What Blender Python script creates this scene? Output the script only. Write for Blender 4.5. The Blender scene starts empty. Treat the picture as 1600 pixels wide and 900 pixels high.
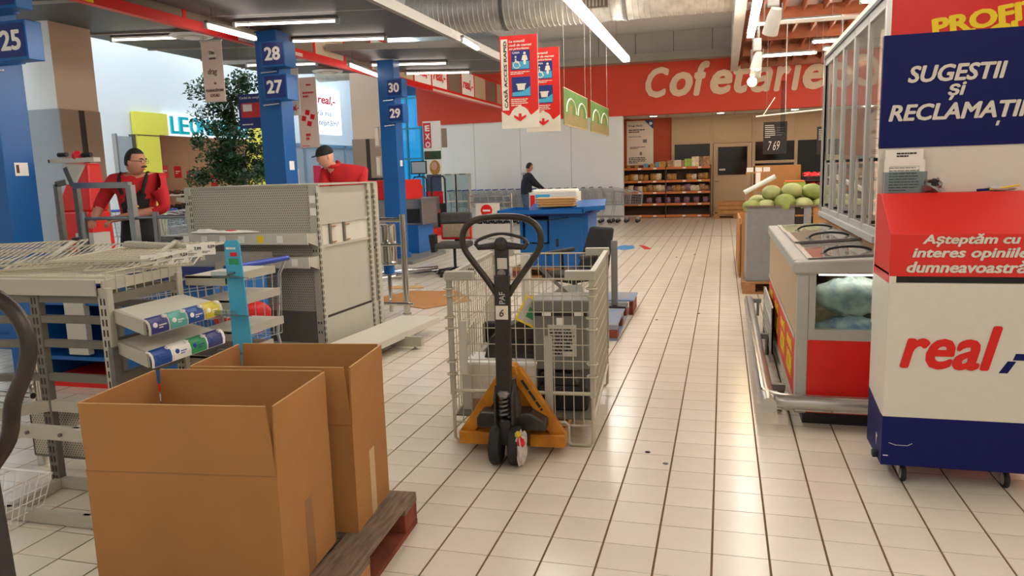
import bpy, bmesh, math, random
from mathutils import Vector, Matrix
random.seed(7)
SC = bpy.context.scene
COL = SC.collection
# ---------------------------------------------------------------- camera
FPX = 1180.0
CAMH = 1.5
RC = Matrix(((0.96336168, -0.0122151, 0.26792736), (0.26656286, 0.15400335, -0.95143429), (-0.02963984, 0.98799482, 0.15161701)))
cam_data = bpy.data.cameras.new('camera')
cam_data.sensor_fit = 'HORIZONTAL'; cam_data.sensor_width = 36.0
cam_data.lens = 36.0 * FPX / 1600.0
cam_data.clip_start = 0.05; cam_data.clip_end = 200
cam = bpy.data.objects.new('camera', cam_data); COL.objects.link(cam)
cam.matrix_world = Matrix.Translation((0, 0, CAMH)) @ RC.to_4x4()
SC.camera = cam
# ---------------------------------------------------------------- world, exposure
SC.view_settings.view_transform = 'Standard'
SC.view_settings.look = 'None'
SC.view_settings.gamma = 1.0
SC.view_settings.use_curve_mapping = False
SC.view_settings.exposure = 0.98
world = bpy.data.worlds.new('world'); SC.world = world; world.use_nodes = True
world.node_tree.nodes['Background'].inputs[0].default_value = (0.62, 0.82, 1.0, 1)
world.node_tree.nodes['Background'].inputs[1].default_value = 1.0
TUBE_WARM = 13.0     # emission of the shop's tube lamps
TUBE_CHECK = 4.0     # tubes under the checkout canopy
SKYLIGHT = 2.7       # mall roof lights
# ---------------------------------------------------------------- pixel -> place
def ray(px, py): return RC @ Vector((px - 800, 450 - py, -FPX))
def F(px, py, z=0.0):
    r = ray(px, py); t = (z - CAMH) / r.z; return Vector((r.x * t, r.y * t, z))
def PY(px, py, Y):
    r = ray(px, py); t = Y / r.y; return Vector((r.x * t, Y, CAMH + r.z * t))
def PX(px, py, X):
    r = ray(px, py); t = X / r.x; return Vector((X, r.y * t, CAMH + r.z * t))
# ---------------------------------------------------------------- materials
def lin(c):
    return tuple(((v / 255.0) / 12.92 if v / 255.0 <= 0.04045 else ((v / 255.0 + 0.055) / 1.055) ** 2.4) for v in c)
MATS = {}
def mat(name, rgb, rough=0.5, metal=0.0, noise=0.0, nscale=20.0, bump=0.0, emit=0.0, alpha=1.0, spec=0.5, stretch=None, dirt=None):
    m = bpy.data.materials.new(name); m.use_nodes = True
    nt = m.node_tree; b = nt.nodes['Principled BSDF']
    c = lin(rgb)
    b.inputs['Base Color'].default_value = (*c, 1); b.inputs['Roughness'].default_value = rough
    b.inputs['Metallic'].default_value = metal; b.inputs['Specular IOR Level'].default_value = spec
    if emit:
        b.inputs['Emission Color'].default_value = (*c, 1); b.inputs['Emission Strength'].default_value = emit
    if noise or bump or dirt:
        tc = nt.nodes.new('ShaderNodeTexCoord'); n = nt.nodes.new('ShaderNodeTexNoise')
        n.inputs['Scale'].default_value = nscale; n.inputs['Detail'].default_value = 5
        src = tc.outputs['Object']
        if stretch:
            mp = nt.nodes.new('ShaderNodeMapping'); mp.inputs['Scale'].default_value = stretch
            nt.links.new(src, mp.inputs[0]); src = mp.outputs[0]
        nt.links.new(src, n.inputs['Vector'])
        if noise or dirt:
            rp = nt.nodes.new('ShaderNodeValToRGB'); nt.links.new(n.outputs['Fac'], rp.inputs[0])
            rp.color_ramp.elements[0].position = 0.3; rp.color_ramp.elements[1].position = 0.7
            lo = lin(dirt) if dirt else tuple(v * (1 - noise) for v in c)
            hi = c if dirt else tuple(min(1, v * (1 + noise)) for v in c)
            rp.color_ramp.elements[0].color = (*lo, 1); rp.color_ramp.elements[1].color = (*hi, 1)
            nt.links.new(rp.outputs[0], b.inputs['Base Color'])
        if bump:
            bp = nt.nodes.new('ShaderNodeBump'); bp.inputs['Strength'].default_value = bump; bp.inputs['Distance'].default_value = 0.01
            nt.links.new(n.outputs['Fac'], bp.inputs['Height']); nt.links.new(bp.outputs[0], b.inputs['Normal'])
    MATS[name] = m
    return m
def glassmat(name, rgb, gloss=0.12, rough=0.03, haze=0.0):
    m = bpy.data.materials.new(name); m.use_nodes = True; nt = m.node_tree
    for n in list(nt.nodes):
        if n.type != 'OUTPUT_MATERIAL': nt.nodes.remove(n)
    o = [n for n in nt.nodes if n.type == 'OUTPUT_MATERIAL'][0]
    t = nt.nodes.new('ShaderNodeBsdfTransparent'); t.inputs[0].default_value = (*lin(rgb), 1)
    g = nt.nodes.new('ShaderNodeBsdfGlossy'); g.inputs['Roughness'].default_value = rough
    mx = nt.nodes.new('ShaderNodeMixShader'); fr = nt.nodes.new('ShaderNodeLayerWeight'); fr.inputs[0].default_value = gloss
    nt.links.new(fr.outputs['Facing'], mx.inputs[0]); nt.links.new(t.outputs[0], mx.inputs[1]); nt.links.new(g.outputs[0], mx.inputs[2])
    out = mx.outputs[0]
    if haze:      # milky diffuse coat stands in for cloudy reflections
        df = nt.nodes.new('ShaderNodeBsdfDiffuse'); df.inputs[0].default_value = (.72, .66, .58, 1); m2 = nt.nodes.new('ShaderNodeMixShader'); m2.inputs[0].default_value = haze
        nt.links.new(out, m2.inputs[1]); nt.links.new(df.outputs[0], m2.inputs[2]); out = m2.outputs[0]
    nt.links.new(out, o.inputs[0]); MATS[name] = m; return m
def perfmat(name, rgb, hole, sx, sz, ax=(0, 2)):
    # pressed back panel: staggered punched slots, drawn over the panel in object space
    m = mat(name, rgb, 0.45); nt = m.node_tree; b = nt.nodes['Principled BSDF']
    tc = nt.nodes.new('ShaderNodeTexCoord'); sp = nt.nodes.new('ShaderNodeSeparateXYZ'); nt.links.new(tc.outputs['Object'], sp.inputs[0])
    def mth(op, a, bb=None, c=None):
        n = nt.nodes.new('ShaderNodeMath'); n.operation = op
        for i, v in enumerate((a, bb, c)):
            if v is None: continue
            if isinstance(v, (int, float)): n.inputs[i].default_value = v
            else: nt.links.new(v, n.inputs[i])
        return n.outputs[0]
    u = mth('MULTIPLY', sp.outputs[ax[0]], 1 / sx); v = mth('MULTIPLY', sp.outputs[ax[1]], 1 / sz)
    par = mth('MULTIPLY', mth('MODULO', mth('FLOOR', mth('ADD', v, 400)), 2.0), 0.5)
    uu = mth('ABSOLUTE', mth('SUBTRACT', mth('FRACT', mth('ADD', mth('ADD', u, 400), par)), 0.5))
    vv = mth('ABSOLUTE', mth('SUBTRACT', mth('FRACT', mth('ADD', v, 400)), 0.5))
    inside = mth('MULTIPLY', mth('LESS_THAN', uu, 0.16), mth('LESS_THAN', vv, 0.30))
    mx = nt.nodes.new('ShaderNodeMix'); mx.data_type = 'RGBA'
    mx.inputs[6].default_value = (*lin(rgb), 1); mx.inputs[7].default_value = (*lin(hole), 1)
    nt.links.new(inside, mx.inputs[0]); nt.links.new(mx.outputs[2], b.inputs['Base Color'])
    return m
M = MATS
mat('grout', (112, 84, 52), 0.85, noise=0.2)
mat('tile', (224, 214, 196), 0.22, noise=0.035, nscale=3.0)
mat('tile2', (221, 211, 192), 0.24, noise=0.04, nscale=3.0)
mat('tile3', (227, 217, 200), 0.20, noise=0.03, nscale=3.0)
mat('white_wall', (236, 236, 234), 0.7, noise=0.02, nscale=1.5)
mat('mall_white', (235, 240, 243), 0.7)
mat('grey_ceiling', (200, 192, 184), 0.7, noise=0.04, nscale=2)
mat('dark_ceiling', (128, 120, 112), 0.9)
mat('canopy', (80, 80, 82), 0.5, noise=0.05, nscale=1.2, spec=0.3)
mat('canopy_edge', (150, 144, 134), 0.5)
mat('red_band', (212, 64, 36), 0.6, noise=0.03, nscale=2)
mat('cream_letter', (226, 196, 164), 0.6)
mat('orange_wall', (178, 72, 34), 0.7, noise=0.06, nscale=8)
mat('cream_panel', (190, 160, 124), 0.5, noise=0.02)
mat('cream_frame', (184, 156, 122), 0.5)
mat('dark_glass', (16, 13, 11), 0.08)
mat('wood_ceiling', (134, 66, 30), 0.55, noise=0.18, nscale=6, stretch=(1, 8, 1))
mat('galvanised', (200, 194, 184), 0.45, metal=0.6, noise=0.18, nscale=5)
mat('chrome', (205, 203, 200), 0.16, metal=1.0)
mat('steel', (150, 150, 150), 0.33, metal=0.9, noise=0.06)
mat('dull_steel', (118, 116, 112), 0.45, metal=0.7, noise=0.1)
mat('alu', (190, 188, 184), 0.3, metal=0.75)
mat('beige_metal', (176, 171, 156), 0.42, noise=0.03, nscale=6)
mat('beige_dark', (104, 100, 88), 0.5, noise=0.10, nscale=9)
mat('beige_wire', (190, 182, 160), 0.4)
mat('grey_paint', (176, 174, 168), 0.45, noise=0.03)
mat('shelf_white', (206, 201, 186), 0.4, noise=0.03, nscale=4)
mat('black', (22, 21, 21), 0.5)
mat('soft_black', (36, 35, 36), 0.75, noise=0.15, nscale=14)
mat('rubber', (40, 39, 38), 0.8, noise=0.2, nscale=30)
mat('jack_black', (44, 41, 38), 0.38, noise=0.25, nscale=22)
mat('worn_black', (58, 50, 42), 0.35, metal=0.3, noise=0.4, nscale=9)
mat('yellow_paint', (226, 150, 20), 0.42, dirt=(160, 92, 18), nscale=7)
mat('cardboard', (174, 121, 68), 0.85, noise=0.06, nscale=4, bump=0.05)
mat('cardboard_edge', (196, 156, 104), 0.9)
mat('tape', (206, 176, 132), 0.4)
mat('tape_brown', (150, 106, 62), 0.45)
mat('pallet_grey', (122, 104, 88), 0.9, noise=0.35, nscale=9, stretch=(6, 1, 6), bump=0.5)
mat('pallet_red', (128, 62, 42), 0.9, noise=0.25, nscale=14, bump=0.3)
mat('pallet_wood', (166, 118, 74), 0.85, noise=0.22, nscale=8, bump=0.3)
mat('pallet_blue', (106, 140, 180), 0.85, dirt=(150, 140, 128), nscale=7, bump=0.3)
mat('blue_paint', (4, 92, 164), 0.36, noise=0.06, nscale=3)
mat('blue_dark', (22, 42, 118), 0.45)
mat('navy', (16, 24, 92), 0.5, noise=0.03, spec=0.2)
mat('red', (222, 20, 10), 0.4, noise=0.03)
mat('red_hood', (226, 40, 30), 0.42)
mat('box_white', (222, 216, 202), 0.45, noise=0.02)
mat('white', (240, 238, 234), 0.5)
mat('paper', (242, 238, 230), 0.7)
mat('paper_grey', (200, 194, 184), 0.7)
mat('cream_print', (232, 222, 204), 0.5)
mat('yellow', (244, 212, 20), 0.5)
mat('leo_yellow', (252, 240, 92), 0.5)
mat('leo_cyan', (10, 190, 206), 0.4)
mat('fascia_beige', (196, 178, 148), 0.5)
mat('fascia_brown', (124, 108, 92), 0.5)
mat('brown_panel', (150, 124, 104), 0.55, noise=0.03)
mat('blueish_panel', (160, 167, 174), 0.5, noise=0.05, nscale=2)
mat('dark_strip', (44, 28, 24), 0.5)
mat('beige_wall', (204, 176, 152), 0.7)
mat('pink_print', (226, 200, 184), 0.6)
mat('brown_ink', (96, 62, 44), 0.7)
mat('dark_ink', (40, 36, 34), 0.7)
mat('grey_ink', (120, 116, 112), 0.7)
mat('green_poster', (92, 132, 62), 0.6, noise=0.2, nscale=3)
mat('poster_tan', (176, 150, 96), 0.6, dirt=(92, 96, 44), nscale=30, stretch=(6, 6, 1))
mat('sky_print', (70, 170, 206), 0.35)
mat('print_green', (40, 150, 90), 0.45)
mat('print_teal', (96, 170, 160), 0.45)
mat('print_blue', (24, 74, 150), 0.45)
mat('print_indigo', (52, 52, 118), 0.45)
mat('print_yellow', (206, 188, 44), 0.45)
mat('teal_frame', (40, 120, 140), 0.4)
mat('skin', (200, 138, 112), 0.55)
mat('skin_light', (214, 158, 134), 0.55)
mat('hair_dark', (34, 27, 24), 0.7)
mat('red_cloth', (196, 26, 34), 0.8, noise=0.12, nscale=9)
mat('black_cloth', (34, 31, 32), 0.85, noise=0.15, nscale=12)
mat('navy_cloth', (30, 33, 46), 0.85, noise=0.15, nscale=12)
mat('jeans', (74, 92, 116), 0.85, noise=0.15, nscale=14)
mat('hood_grey', (208, 206, 204), 0.85)
mat('shoe', (30, 28, 28), 0.6)
mat('leaf', (36, 68, 26), 0.5, noise=0.35, nscale=4)
mat('bark', (92, 74, 56), 0.9, noise=0.2)
mat('cabbage', (146, 158, 80), 0.55, noise=0.22, nscale=9, bump=0.5)
mat('cabbage_pale', (176, 180, 116), 0.55, noise=0.12, nscale=9, bump=0.4)
mat('pepper', (214, 22, 34), 0.3, noise=0.1)
mat('crate_grey', (150, 148, 146), 0.6, noise=0.06)
mat('crate_wood', (182, 128, 74), 0.8, noise=0.15, nscale=9)
mat('chalk_black', (30, 26, 24), 0.7)
mat('chalk', (214, 206, 196), 0.8)
mat('grey_cover', (122, 121, 114), 0.6, noise=0.06)
mat('fabric_grey', (70, 68, 66), 0.9, noise=0.15, nscale=30)
mat('fabric_tan', (158, 140, 116), 0.9, noise=0.15, nscale=30)
mat('trolley_wire', (176, 178, 180), 0.28, metal=0.85)
mat('trolley_blue', (30, 66, 170), 0.4)
mat('shoe_bin', (60, 60, 66), 0.5)
mat('snack_yellow', (214, 170, 62), 0.35, dirt=(150, 84, 40), nscale=30)
mat('snack_violet', (176, 130, 150), 0.35, dirt=(96, 44, 70), nscale=30)
mat('snack_brown', (206, 160, 110), 0.35, dirt=(120, 60, 40), nscale=34)
mat('snack_cream', (222, 206, 170), 0.4, noise=0.25, nscale=34)
mat('snack_green', (150, 186, 70), 0.4, noise=0.25, nscale=30)
mat('snack_blue', (96, 150, 176), 0.4, noise=0.3, nscale=30)
mat('shelf_orange', (206, 116, 54), 0.5)
mat('shelf_brown', (70, 44, 30), 0.6)
mat('ice_bag', (226, 236, 238), 0.2, dirt=(60, 120, 176), nscale=13, bump=0.6)
mat('ice_clear', (236, 238, 230), 0.2, dirt=(120, 146, 156), nscale=12, bump=0.6)
mat('frozen_pack', (176, 140, 116), 0.4, dirt=(96, 96, 96), nscale=14)
mat('floor_sticker', (60, 140, 200), 0.4)
mat('lamp_warm', (255, 249, 238), 0.4, emit=TUBE_WARM)
mat('lamp_check', (255, 240, 224), 0.4, emit=TUBE_CHECK)
mat('lamp_spot', (255, 232, 200), 0.4, emit=22.0)
mat('lamp_tube', (255, 236, 208), 0.4, emit=30.0)
mat('lamp_bulb', (255, 214, 150), 0.4, emit=60.0)
mat('lamp_case', (250, 240, 225), 0.4, emit=7.0)
mat('skylight', (225, 242, 255), 0.4, emit=SKYLIGHT)
mat('lightbox', (235, 244, 250), 0.4, emit=.6)
mat('leo_lamp', (255, 226, 196), 0.4, emit=4.0)
glassmat('glass', (232, 240, 238), 0.10)
glassmat('fridge_glass', (214, 204, 190), 0.36, haze=0.16)
glassmat('lid_glass', (170, 160, 148), 0.30, haze=0.22)
glassmat('teal_glass', (96, 178, 204), 0.25)
glassmat('clear_plastic', (220, 228, 230), 0.2, 0.1)
perfmat('perforated', (180, 175, 160), (96, 90, 80), 0.020, 0.0205)
perfmat('basket_mesh', (186, 178, 160), (70, 64, 56), 0.016, 0.012)
perfmat('slotted', (196, 188, 168), (52, 48, 42), 0.09, 0.05)
perfmat('slotted_dark', (150, 142, 124), (44, 40, 34), 0.05, 0.05)
# ---------------------------------------------------------------- mesh builder
class MB:
    def __init__(s): s.v = []; s.f = []; s.mi = []; s.m = 0
    def quad(s, a, b, c, d):
        n = len(s.v); s.v += [tuple(a), tuple(b), tuple(c), tuple(d)]; s.f.append((n, n + 1, n + 2, n + 3)); s.mi.append(s.m); return s
    def hexa(s, p):   # p: 4 bottom (ccw from above) + 4 top
        n = len(s.v); s.v += [tuple(q) for q in p]
        for f in ((3, 2, 1, 0), (4, 5, 6, 7), (0, 1, 5, 4), (1, 2, 6, 5), (2, 3, 7, 6), (3, 0, 4, 7)):
            s.f.append(tuple(n + i for i in f)); s.mi.append(s.m)
        return s
    def box(s, x0, x1, y0, y1, z0, z1):
        x0, x1 = min(x0, x1), max(x0, x1); y0, y1 = min(y0, y1), max(y0, y1); z0, z1 = min(z0, z1), max(z0, z1)
        return s.hexa([(x0, y0, z0), (x1, y0, z0), (x1, y1, z0), (x0, y1, z0), (x0, y0, z1), (x1, y0, z1), (x1, y1, z1), (x0, y1, z1)])
    def bar(s, a, b, w, h, up=(0, 0, 1)):   # rectangular bar from a to b, w across, h along up
        a = Vector(a); b = Vector(b); d = (b - a).normalized(); u = Vector(up)
        if abs(d.dot(u)) > 0.99: u = Vector((0, 1, 0))
        r = d.cross(u).normalized(); u = r.cross(d).normalized(); r *= w / 2; u *= h / 2
        return s.hexa([a - r - u, a + r - u, b + r - u, b - r - u, a - r + u, a + r + u, b + r + u, b - r + u])
    def tube(s, pts, r, n=8, closed=False, caps=True):
        pts = [Vector(p) for p in pts]; k = len(pts); base = len(s.v); rs = r if isinstance(r, (list, tuple)) else [r] * k
        prev = None
        for i, p in enumerate(pts):
            if closed: d = pts[(i + 1) % k] - pts[i - 1]
            else: d = pts[min(i + 1, k - 1)] - pts[max(i - 1, 0)]
            d.normalize()
            if prev is None:
                a = Vector((0, 0, 1)) if abs(d.z) < 0.9 else Vector((1, 0, 0)); e1 = d.cross(a).normalized()
            else:
                e1 = (prev - d * prev.dot(d)).normalized()
            prev = e1; e2 = d.cross(e1)
            for j in range(n):
                t = 2 * math.pi * j / n; s.v.append(tuple(p + (e1 * math.cos(t) + e2 * math.sin(t)) * rs[i]))
        for i in range(k if closed else k - 1):
            for j in range(n):
                i2 = (i + 1) % k
                s.f.append((base + i * n + j, base + i * n + (j + 1) % n, base + i2 * n + (j + 1) % n, base + i2 * n + j)); s.mi.append(s.m)
        if caps and not closed:
            s.f.append(tuple(base + j for j in range(n))[::-1]); s.mi.append(s.m)
            s.f.append(tuple(base + (k - 1) * n + j for j in range(n))); s.mi.append(s.m)
        return s
    def cyl(s, a, b, r, n=14, r2=None): return s.tube([a, b], [r, r if r2 is None else r2], n)
    def lathe(s, prof, c=(0, 0, 0), n=20, axis='z'):
        base = len(s.v); k = len(prof)
        for (r, h) in prof:
            for j in range(n):
                t = 2 * math.pi * j / n; q = (r * math.cos(t), r * math.sin(t), h)
                if axis == 'x': q = (h, q[0], q[1])
                if axis == 'y': q = (q[0], h, q[1])
                s.v.append((c[0] + q[0], c[1] + q[1], c[2] + q[2]))
        for i in range(k - 1):
            for j in range(n):
                s.f.append((base + i * n + j, base + i * n + (j + 1) % n, base + (i + 1) * n + (j + 1) % n, base + (i + 1) * n + j)); s.mi.append(s.m)
        s.f.append(tuple(base + j for j in range(n))[::-1]); s.mi.append(s.m)
        s.f.append(tuple(base + (k - 1) * n + j for j in range(n))); s.mi.append(s.m)
        return s
    def prism(s, poly, o, u, v, t):   # polygon in plane (o,u,v) pushed by vector t
        o = Vector(o); u = Vector(u); v = Vector(v); t = Vector(t); n = len(poly); b = len(s.v)
        for (x, y) in poly: s.v.append(tuple(o + u * x + v * y))
        for (x, y) in poly: s.v.append(tuple(o + u * x + v * y + t))
        s.f.append(tuple(range(b, b + n))[::-1]); s.f.append(tuple(range(b + n, b + 2 * n))); s.mi += [s.m, s.m]
        for i in range(n):
            j = (i + 1) % n; s.f.append((b + i, b + j, b + n + j, b + n + i)); s.mi.append(s.m)
        return s
    def ball(s, c, rx, ry=None, rz=None, n=12, m=8, fn=None):
        ry = ry or rx; rz = rz or rx; b = len(s.v); c = Vector(c)
        for i in range(m + 1):
            ph = math.pi * i / m
            for j in range(n):
                t = 2 * math.pi * j / n; d = Vector((math.sin(ph) * math.cos(t), math.sin(ph) * math.sin(t), math.cos(ph)))
                k = fn(d) if fn else 1.0
                s.v.append((c.x + d.x * rx * k, c.y + d.y * ry * k, c.z + d.z * rz * k))
        for i in range(m):
            for j in range(n):
                s.f.append((b + i * n + j, b + (i + 1) * n + j, b + (i + 1) * n + (j + 1) % n, b + i * n + (j + 1) % n)); s.mi.append(s.m)
        return s
    def mesh(s, name, mats, smooth=False):
        me = bpy.data.meshes.new(name); me.from_pydata(s.v, [], s.f)
        for m in (mats if isinstance(mats, (list, tuple)) else [mats]): me.materials.append(M[m])
        if any(s.mi): me.polygons.foreach_set('material_index', s.mi)
        bm = bmesh.new(); bm.from_mesh(me); bmesh.ops.remove_doubles(bm, verts=bm.verts, dist=1e-6)
        bmesh.ops.recalc_face_normals(bm, faces=bm.faces); bm.to_mesh(me); bm.free()
        if smooth: me.polygons.foreach_set('use_smooth', [True] * len(me.polygons)); me.set_sharp_from_angle(angle=0.7)
        me.update(); return me
    def build(s, name, mats, parent=None, smooth=False, bevel=0.0, loc=None, rz=0.0, seg=2):
        return put(name, s.mesh(name, mats, smooth), parent, bevel, loc, rz, seg)
def put(name, me, parent=None, bevel=0.0, loc=None, rz=0.0, seg=2):
    o = bpy.data.objects.new(name, me); COL.objects.link(o)
    if parent: o.parent = parent
    if loc is not None: o.location = loc
    if rz: o.rotation_euler = (0, 0, rz)
    if bevel:
        b = o.modifiers.new('bevel', 'BEVEL'); b.width = bevel; b.segments = seg; b.limit_method = 'ANGLE'
    return o
def tag(o, label, cat, group=None):
    o['label'] = label; o['category'] = cat
    if group: o['group'] = group
    return o
def thing(name, label, cat, loc=(0, 0, 0), rz=0.0, group=None):
    o = bpy.data.objects.new(name, None); COL.objects.link(o); o.location = loc; o.rotation_euler = (0, 0, rz); o.empty_display_size = 0.1
    return tag(o, label, cat, group)
def struct(o): o['kind'] = 'structure'; return o
def stuff(o): o['kind'] = 'stuff'; return o
def dup(root, loc, rz=None, label=None, group=None):
    r = root.copy(); COL.objects.link(r); r.location = loc
    if rz is not None: r.rotation_euler = (0, 0, rz)
    if label: r['label'] = label
    if group: r['group'] = group
    for ch in list(root.children):
        c = ch.copy(); COL.objects.link(c); c.parent = r
        for g in list(ch.children):
            d = g.copy(); COL.objects.link(d); d.parent = c
    return r
# ---------------------------------------------------------------- lettering
_tc = {}
def text_mesh(s, bold=0.0, shear=0.0, space=1.0):
    k = (s, bold, shear, space)
    if k not in _tc:
        cu = bpy.data.curves.new('lettering', 'FONT'); cu.body = s; cu.offset = bold; cu.shear = shear; cu.space_character = space
        cu.resolution_u = 3; cu.fill_mode = 'BOTH'; cu.extrude = 0.002; cu.align_x = 'LEFT'
        o = bpy.data.objects.new('lettering', cu); COL.objects.link(o)
        dg = bpy.context.evaluated_depsgraph_get(); me = bpy.data.meshes.new_from_object(o.evaluated_get(dg))
        vs = [tuple(v.co) for v in me.vertices]; fs = [tuple(p.vertices) for p in me.polygons]
        bpy.data.objects.remove(o); bpy.data.curves.remove(cu); bpy.data.meshes.remove(me)
        _tc[k] = (vs, fs)
    return _tc[k]
def text(s, parent, o, u, v, w, h, m, name='lettering', bold=0.02, shear=0.0, thick=0.003, space=1.0):
    # fit the words into a w x h frame whose lower left corner is o; u = reading direction, v = up
    wt = max(0.0, bold); vs, fs = text_mesh(s, min(bold, 0.0), shear, space)
    if wt > 0.01:      # heavier weight: overlaid, slightly shifted copies of each stroke
        n0 = len(vs); k = wt * 1.0; vs0, fs0 = vs, fs; vs = []; fs = []
        for c, (ox, oy) in enumerate([(0, 0)] + [(k * math.cos(.7854 * j), k * .8 * math.sin(.7854 * j)) for j in range(8)]):
            vs = vs + [(p[0] + ox, p[1] + oy, p[2] * (1 + .015 * c)) for p in vs0]; fs = fs + [tuple(i + c * n0 for i in f) for f in fs0]
    x0 = min(p[0] for p in vs); x1 = max(p[0] for p in vs); y0 = min(p[1] for p in vs); y1 = max(p[1] for p in vs)
    o = Vector(o); u = Vector(u).normalized(); v = Vector(v).normalized(); n = u.cross(v)
    sx = w / (x1 - x0); sy = h / (y1 - y0)
    me = bpy.data.meshes.new(name)
    me.from_pydata([tuple(o + u * ((p[0] - x0) * sx) + v * ((p[1] - y0) * sy) + n * (thick * ((p[2] / .002) if p[2] > 0 else 0.0) + 0.0006)) for p in vs], [], fs)
    me.materials.append(M[m]); me.update()
    return put(name, me, parent)
def lines(parent, o, u, v, w, h, n, m, name='printed_lines', frac=0.5, seed=1, n_off=0.0012):
    # rows of small print: thin raised strips of word-like length
    rnd = random.Random(seed); b = MB(); o = Vector(o); u = Vector(u).normalized(); v = Vector(v).normalized(); nn = u.cross(v) * n_off
    for i in range(n):
        y = h * (1 - (i + 1) / n) ; hh = h / n * frac; x = 0
        end = w * (1.0 if i < n - 1 else 0.6) * rnd.uniform(0.8, 1)
        while x < end - 0.02 * w:
            l = min(end - x, w * rnd.uniform(0.08, 0.22)); a = o + u * x + v * y + nn
            b.quad(a, a + u * l, a + u * l + v * hh, a + v * hh); x += l + 0.02 * w
    return b.build(name, m, parent)
X3 = Vector((1, 0, 0)); Y3 = Vector((0, 1, 0)); Z3 = Vector((0, 0, 1))
# ================================================================ THE SETTING
TX, TY = 0.2137, 0.2010
GX0, GY0 = -0.0255, 2.864          # one joint crossing of the tile grid
XL, XR, YN, YF = -13.0, 5.6, -2.5, 28.0
fl = struct(MB().box(XL, XR, YN, YF, -0.12, -0.004).build('floor', 'grout'))
def vis(x, y):
    q = RC.transposed() @ (Vector((x, y, 0)) - Vector((0, 0, CAMH)))
    if q.z > -0.3: return None
    u = 800 + q.x / -q.z * FPX; v = 450 - q.y / -q.z * FPX
    return (u, v, -q.z) if -60 < u < 1660 and v < 960 else None
tb = MB(); tb.box(-TX / 2 + 0.0045, TX / 2 - 0.0045, -TY / 2 + 0.0022, TY / 2 - 0.0022, -0.008, 0.0)
tms = [tb.mesh('floor_tile', t) for t in ('tile', 'tile', 'tile2', 'tile3')]
cand = []; rest = []
i0 = int((XL - GX0) / TX) + 1; i1 = int((XR - GX0) / TX); j0 = int((YN - GY0) / TY) + 1; j1 = int((23.9 - GY0) / TY)
for i in range(i0, i1):
    for j in range(j0, j1):
        x = GX0 + (i + 0.5) * TX; y = GY0 + (j + 0.5) * TY
        w = vis(x, y)
        hid = False
        if w:
            u, v, _ = w   # behind the boxes, the suggestion stand, the freezer
            hid = (140 < u < 560 and v > 590) or (u > 1385 and v < 730) or (u > 1230 and v < 660) or (u < 100 and v < 700) or (u < 600 and v < 560)
        (cand if w and not hid else rest).append((w[2] if w else 99, x, y))
cand.sort(); rest += cand[300:]
for k, (d, x, y) in enumerate(cand[:300]):
    put('floor_tile', tms[random.randrange(4)], fl, loc=(x, y, 0))
fb = MB()
for (_, x, y) in rest:
    if y > 17: continue
    fb.m = random.randrange(3)
    n = len(fb.v); a, b_ = TX / 2 - 0.0045, TY / 2 - 0.0022
    fb.v += [(x - a, y - b_, 0), (x + a, y - b_, 0), (x + a, y + b_, 0), (x - a, y + b_, 0)]
    fb.f.append((n, n + 1, n + 2, n + 3)); fb.mi.append(fb.m)
# beyond 17 m only the wide lengthwise joints can be told apart: long strips
for i in range(i0, i1):
    x = GX0 + (i + 0.5) * TX; fb.m = i % 3; y = 17.0
    fb.quad((x - TX / 2 + .005, 16.98, 0), (x + TX / 2 - .005, 16.98, 0), (x + TX / 2 - .005, YF, 0), (x - TX / 2 + .005, YF, 0))
stuff(fb.build('floor_tile_field', ['tile', 'tile2', 'tile3'], fl))

# ---- back wall with the confectionery front
YB = 22.3
wb = MB(); wb.box(-8.75, -2.82, YB, YB + 0.25, 0, 3.02)
wbo = struct(wb.build('wall_back', 'white_wall'))
for x in (-7.35, -5.9, -4.35): MB().box(x, x + 0.02, YB - 0.004, YB, 0, 3.02).build('panel_joint', 'grey_ceiling', wbo)
struct(MB().box(-9.15, 5.6, YB - 0.05, YB + 0.25, 3.0, 4.42).build('wall_back_band', 'red_band'))
struct(MB().box(-9.15, 5.6, YB, YB + 0.25, 4.42, 6.2).build('wall_back_upper', 'grey_ceiling'))
t1 = MB(); t1.box(-9.15, 0.35, YB - 0.5, YB, 4.42, 4.62); struct(t1.build('trim_1', 'canopy_edge'))
# recess behind the band
YR = 24.1
struct(MB().box(-3.3, -3.1, YB + .25, YR, 0, 3.02).build('wall_recess_side', 'orange_wall'))
wr = struct(MB().box(-3.3, 5.6, YR, YR + 0.2, 0, 3.1).build('wall_recess', 'orange_wall'))
rc = struct(MB().box(-3.3, 5.6, YB, YR, 3.02, 3.1).build('ceiling_recess', 'grey_ceiling'))
k = 0
for i in range(13):
    for j in range(3):
        x = -2.80 + i * 0.62; y = YB + 0.03 + j * 0.6
        put('ceiling_tile', MB().box(0, 0.6, 0, 0.57, 0, 0.012).mesh('ceiling_tile', 'box_white') if k == 0 else ctm, rc, loc=(x, y, 3.005)); 
        if k == 0: ctm = rc.children[0].data
        k += 1
for (x, y) in ((-2.0, 22.9), (-0.1, 22.9), (1.9, 22.9), (3.6, 22.9)):
    t = thing('ceiling_spot', 'small flush round lamp in the soffit above the %s' % {-2.0: 'notice poster', -0.1: 'glazed kitchen door', 1.9: 'chalkboards', 3.6: 'far right windows'}[x], 'lamp', (x, y, 3.0), 0, 'soffit lamps')
    MB().lathe([(0.12, -0.012), (0.12, 0.004)], n=16).build('rim', 'white', t); MB().lathe([(0.09, -0.016), (0.09, -0.010)], n=16).build('lens', 'lamp_spot', t)
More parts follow.
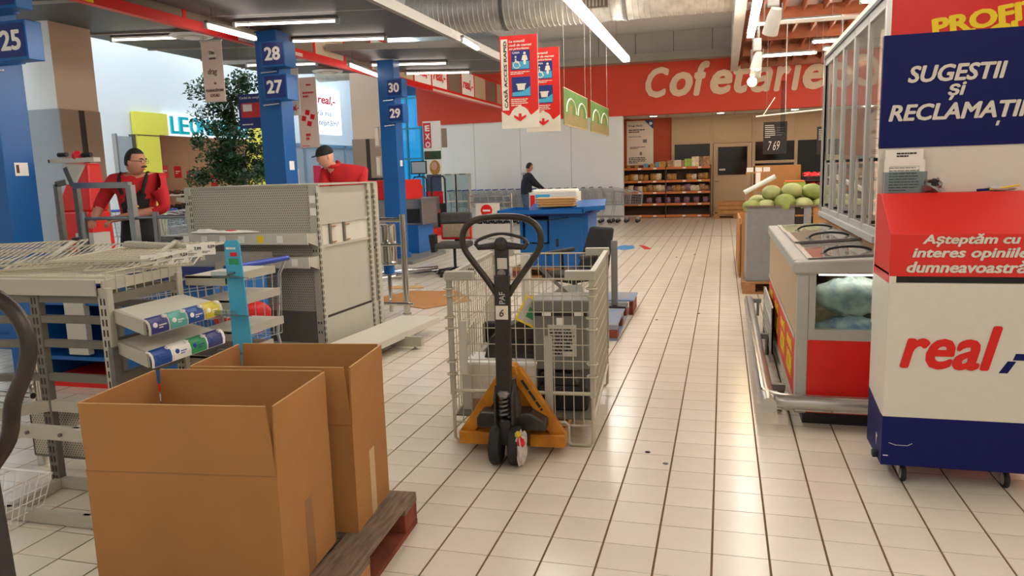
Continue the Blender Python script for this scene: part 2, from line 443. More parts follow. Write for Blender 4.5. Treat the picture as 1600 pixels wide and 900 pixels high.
# cream window wall: frames, panels, panes
def recess_front():
    o = wr
    y = YR - 0.05
    def fr(x0, x1, z0, z1, nm='frame_bar'): MB().box(x0, x1, y - 0.03, YR, z0, z1).build(nm, 'cream_frame', o)
    for x in (-1.5, -0.36, 0.86, 2.05, 3.3, 4.6): fr(x - 0.045, x + 0.045, 0, 3.0)
    for (x0, x1) in ((-1.455, -0.405), (-0.315, 0.815), (0.905, 2.005), (2.095, 3.255), (3.345, 4.555)):
        fr(x0, x1, 2.18, 2.26); fr(x0, x1, 2.92, 3.0)
        MB().box(x0, x1, y, YR, 2.26, 2.92).build('upper_panel', 'cream_panel', o)
    MB().box(-1.455, -0.405, y, YR, 0, 1.2).build('lower_panel', 'cream_panel', o)
    MB().box(-1.455, -0.405, y - 0.01, YR, 1.2, 2.18).build('pane', 'dark_glass', o)
    MB().box(0.905, 2.005, y - 0.01, YR, 1.62, 2.18).build('pane', 'dark_glass', o); fr(0.905, 2.005, 1.54, 1.62)
    MB().box(0.905, 2.005, y - 0.01, YR, 1.34, 1.54).build('pane', 'dark_glass', o); fr(0.905, 2.005, 1.26, 1.34)
    MB().box(0.905, 2.005, y, YR, 0, 1.26).build('lower_panel', 'cream_panel', o)
    for (x0, x1) in ((2.095, 3.255), (3.345, 4.555)):
        MB().box(x0, x1, y - 0.01, YR, 0.9, 2.18).build('pane', 'dark_glass', o); MB().box(x0, x1, y, YR, 0, 0.9).build('lower_panel', 'cream_panel', o)
recess_front()
d = MB(); d.box(-0.30, 0.80, YR - 0.10, YR - 0.05, 0.0, 2.17); dr = struct(d.build('door_1', 'cream_panel', bevel=0.008))
MB().box(-0.17, 0.68, YR - 0.112, YR - 0.10, 1.22, 2.06).build('door_window', 'dark_glass', dr)
f_ = MB()
for (a, b2, c, e) in ((-0.20, -0.17, 1.19, 2.09), (0.68, 0.71, 1.19, 2.09), (-0.17, 0.68, 1.19, 1.22), (-0.17, 0.68, 2.06, 2.09)): f_.box(a, b2, YR - 0.12, YR - 0.10, c, e)
f_.build('window_frame', 'cream_frame', dr)
MB().tube([(-0.25, YR - 0.11, 1.05), (-0.25, YR - 0.16, 1.05), (-0.12, YR - 0.16, 1.05)], 0.012, 6).build('door_handle', 'steel', dr)
lines(dr, (-0.13, YR - 0.113, 1.36), X3, Z3, 0.36, 0.10, 1, 'chalk', 'window_scribble', seed=3)

# ---- shop ceiling, grey bulkhead on the right, wooden slats beyond
cl = struct(MB().box(-6.1, XR, YN, YB, 5.6, 5.75).build('ceiling', 'dark_ceiling'))
bk = struct(MB().box(0.15, 0.33, 2.0, YB, 4.05, 5.6).build('wall_bulkhead', 'grey_ceiling'))
for y in (6.0, 9.0, 12.0, 15.0, 18.0, 21.0): MB().box(0.144, 0.15, y, y + 0.02, 4.05, 5.6).build('panel_joint', 'dark_ceiling', bk)
for i in range(9):
    x = -5.6 + i * 1.05
    MB().box(x, x + 0.02, YB - 0.006, YB, 4.62, 5.6).build('panel_joint', 'dark_ceiling', bpy.data.objects['wall_back_upper'])
struct(MB().box(-6.1, 0.15, 16.4, YB, 5.25, 5.3).build('ceiling_rear', 'white_wall'))
wc = struct(MB().box(0.33, XR, 2.0, YB, 4.3, 4.36).build('ceiling_wood', 'wood_ceiling'))
slm = MB().box(-0.02, 0.02, 0, 13.6, 0, 0.16).mesh('ceiling_slat', 'wood_ceiling')
for i in range(15): put('ceiling_slat', slm, wc, loc=(0.62 + i * 0.34, 8.4, 4.1))
crm = MB().box(0.4, XR, -0.09, 0.09, 0, 0.2).mesh('ceiling_beam', 'wood_ceiling')
for y in (8.4, 10.4, 12.4, 14.6, 16.8, 19.0, 21.2): put('ceiling_beam', crm, wc, loc=(0, y, 4.0))
struct(MB().box(XR, XR + 0.2, YN, YF, 0, 5.75).build('wall_right', 'white_wall'))
struct(MB().box(XL, XR, YN - 0.2, YN, 0, 5.75).build('wall_near', 'white_wall'))

# ---- mall side: shop fronts on the left, glazed end
wl = MB(); wl.box(XL - 0.2, XL, YN, 14.7, 0, 5.6); wl.box(XL - 0.2, XL, 14.7, 19.3, 2.95, 5.6); wl.box(XL - 0.2, XL, 19.3, YF, 0, 5.6)
struct(wl.build('wall_left', 'mall_white'))
struct(MB().box(-18.0, XL - 0.2, 13.2, 20.2, -0.12, 0.0).build('floor_shoe_shop', 'tile2'))
struct(MB().box(-18.2, -18.0, 13.2, 20.2, 0, 3.2).build('wall_shoe_shop_back', 'beige_wall'))
struct(MB().box(-18.0, XL - 0.2, 13.2, 13.4, 0, 3.2).build('wall_shoe_shop_near', 'beige_wall'))
struct(MB().box(-18.0, XL - 0.2, 20.0, 20.2, 0, 3.2).build('wall_shoe_shop_far', 'beige_wall'))
struct(MB().box(-18.0, XL - 0.2, 13.4, 20.0, 3.05, 3.2).build('ceiling_shoe_shop', 'beige_wall'))
wm = MB(); wm.box(XL, -6.1, 14.0, YF, 5.5, 5.62); wm.box(XL, -6.1, YN, 5.6, 5.5, 5.62)
mc = struct(wm.build('ceiling_mall', 'mall_white'))
# corrugated sheet with roof lights over the mall aisle
cg = MB()
for i in range(46):
    x = XL + i * 0.15; cg.prism([(0, 0), (.05, 0), (.065, .04), (.085, .04), (.10, 0), (.15, 0), (.15, .01), (.105, .01), (.09, .05), (.06, .05), (.045, .01), (0, .01)], (x, 5.6, 5.5), X3, Z3, (0, 8.4, 0))
cg.build('corrugated_sheet', 'mall_white', mc)
sk = MB().box(-0.45, 0.45, -1.3, 1.3, -0.03, 0.0).mesh('roof_light', 'skylight')
for (x, y, nm) in ((-11.6, 7.2, ''), (-9.4, 7.2, ''), (-11.6, 10.6, ''), (-9.4, 10.6, ''), (-11.6, 14.0, ''), (-9.4, 14.0, ''), (-11.6, 17.4, ''), (-9.4, 17.4, ''), (-11.6, 20.8, ''), (-9.4, 20.8, ''), (-11.6, 24.2, ''), (-9.4, 24.2, ''), (-11.6, 3.5, ''), (-9.4, 3.5, '')):
    put('roof_light', sk, mc, loc=(x, y, 5.47))
# end of the mall: frame of teal glass
ye = 26.5
wf = struct(MB().box(XL, -8.6, ye + 0.1, ye + 0.2, 4.4, 5.6).build('wall_mall_end', 'mall_white'))
g = struct(MB().box(XL, -6.0, ye, ye + 0.02, 0.0, 5.4).build('window_1', 'teal_glass'))
for x in [XL + 0.03 + i * 0.55 for i in range(13)]: MB().box(x - 0.03, x + 0.03, ye - 0.05, ye + 0.05, 0, 5.4).build('mullion', 'teal_frame', g)
for z in (0.05, 1.05, 2.1, 3.2, 4.3, 5.36): MB().box(XL, -6.0, ye - 0.04, ye + 0.04, z - 0.03, z + 0.03).build('transom', 'teal_frame', g)
struct(MB().box(-8.75, -8.55, YB + 0.25, ye, 0, 3.0).build('wall_side_return', 'mall_white'))
# pavement and pale building across the street, seen through the glass
struct(MB().box(-22, -2, 28.0, 44.0, -0.14, -0.02).build('ground_outside', 'paper_grey'))

# ---- two clad mall pillars
def pillar(x0, x1, y0, y1, label, cladz=2.35, side=False):
    t = thing('mall_pillar', label, 'pillar', ((x0 + x1) / 2, (y0 + y1) / 2, 0), 0, 'clad mall pillars'); w = (x1 - x0) / 2; d = (y1 - y0) / 2
    MB().box(-w, w, -d, d, 0, 5.5).build('shaft', 'beige_wall', t)
    a = 0.02
    if side:  # near face coloured paler and bluish, as if lit by daylight
        MB().box(-w - a, w + a, -d - a, -d, 0.0, cladz).build('cladding_panel', 'blueish_panel', t); MB().box(-w, w, -d - .006, -d, cladz, 5.5).build('daylit_face', 'white_wall', t)
        MB().box(w, w + a, -d, -d * .1, 0, cladz).build('cladding_panel', 'brown_panel', t); MB().box(w, w + a * .5, -d * .1, d * .2, 0, cladz).build('dark_joint', 'dark_strip', t); MB().box(w, w + a, d * .2, d, 0, cladz).build('cladding_panel', 'brown_panel', t)
        return t
    MB().box(-w - a, -w * 0.1, -d - a, -d, 0.0, cladz).build('cladding_panel', 'brown_panel', t)
    MB().box(-w * 0.1, w * 0.18, -d - a * 0.5, -d, 0.0, cladz).build('dark_joint', 'dark_strip', t)
    MB().box(w * 0.18, w + a, -d - a, -d, 0.0, cladz).build('cladding_panel', 'brown_panel', t)
    MB().box(w, w + a, -d, d, 0.0, cladz).build('cladding_panel', 'blueish_panel', t)
    return t
pillar(-9.3, -8.42, 8.2, 8.88, 'beige mall pillar with brown cladding, near face coloured daylit pale blue, behind the red display', 2.5, True)
pillar(-9.2, -8.4, 18.0, 18.7, 'pale mall pillar clad in grey panels behind column with signs 30 and 29', 2.45)
# ================================================================ CHECKOUT CANOPY
def zc(x): return 3.50 - 0.045 * (x + 6.0)
def slab(x0, x1, y0, y1, parent=None, nm='ceiling_canopy', t=0.07):
    m = MB(); a, b = zc(x0), zc(x1)
    m.hexa([(x0, y0, a), (x1, y0, b), (x1, y1, b), (x0, y1, a), (x0, y0, a + t), (x1, y0, b + t), (x1, y1, b + t), (x0, y1, a + t)])
    return m.build(nm, 'canopy', parent)
cn = struct(slab(-6.15, -3.72, 4.3, 6.4))
for (x0, x1, y0, y1) in ((-6.15, -3.72, 6.42, 8.38), (-6.15, -3.72, 8.40, 10.3), (-6.15, -3.72, 11.3, 12.7), (-6.15, -3.72, 12.72, 14.2),
                         (-8.95, -6.35, 3.0, 5.2), (-8.95, -6.35, 5.22, 7.2), (-8.95, -6.35, 7.22, 9.15), (-8.95, -6.35, 9.17, 10.6), (-8.95, -6.35, 10.62, 11.9), (-8.95, -6.35, 12.4, 14.2)):
    slab(x0, x1, y0, y1, cn, 'canopy_panel')
MB().bar((-3.68, 4.3, zc(-3.68) + .03), (-3.68, 15.4, zc(-3.68) + .03), 0.07, 0.12).build('edge_rail', 'canopy_edge', cn)
for y in (6.41, 8.39, 10.3, 11.3, 12.71, 14.2): MB().bar((-6.15, y, zc(-6.15) + .05), (-3.7, y, zc(-3.7) + .05), 0.04, 0.10).build('cross_rail', 'canopy_edge', cn)
for y in (5.21, 7.21, 9.16, 10.61, 11.9, 12.4): MB().bar((-8.95, y, zc(-8.95) + .03), (-6.35, y, zc(-6.35) + .03), 0.04, 0.11).build('cross_rail', 'canopy_edge', cn)
# fascia with brand boards above the checkouts
fa = thing('checkout_fascia', 'long red edged fascia of beige boards running above the checkouts', 'fascia', (-6.22, 4.0, 3.32))
L = 18.0
MB().box(-0.03, 0.03, 0, L, 0.075, 0.11).build('red_rail', 'red', fa)
st = MB()
st.box(-0.04, 0.045, 0, L, -0.01, 0.075); st.build('red_banner', 'red', fa)
for i, (y0, y1) in enumerate(((2.0, 2.6), (5.0, 6.6), (8.6, 10.2), (12.0, 17.6))):
    m = MB().box(0.046, 0.048, y0, y1, 0.0, 0.05); m.build('yellow_patch' if i == 0 else 'white_patch', 'yellow' if i == 0 else 'pink_print', fa)
rr = random.Random(3)
kinds = ['fascia_beige', 'fascia_brown', 'fascia_beige', 'fascia_brown', 'fascia_brown']
for i in range(18):
    y = i * 1.0
    MB().box(-0.02, 0.02, y + 0.03, y + 0.97, 0.11, 0.66).build('board', 'paper' if i in (11, 12, 14, 9) else kinds[i % 5], fa)
    MB().box(-0.025, 0.028, y - 0.03, y + 0.03, 0.11, 0.66).build('red_post', 'red', fa)
    if i in (9, 11, 12, 14): text('real,-', fa, (0.022, y + 0.12, 0.22), Y3, Z3, 0.76, 0.28, 'red', 'brand_lettering', bold=0.03, shear=0.2)
MB().box(-0.02, 0.02, 0, L, 0.66, 0.70).build('red_rail', 'red', fa)

# tube lamps
def tube_lamp(a, b, label, group, mt='lamp_check', r=0.015, name='tube_lamp', drop=0.0, case=True, hang=None):
    a = Vector(a); b = Vector(b); c = (a + b) / 2
    t = thing(name, label, 'lamp', c, 0, group); p, q = a - c, b - c
    if case:
        MB().bar(p + Z3 * 0.045, q + Z3 * 0.045, 0.05, 0.03).build('housing', 'dull_steel', t)
        d = (q - p).normalized()
        for e in (p, q): MB().bar(e - d * 0.02, e + d * 0.02, 0.04, 0.06).build('end_cap', 'grey_paint', t)
    MB().cyl(p, q, r, 8).build('tube', mt, t)
    if hang:
        for k in (0.12, 0.88):
            e = p.lerp(q, k); MB().cyl(e + Z3 * 0.06, Vector((e.x, e.y, hang - c.z)), 0.004, 5).build('suspension_wire', 'dull_steel', t)
    return t
for (y, x0, x1, lb) in ((8.62, -5.95, -4.52, 'tube lamp under the canopy panel nearest the camera, right of sign column 28'), (9.95, -5.95, -4.5, 'second tube lamp under the canopy, between sign columns 28 and 30'),
                        (12.6, -6.0, -4.58, 'tube lamp under the canopy just above sign 30'), (13.9, -5.9, -4.6, 'farthest tube lamp under the canopy, behind sign 30')):
    tube_lamp((x0, y, zc(x0) - 0.065), (x1, y, zc(x1) - 0.065), lb, 'tube lamps across the canopy')
for (y, x0, x1, lb) in ((9.35, -8.5, -7.2, 'tube lamp on the mall side of the canopy above the shoe shop front'), (12.3, -8.3, -6.9, 'tube lamp behind sign column 28 on the mall side of the canopy'), (6.6, -8.5, -7.1, 'tube lamp under the canopy left of the sign 25')):
    tube_lamp((x0, y, zc(x0) - 0.065), (x1, y, zc(x1) - 0.065), lb, 'tube lamps across the canopy')
for (p0, p1, lb) in (((322, 40), (398, 60), 'tube lamp lengthwise under the red fascia beside the producers banner'), ((545, 101), (592, 119), 'tube lamp lengthwise under the red fascia just left of the farthest numbered column')):
    tube_lamp(F(*p0, 3.27), F(*p1, 3.27), lb, 'lengthwise canopy lamps', r=0.03, hang=3.5)
tube_lamp(F(722, 62, 3.36), F(746, 76, 3.36), 'short tube lamp below the right hand edge of the canopy', 'lengthwise canopy lamps', r=0.03, hang=3.42)
for (px, py, lb) in ((300, 58, 'round white air diffuser under the canopy beside the producers banner'), (512, 113, 'round white air diffuser under the canopy between columns 28 and 30')):
    p = F(px, py, 3.46); t = thing('air_diffuser', lb, 'vent', p, 0, 'round ceiling diffusers')
    MB().lathe([(0.27, 0.0), (0.29, 0.02), (0.22, 0.05)], n=24).build('outer_ring', 'white', t, smooth=True)
    MB().lathe([(0.19, -0.012), (0.2, 0.0)], n=24).build('inner_disc', 'paper_grey', t); MB().lathe([(0.10, -0.02), (0.11, -0.012)], n=20).build('centre_disc', 'white', t)
    MB().lathe([(0.2, 0.03), (0.2, 0.16)], n=24).build('collar', 'brown_panel', t)
# hanging row lamps of the shop hall
def row_lamp(x, z, y0, y1, label, w=0.13):
    t = thing('row_lamp', label, 'lamp', (x, y0, z), 0, 'long row lamps of the sales hall')
    MB().box(-w / 2 + .02, w / 2 - .02, 0, y1 - y0, 0.045, 0.075).build('housing', 'grey_paint', t)
    MB().box(-w / 2 + 0.01, w / 2 - 0.01, 0.02, y1 - y0 - 0.02, -0.05, 0.045).build('diffuser', 'lamp_warm', t)
    for k in range(int((y1 - y0) // 3) + 1):
        MB().cyl((0, 0.3 + k * 3, 0.075), (0, 0.3 + k * 3, (4.3 if x > .3 else 5.55) - z), 0.004, 5).build('suspension_wire', 'dull_steel', t)
row_lamp(-2.07, 3.85, 3.2, 17.1, 'long white row lamp hanging diagonally across the duct in the middle', 0.16)
row_lamp(0.42, 3.72, 4.0, 14.2, 'long row lamp at the edge of the orange wooden ceiling')
row_lamp(-4.9, 4.1, -2.0, 1.0, 'row lamp overhead to the left behind the viewpoint')
row_lamp(1.9, 3.72, -2.2, 2.6, 'unseen row lamp, lengthened to light the fronts, overhead right behind the viewpoint')  # unseen lamp, lengthened to brighten the stand and freezer fronts
row_lamp(3.0, 3.72, 4.0, 21.0, 'added long row lamp under the orange ceiling unseen behind the glass door cabinet')  # added lamp, out of sight, brightens the back of the hall
row_lamp(-2.07, 3.85, -2.2, -.4, 'short row lamp overhead behind the viewpoint')
tl = [((1200, 37), (1318, 24), 3.7), ((1190, 88), (1280, 76), 3.7), ((1287, 77), (1330, 74), 3.7), ((1345, 3), (1396, -3), 3.7), ((1270, 66), (1320, 62), 3.7)]
for i, ((p0, p1, z)) in enumerate(tl):
    a, b = F(*p0, z), F(*p1, z); b.y = a.y
    tube_lamp(a, b, ['tube lamp high on the orange ceiling beside the cone spotlight', 'brightest tube lamp below the orange ceiling, over the last letters of the wall sign', 'tube lamp right behind the freezer top corner', 'tube lamp cut by the top edge of the picture above the freezer', 'thin tube lamp deep in the orange ceiling'][i], 'tube lamps of the orange ceiling', 'lamp_tube', r=.022, hang=4.1)
# three track spots and a bare glowing lamp
def spot(px, py, Y, tilt, label, s=1.0, lit=False):
    p = PY(px, py, Y); t = thing('track_spotlight', label, 'spotlight', p, 0, 'track spotlights'); Rt = Matrix.Rotation(tilt, 3, 'X') @ Matrix.Rotation(.2, 3, 'Y')
    def rt(b): b.v = [tuple(Rt @ Vector(v)) for v in b.v]; return b
    rt(MB().lathe([(0.055 * s, 0.14 * s), (0.075 * s, 0.05 * s), (0.085 * s, -0.14 * s), (0.07 * s, -0.14 * s), (0.06 * s, -0.11 * s)], n=18)).build('barrel', 'paper_grey', t, smooth=True)
    rt(MB().lathe([(0.066 * s, -0.135 * s), (0.066 * s, -0.125 * s)], n=16)).build('lens', 'lamp_bulb' if lit else 'lamp_case', t)
    MB().box(-0.06 * s, 0.06 * s, -0.05 * s, 0.05 * s, 0.15 * s, 0.34 * s).build('gear_box', 'grey_paint', t, bevel=0.01)
    for sx in (-1, 1): MB().bar((sx * 0.09 * s, 0, 0.0), (sx * 0.09 * s, 0, 0.18 * s), 0.012, 0.03).build('yoke_arm', 'dull_steel', t)
    MB().cyl((0, 0, .33 * s), (0, 0, 4.35 - p.z), .008, 6).build('stem', 'dull_steel', t)
spot(1208, 33, 9.0, 0.5, 'light grey track spotlight at the top edge beside the bulkhead')
spot(1183, 95, 13.0, -0.2, 'grey cone spotlight hanging above the glowing bulb')
spot(1185, 112, 13.3, 0.3, 'small spotlight with bright rim just above the glowing bulb', 0.6)
p = PY(1175, 128, 13.5); t = thing('pendant_bulb', 'round glowing warm bulb hanging in front of the red wall sign', 'lamp', p)
MB().ball((0, 0, 0), 0.075, n=16, m=12).build('bulb', 'lamp_bulb', t, smooth=True); MB().lathe([(0.03, 0.06), (0.04, 0.12), (0.03, 0.18)], n=12).build('socket', 'grey_paint', t)
MB().cyl((0, 0, .18), (0, 0, 5.55 - p.z), 0.005, 5).build('cord', 'dull_steel', t)
rl = thing('lamp_track', 'thin grey lamp track across the lower orange ceiling', 'track', (0.4, 13.0, 3.66)); MB().box(0, 3.4, -0.03, 0.03, 0, 0.05).build('rail', 'paper_grey', rl)
for x in (0.1, 1.7, 3.2): MB().cyl((x, 0, .05), (x, 0, 0.45), 0.006, 5).build('hanger', 'dull_steel', rl)
# air duct
dc = thing('air_duct', 'fat spiral galvanised air duct across the hall ceiling', 'duct', (-6.0, 14.6, 4.62))
prof = []
x = 0.0
while x < 6.4:
    prof += [(0.40, x), (0.40, x + 0.07), (0.408, x + 0.075), (0.408, x + 0.085), (0.40, x + 0.09)]; x += 0.10
MB().lathe(prof, n=28, axis='x').build('spiral_pipe', 'galvanised', dc, smooth=True)
for x in (1.9, 4.2): MB().lathe([(0.42, x), (0.42, x + 0.06)], n=28, axis='x').build('clamp_ring', 'dull_steel', dc)
gr = MB().box(3.45, 3.95, -0.425, -0.33, -0.22, 0.0).build('grille_frame', 'fascia_brown', dc)
for i in range(7): MB().box(3.48 + i * 0.065, 3.51 + i * 0.065, -0.432, -0.42, -0.2, -0.02).build('grille_slat', 'galvanised', gr)
for x in (0.6, 3.0, 5.6): MB().cyl((x, 0, .4), (x, 0, 0.95), 0.008, 5).build('hanger_rod', 'dull_steel', dc)
d2 = thing('air_duct', 'galvanised air duct over the mall aisle by the lit brand window', 'duct', (-12.0, 21.5, 4.75))
MB().lathe([(0.35, 0), (0.35, 5.5)], n=24, axis='x').build('pipe', 'galvanised', d2, smooth=True)
for x in (1.3, 2.9, 4.4): MB().lathe([(0.37, x), (0.37, x + 0.06)], n=24, axis='x').build('clamp_ring', 'dull_steel', d2)
# ---------------------------------------------------------------- sign columns
def sign_box(parent, x0, x1, y0, y1, z0, z1, num):
    s = MB().box(x0, x1, y0, y1, z0, z1).build('number_box', 'blue_paint', parent, bevel=0.006)
    w, h = x1 - x0, z1 - z0
    MB().box(x0 + 0.025, x1 - 0.025, y0 - 0.006, y0, z0 + 0.025, z1 - 0.025).build('number_plate', 'blue_dark', s)
    text(num, s, (x0 + w * 0.16, y0 - 0.007, z0 + h * 0.24), X3, Z3, w * 0.66, h * 0.52, 'paper', 'number', bold=0.035)
def column(x0, x1, y0, y1, label, signs, top=3.45):
    c = thing('sign_column', label, 'column', (0, 0, 0), 0, 'numbered checkout columns')
    c.location = ((x0 + x1) / 2, (y0 + y1) / 2, 0); w = (x1 - x0) / 2; d = (y1 - y0) / 2
    MB().box(-w, w, -d, d, 0, top).build('shaft', 'blue_paint', c, bevel=0.012)
    MB().box(-w - 0.03, w + 0.03, -d - 0.03, d + 0.03, 0, 0.14).build('foot_casing', 'blue_paint', c)
    for (a, b, e, z0, z1, num, *ye_) in signs:
        sign_box(c, a - c.location.x, b - c.location.x, e - c.location.y, (ye_[0] if ye_ else y0 + .05) - c.location.y, z0, z1, num)
        MB().bar((w - 0.02, -d - 0.02, z0 - 0.03), (a - c.location.x - 0.10, -d - 0.10, z0 - 0.05), 0.012, 0.012).build('bracket', 'alu', c)
    return c
c25 = column(-6.58, -6.24, 5.42, 5.74, 'blue steel column carrying checkout sign 25 at the left edge', [(-5.90, -5.575, 5.2, 2.55, 2.87, '25', 5.36), (-5.97, -5.64, 5.2, 2.97, 3.29, '26', 5.36)], 3.5)
MB().box(-0.16, 0.17, -0.05, 0.05, 2.56, 2.86).build('sign_arm', 'blue_paint', c25, loc=(0.34, -0.17, 0)); MB().box(-0.16, 0.17, -0.05, 0.05, 2.98, 3.28).build('sign_arm', 'blue_paint', c25, loc=(0.34, -0.17, 0))
st_ = MB().box(0.172, 0.174, -0.06, 0.08, 1.60, 1.72).build('care_sticker', 'paper', c25); MB().box(0.175, 0.176, -0.045, -0.015, 1.625, 1.70).build('pictogram', 'brown_ink', st_)
c28 = column(-6.07, -5.73, 9.2, 9.5, 'blue steel column carrying checkout signs 28 and 27', [(-5.84, -5.49, 8.98, 2.95, 3.28, '28'), (-5.84, -5.49, 8.98, 2.53, 2.86, '27')], 3.46)
MB().box(0.171, 0.173, -0.06, 0.06, 1.62, 1.74).build('sticker', 'paper', c28)
c30 = column(-5.72, -5.42, 12.22, 12.5, 'blue steel column carrying checkout signs 30 and 29', [(-5.49, -5.20, 12.05, 2.81, 3.11, '30'), (-5.49, -5.20, 12.05, 2.39, 2.69, '29')], 3.45)
for (z0, z1) in ((2.0, 2.34), (1.5, 1.84)):
    h = MB().box(-0.23, -0.16, -0.20, -0.14, z0, z1).build('notice_holder', 'grey_paint', c30); MB().box(-0.225, -0.165, -0.203, -0.2, z0 + .02, z1 - .02).build('notice', 'cream_print', h)
MB().box(0.151, 0.153, -0.05, 0.05, 1.66, 1.76).build('sticker', 'paper', c30)
# wall lettering
wt = thing('wall_lettering', 'big cream raised letters on the red band of the back wall', 'sign', (0, 0, 0))
base = PY(1012, 152, YB); en = PY(1290, 150, YB)
words = 'Cofetărie'
# one solid letter after another
cx = -2.16; zb = PY(1012, 154, YB).z
tot_w = 4.78
adv = {'C': .62, 'o': .60, 'f': .42, 'e': .56, 't': .42, 'ă': .56, 'r': .42, 'i': .26}
sumw = sum(adv[c] for c in words); k = tot_w / sumw
for c in words:
    wd = adv[c] * k; tall = {'C': 0.84, 'f': 0.93, 't': 0.82, 'ă': 0.92, 'i': 0.92}.get(c, 0.67)
    text(c, wt, (cx, YB - 0.052, zb), X3, Z3, wd * 0.98, tall, 'cream_letter', 'letter', bold=0.04, shear=0.22, thick=0.03); cx += wd
# ================================================================ FOREGROUND
def eur_pallet(name, label, loc, rz, deck='pallet_grey', block='pallet_red', group='wooden pallets', under=True, odd=None):
    t = thing(name, label, 'pallet', loc, rz, group)
    for i, (x, w) in enumerate(((-0.3275, .145), (-0.17, .10), (0, .145), (0.17, .10), (0.3275, .145))):
        MB().box(x - w / 2, x + w / 2, -0.6, 0.6, 0.122, 0.144).build('deck_board', deck, t, bevel=0.003, seg=1)
    for y in (-0.5275, 0, 0.5275): MB().box(-0.4, 0.4, y - .0725, y + .0725, 0.10, 0.122).build('cross_board', deck, t)
    for i, x in enumerate((-0.35, 0, 0.35)):
        for j, y in enumerate((-0.5275, 0, 0.5275)):
            w = 0.05 if x else 0.07
            MB().box(x - w, x + w, y - .0725, y + .0725, 0.022, 0.10).build('block', odd if odd and (i, j) == (2, 1) else block, t, bevel=0.004, seg=1)
        if under: MB().box(x - 0.05, x + 0.05, -0.6, 0.6, 0.0, 0.022).build('bottom_board', deck if odd is None else block, t)
    return t
a4 = math.radians(4.0)
far_r = Vector((-1.268, 2.869)); rx = Vector((math.cos(a4), math.sin(a4))); ry = Vector((-math.sin(a4), math.cos(a4)))
pc = far_r - rx * 0.4 - ry * 0.6
eur_pallet('pallet', 'worn grey pallet with red blocks under the two open cardboard boxes', (pc.x, pc.y, 0), a4, odd='pallet_wood')
def open_box(label, fr, rz, w, d, zb, hb, hf, seed):
    c = Vector((math.cos(rz), math.sin(rz))); s = Vector((-math.sin(rz), math.cos(rz)))
    ctr = Vector(fr) - c * (w / 2) + s * (d / 2)
    t = thing('cardboard_box', label, 'box', (ctr.x, ctr.y, zb), rz, 'open cardboard boxes on the pallet'); q = 0.007; W, D = w / 2, d / 2
    b = MB(); b.box(-W, W, -D, -D + q, 0, hb); b.box(-W, W, D - q, D, 0, hb); b.box(-W, -W + q, -D + q, D - q, 0, hb); b.box(W - q, W, -D + q, D - q, 0, hb); b.box(-W + q, W - q, -D + q, D - q, 0, q)
    stuff_free = b.build('carton_body', 'cardboard', t)
    ft, tp = hb, hb + hf
    def flap(p0, p1, out, in0, in1, nm='flap'):   # p0,p1 crease ends; flap leans by out, ends cut in
        p0 = Vector(p0); p1 = Vector(p1); dd = (p1 - p0).normalized(); o = Vector(out); n = Vector((o.x, o.y, 0)).normalized() * q
        a, b_ = p0 + dd * 0.003, p1 - dd * 0.003; e, f = p0 + dd * in0 + o + Z3 * hf, p1 - dd * in1 + o + Z3 * hf
        m = MB(); m.hexa([a - n, b_ - n, b_, a, e - n, f - n, f, e])
        f_o = m.build(nm, 'cardboard', t)
        MB().hexa([e - n + Z3 * .0002, f - n + Z3 * .0002, f + Z3 * .0002, e + Z3 * .0002, e - n + Z3 * .0012, f - n + Z3 * .0012, f + Z3 * .0012, e + Z3 * .0012]).build('cut_edge', 'cardboard_edge', f_o)
    z = ft
    flap((-W, -D, z), (W, -D, z), (0, -0.004, 0), 0.002, 0.020)
    flap((W, -D, z), (W, D, z), (0.006, 0, 0), 0.004, 0.012)
    flap((W, D, z), (-W, D, z), (0, 0.006, 0), 0.016, 0.012)
    flap((-W, D, z), (-W, -D, z), (-0.004, 0, 0), 0.012, 0.002)
    MB().box(-W, W, -D - 0.0009, -D, ft - 0.006, ft - 0.002).build('crease', 'tape_brown', t)
    MB().box(W, W + 0.0008, -0.03, 0.03, 0.0, hb * 0.62).build('tape_strip', 'tape_brown' if seed == 1 else 'tape', t)
    return t
open_box('nearest open cardboard box at the bottom of the picture, flaps up', (-1.34, 1.97), math.radians(6.9), 0.665, 0.42, 0.144, 0.435, 0.225, 1)
open_box('open cardboard box behind the nearest one, flaps up', (-1.335, 2.465), math.radians(7.2), 0.635, 0.385, 0.144, 0.435, 0.22, 2)

# ---- wire mesh container
def arc(c, r, a0, a1, n, ux, uy):
    return [Vector(c) + Vector(ux) * (r * math.cos(a0 + (a1 - a0) * i / n)) + Vector(uy) * (r * math.sin(a0 + (a1 - a0) * i / n)) for i in range(n + 1)]
WC = thing('wire_container', 'pale wire mesh roll container filled with old electronics behind the pallet truck', 'container', (-1.055, 3.885, 0), math.radians(4.6))
cw, cd, ch = 0.39, 1.17, 0.945     # half width, depth, height
def mesh_panel(o, u, v, w, h, nu, nv, nm='mesh_panel', r=0.0028, border=0.006):
    o = Vector(o); u = Vector(u).normalized(); v = Vector(v).normalized(); b = MB()
    for i in range(nu + 1): b.tube([o + u * (w * i / nu), o + u * (w * i / nu) + v * h], border if i in (0, nu) else r, 5)
    for j in range(nv + 1): b.tube([o + v * (h * j / nv), o + v * (h * j / nv) + u * w], border if j in (0, nv) else r, 5)
    return stuff(b.build(nm, 'beige_wire', WC))
mesh_panel((-cw, 0, 0.30), X3, Z3, 2 * cw, 0.63, 15, 7); mesh_panel((-cw, 0, 0.12), X3, Z3, 2 * cw, 0.18, 15, 1, 'lower_mesh_panel')
mesh_panel((-cw, cd, 0.30), X3, Z3, 2 * cw, 0.64, 15, 7)
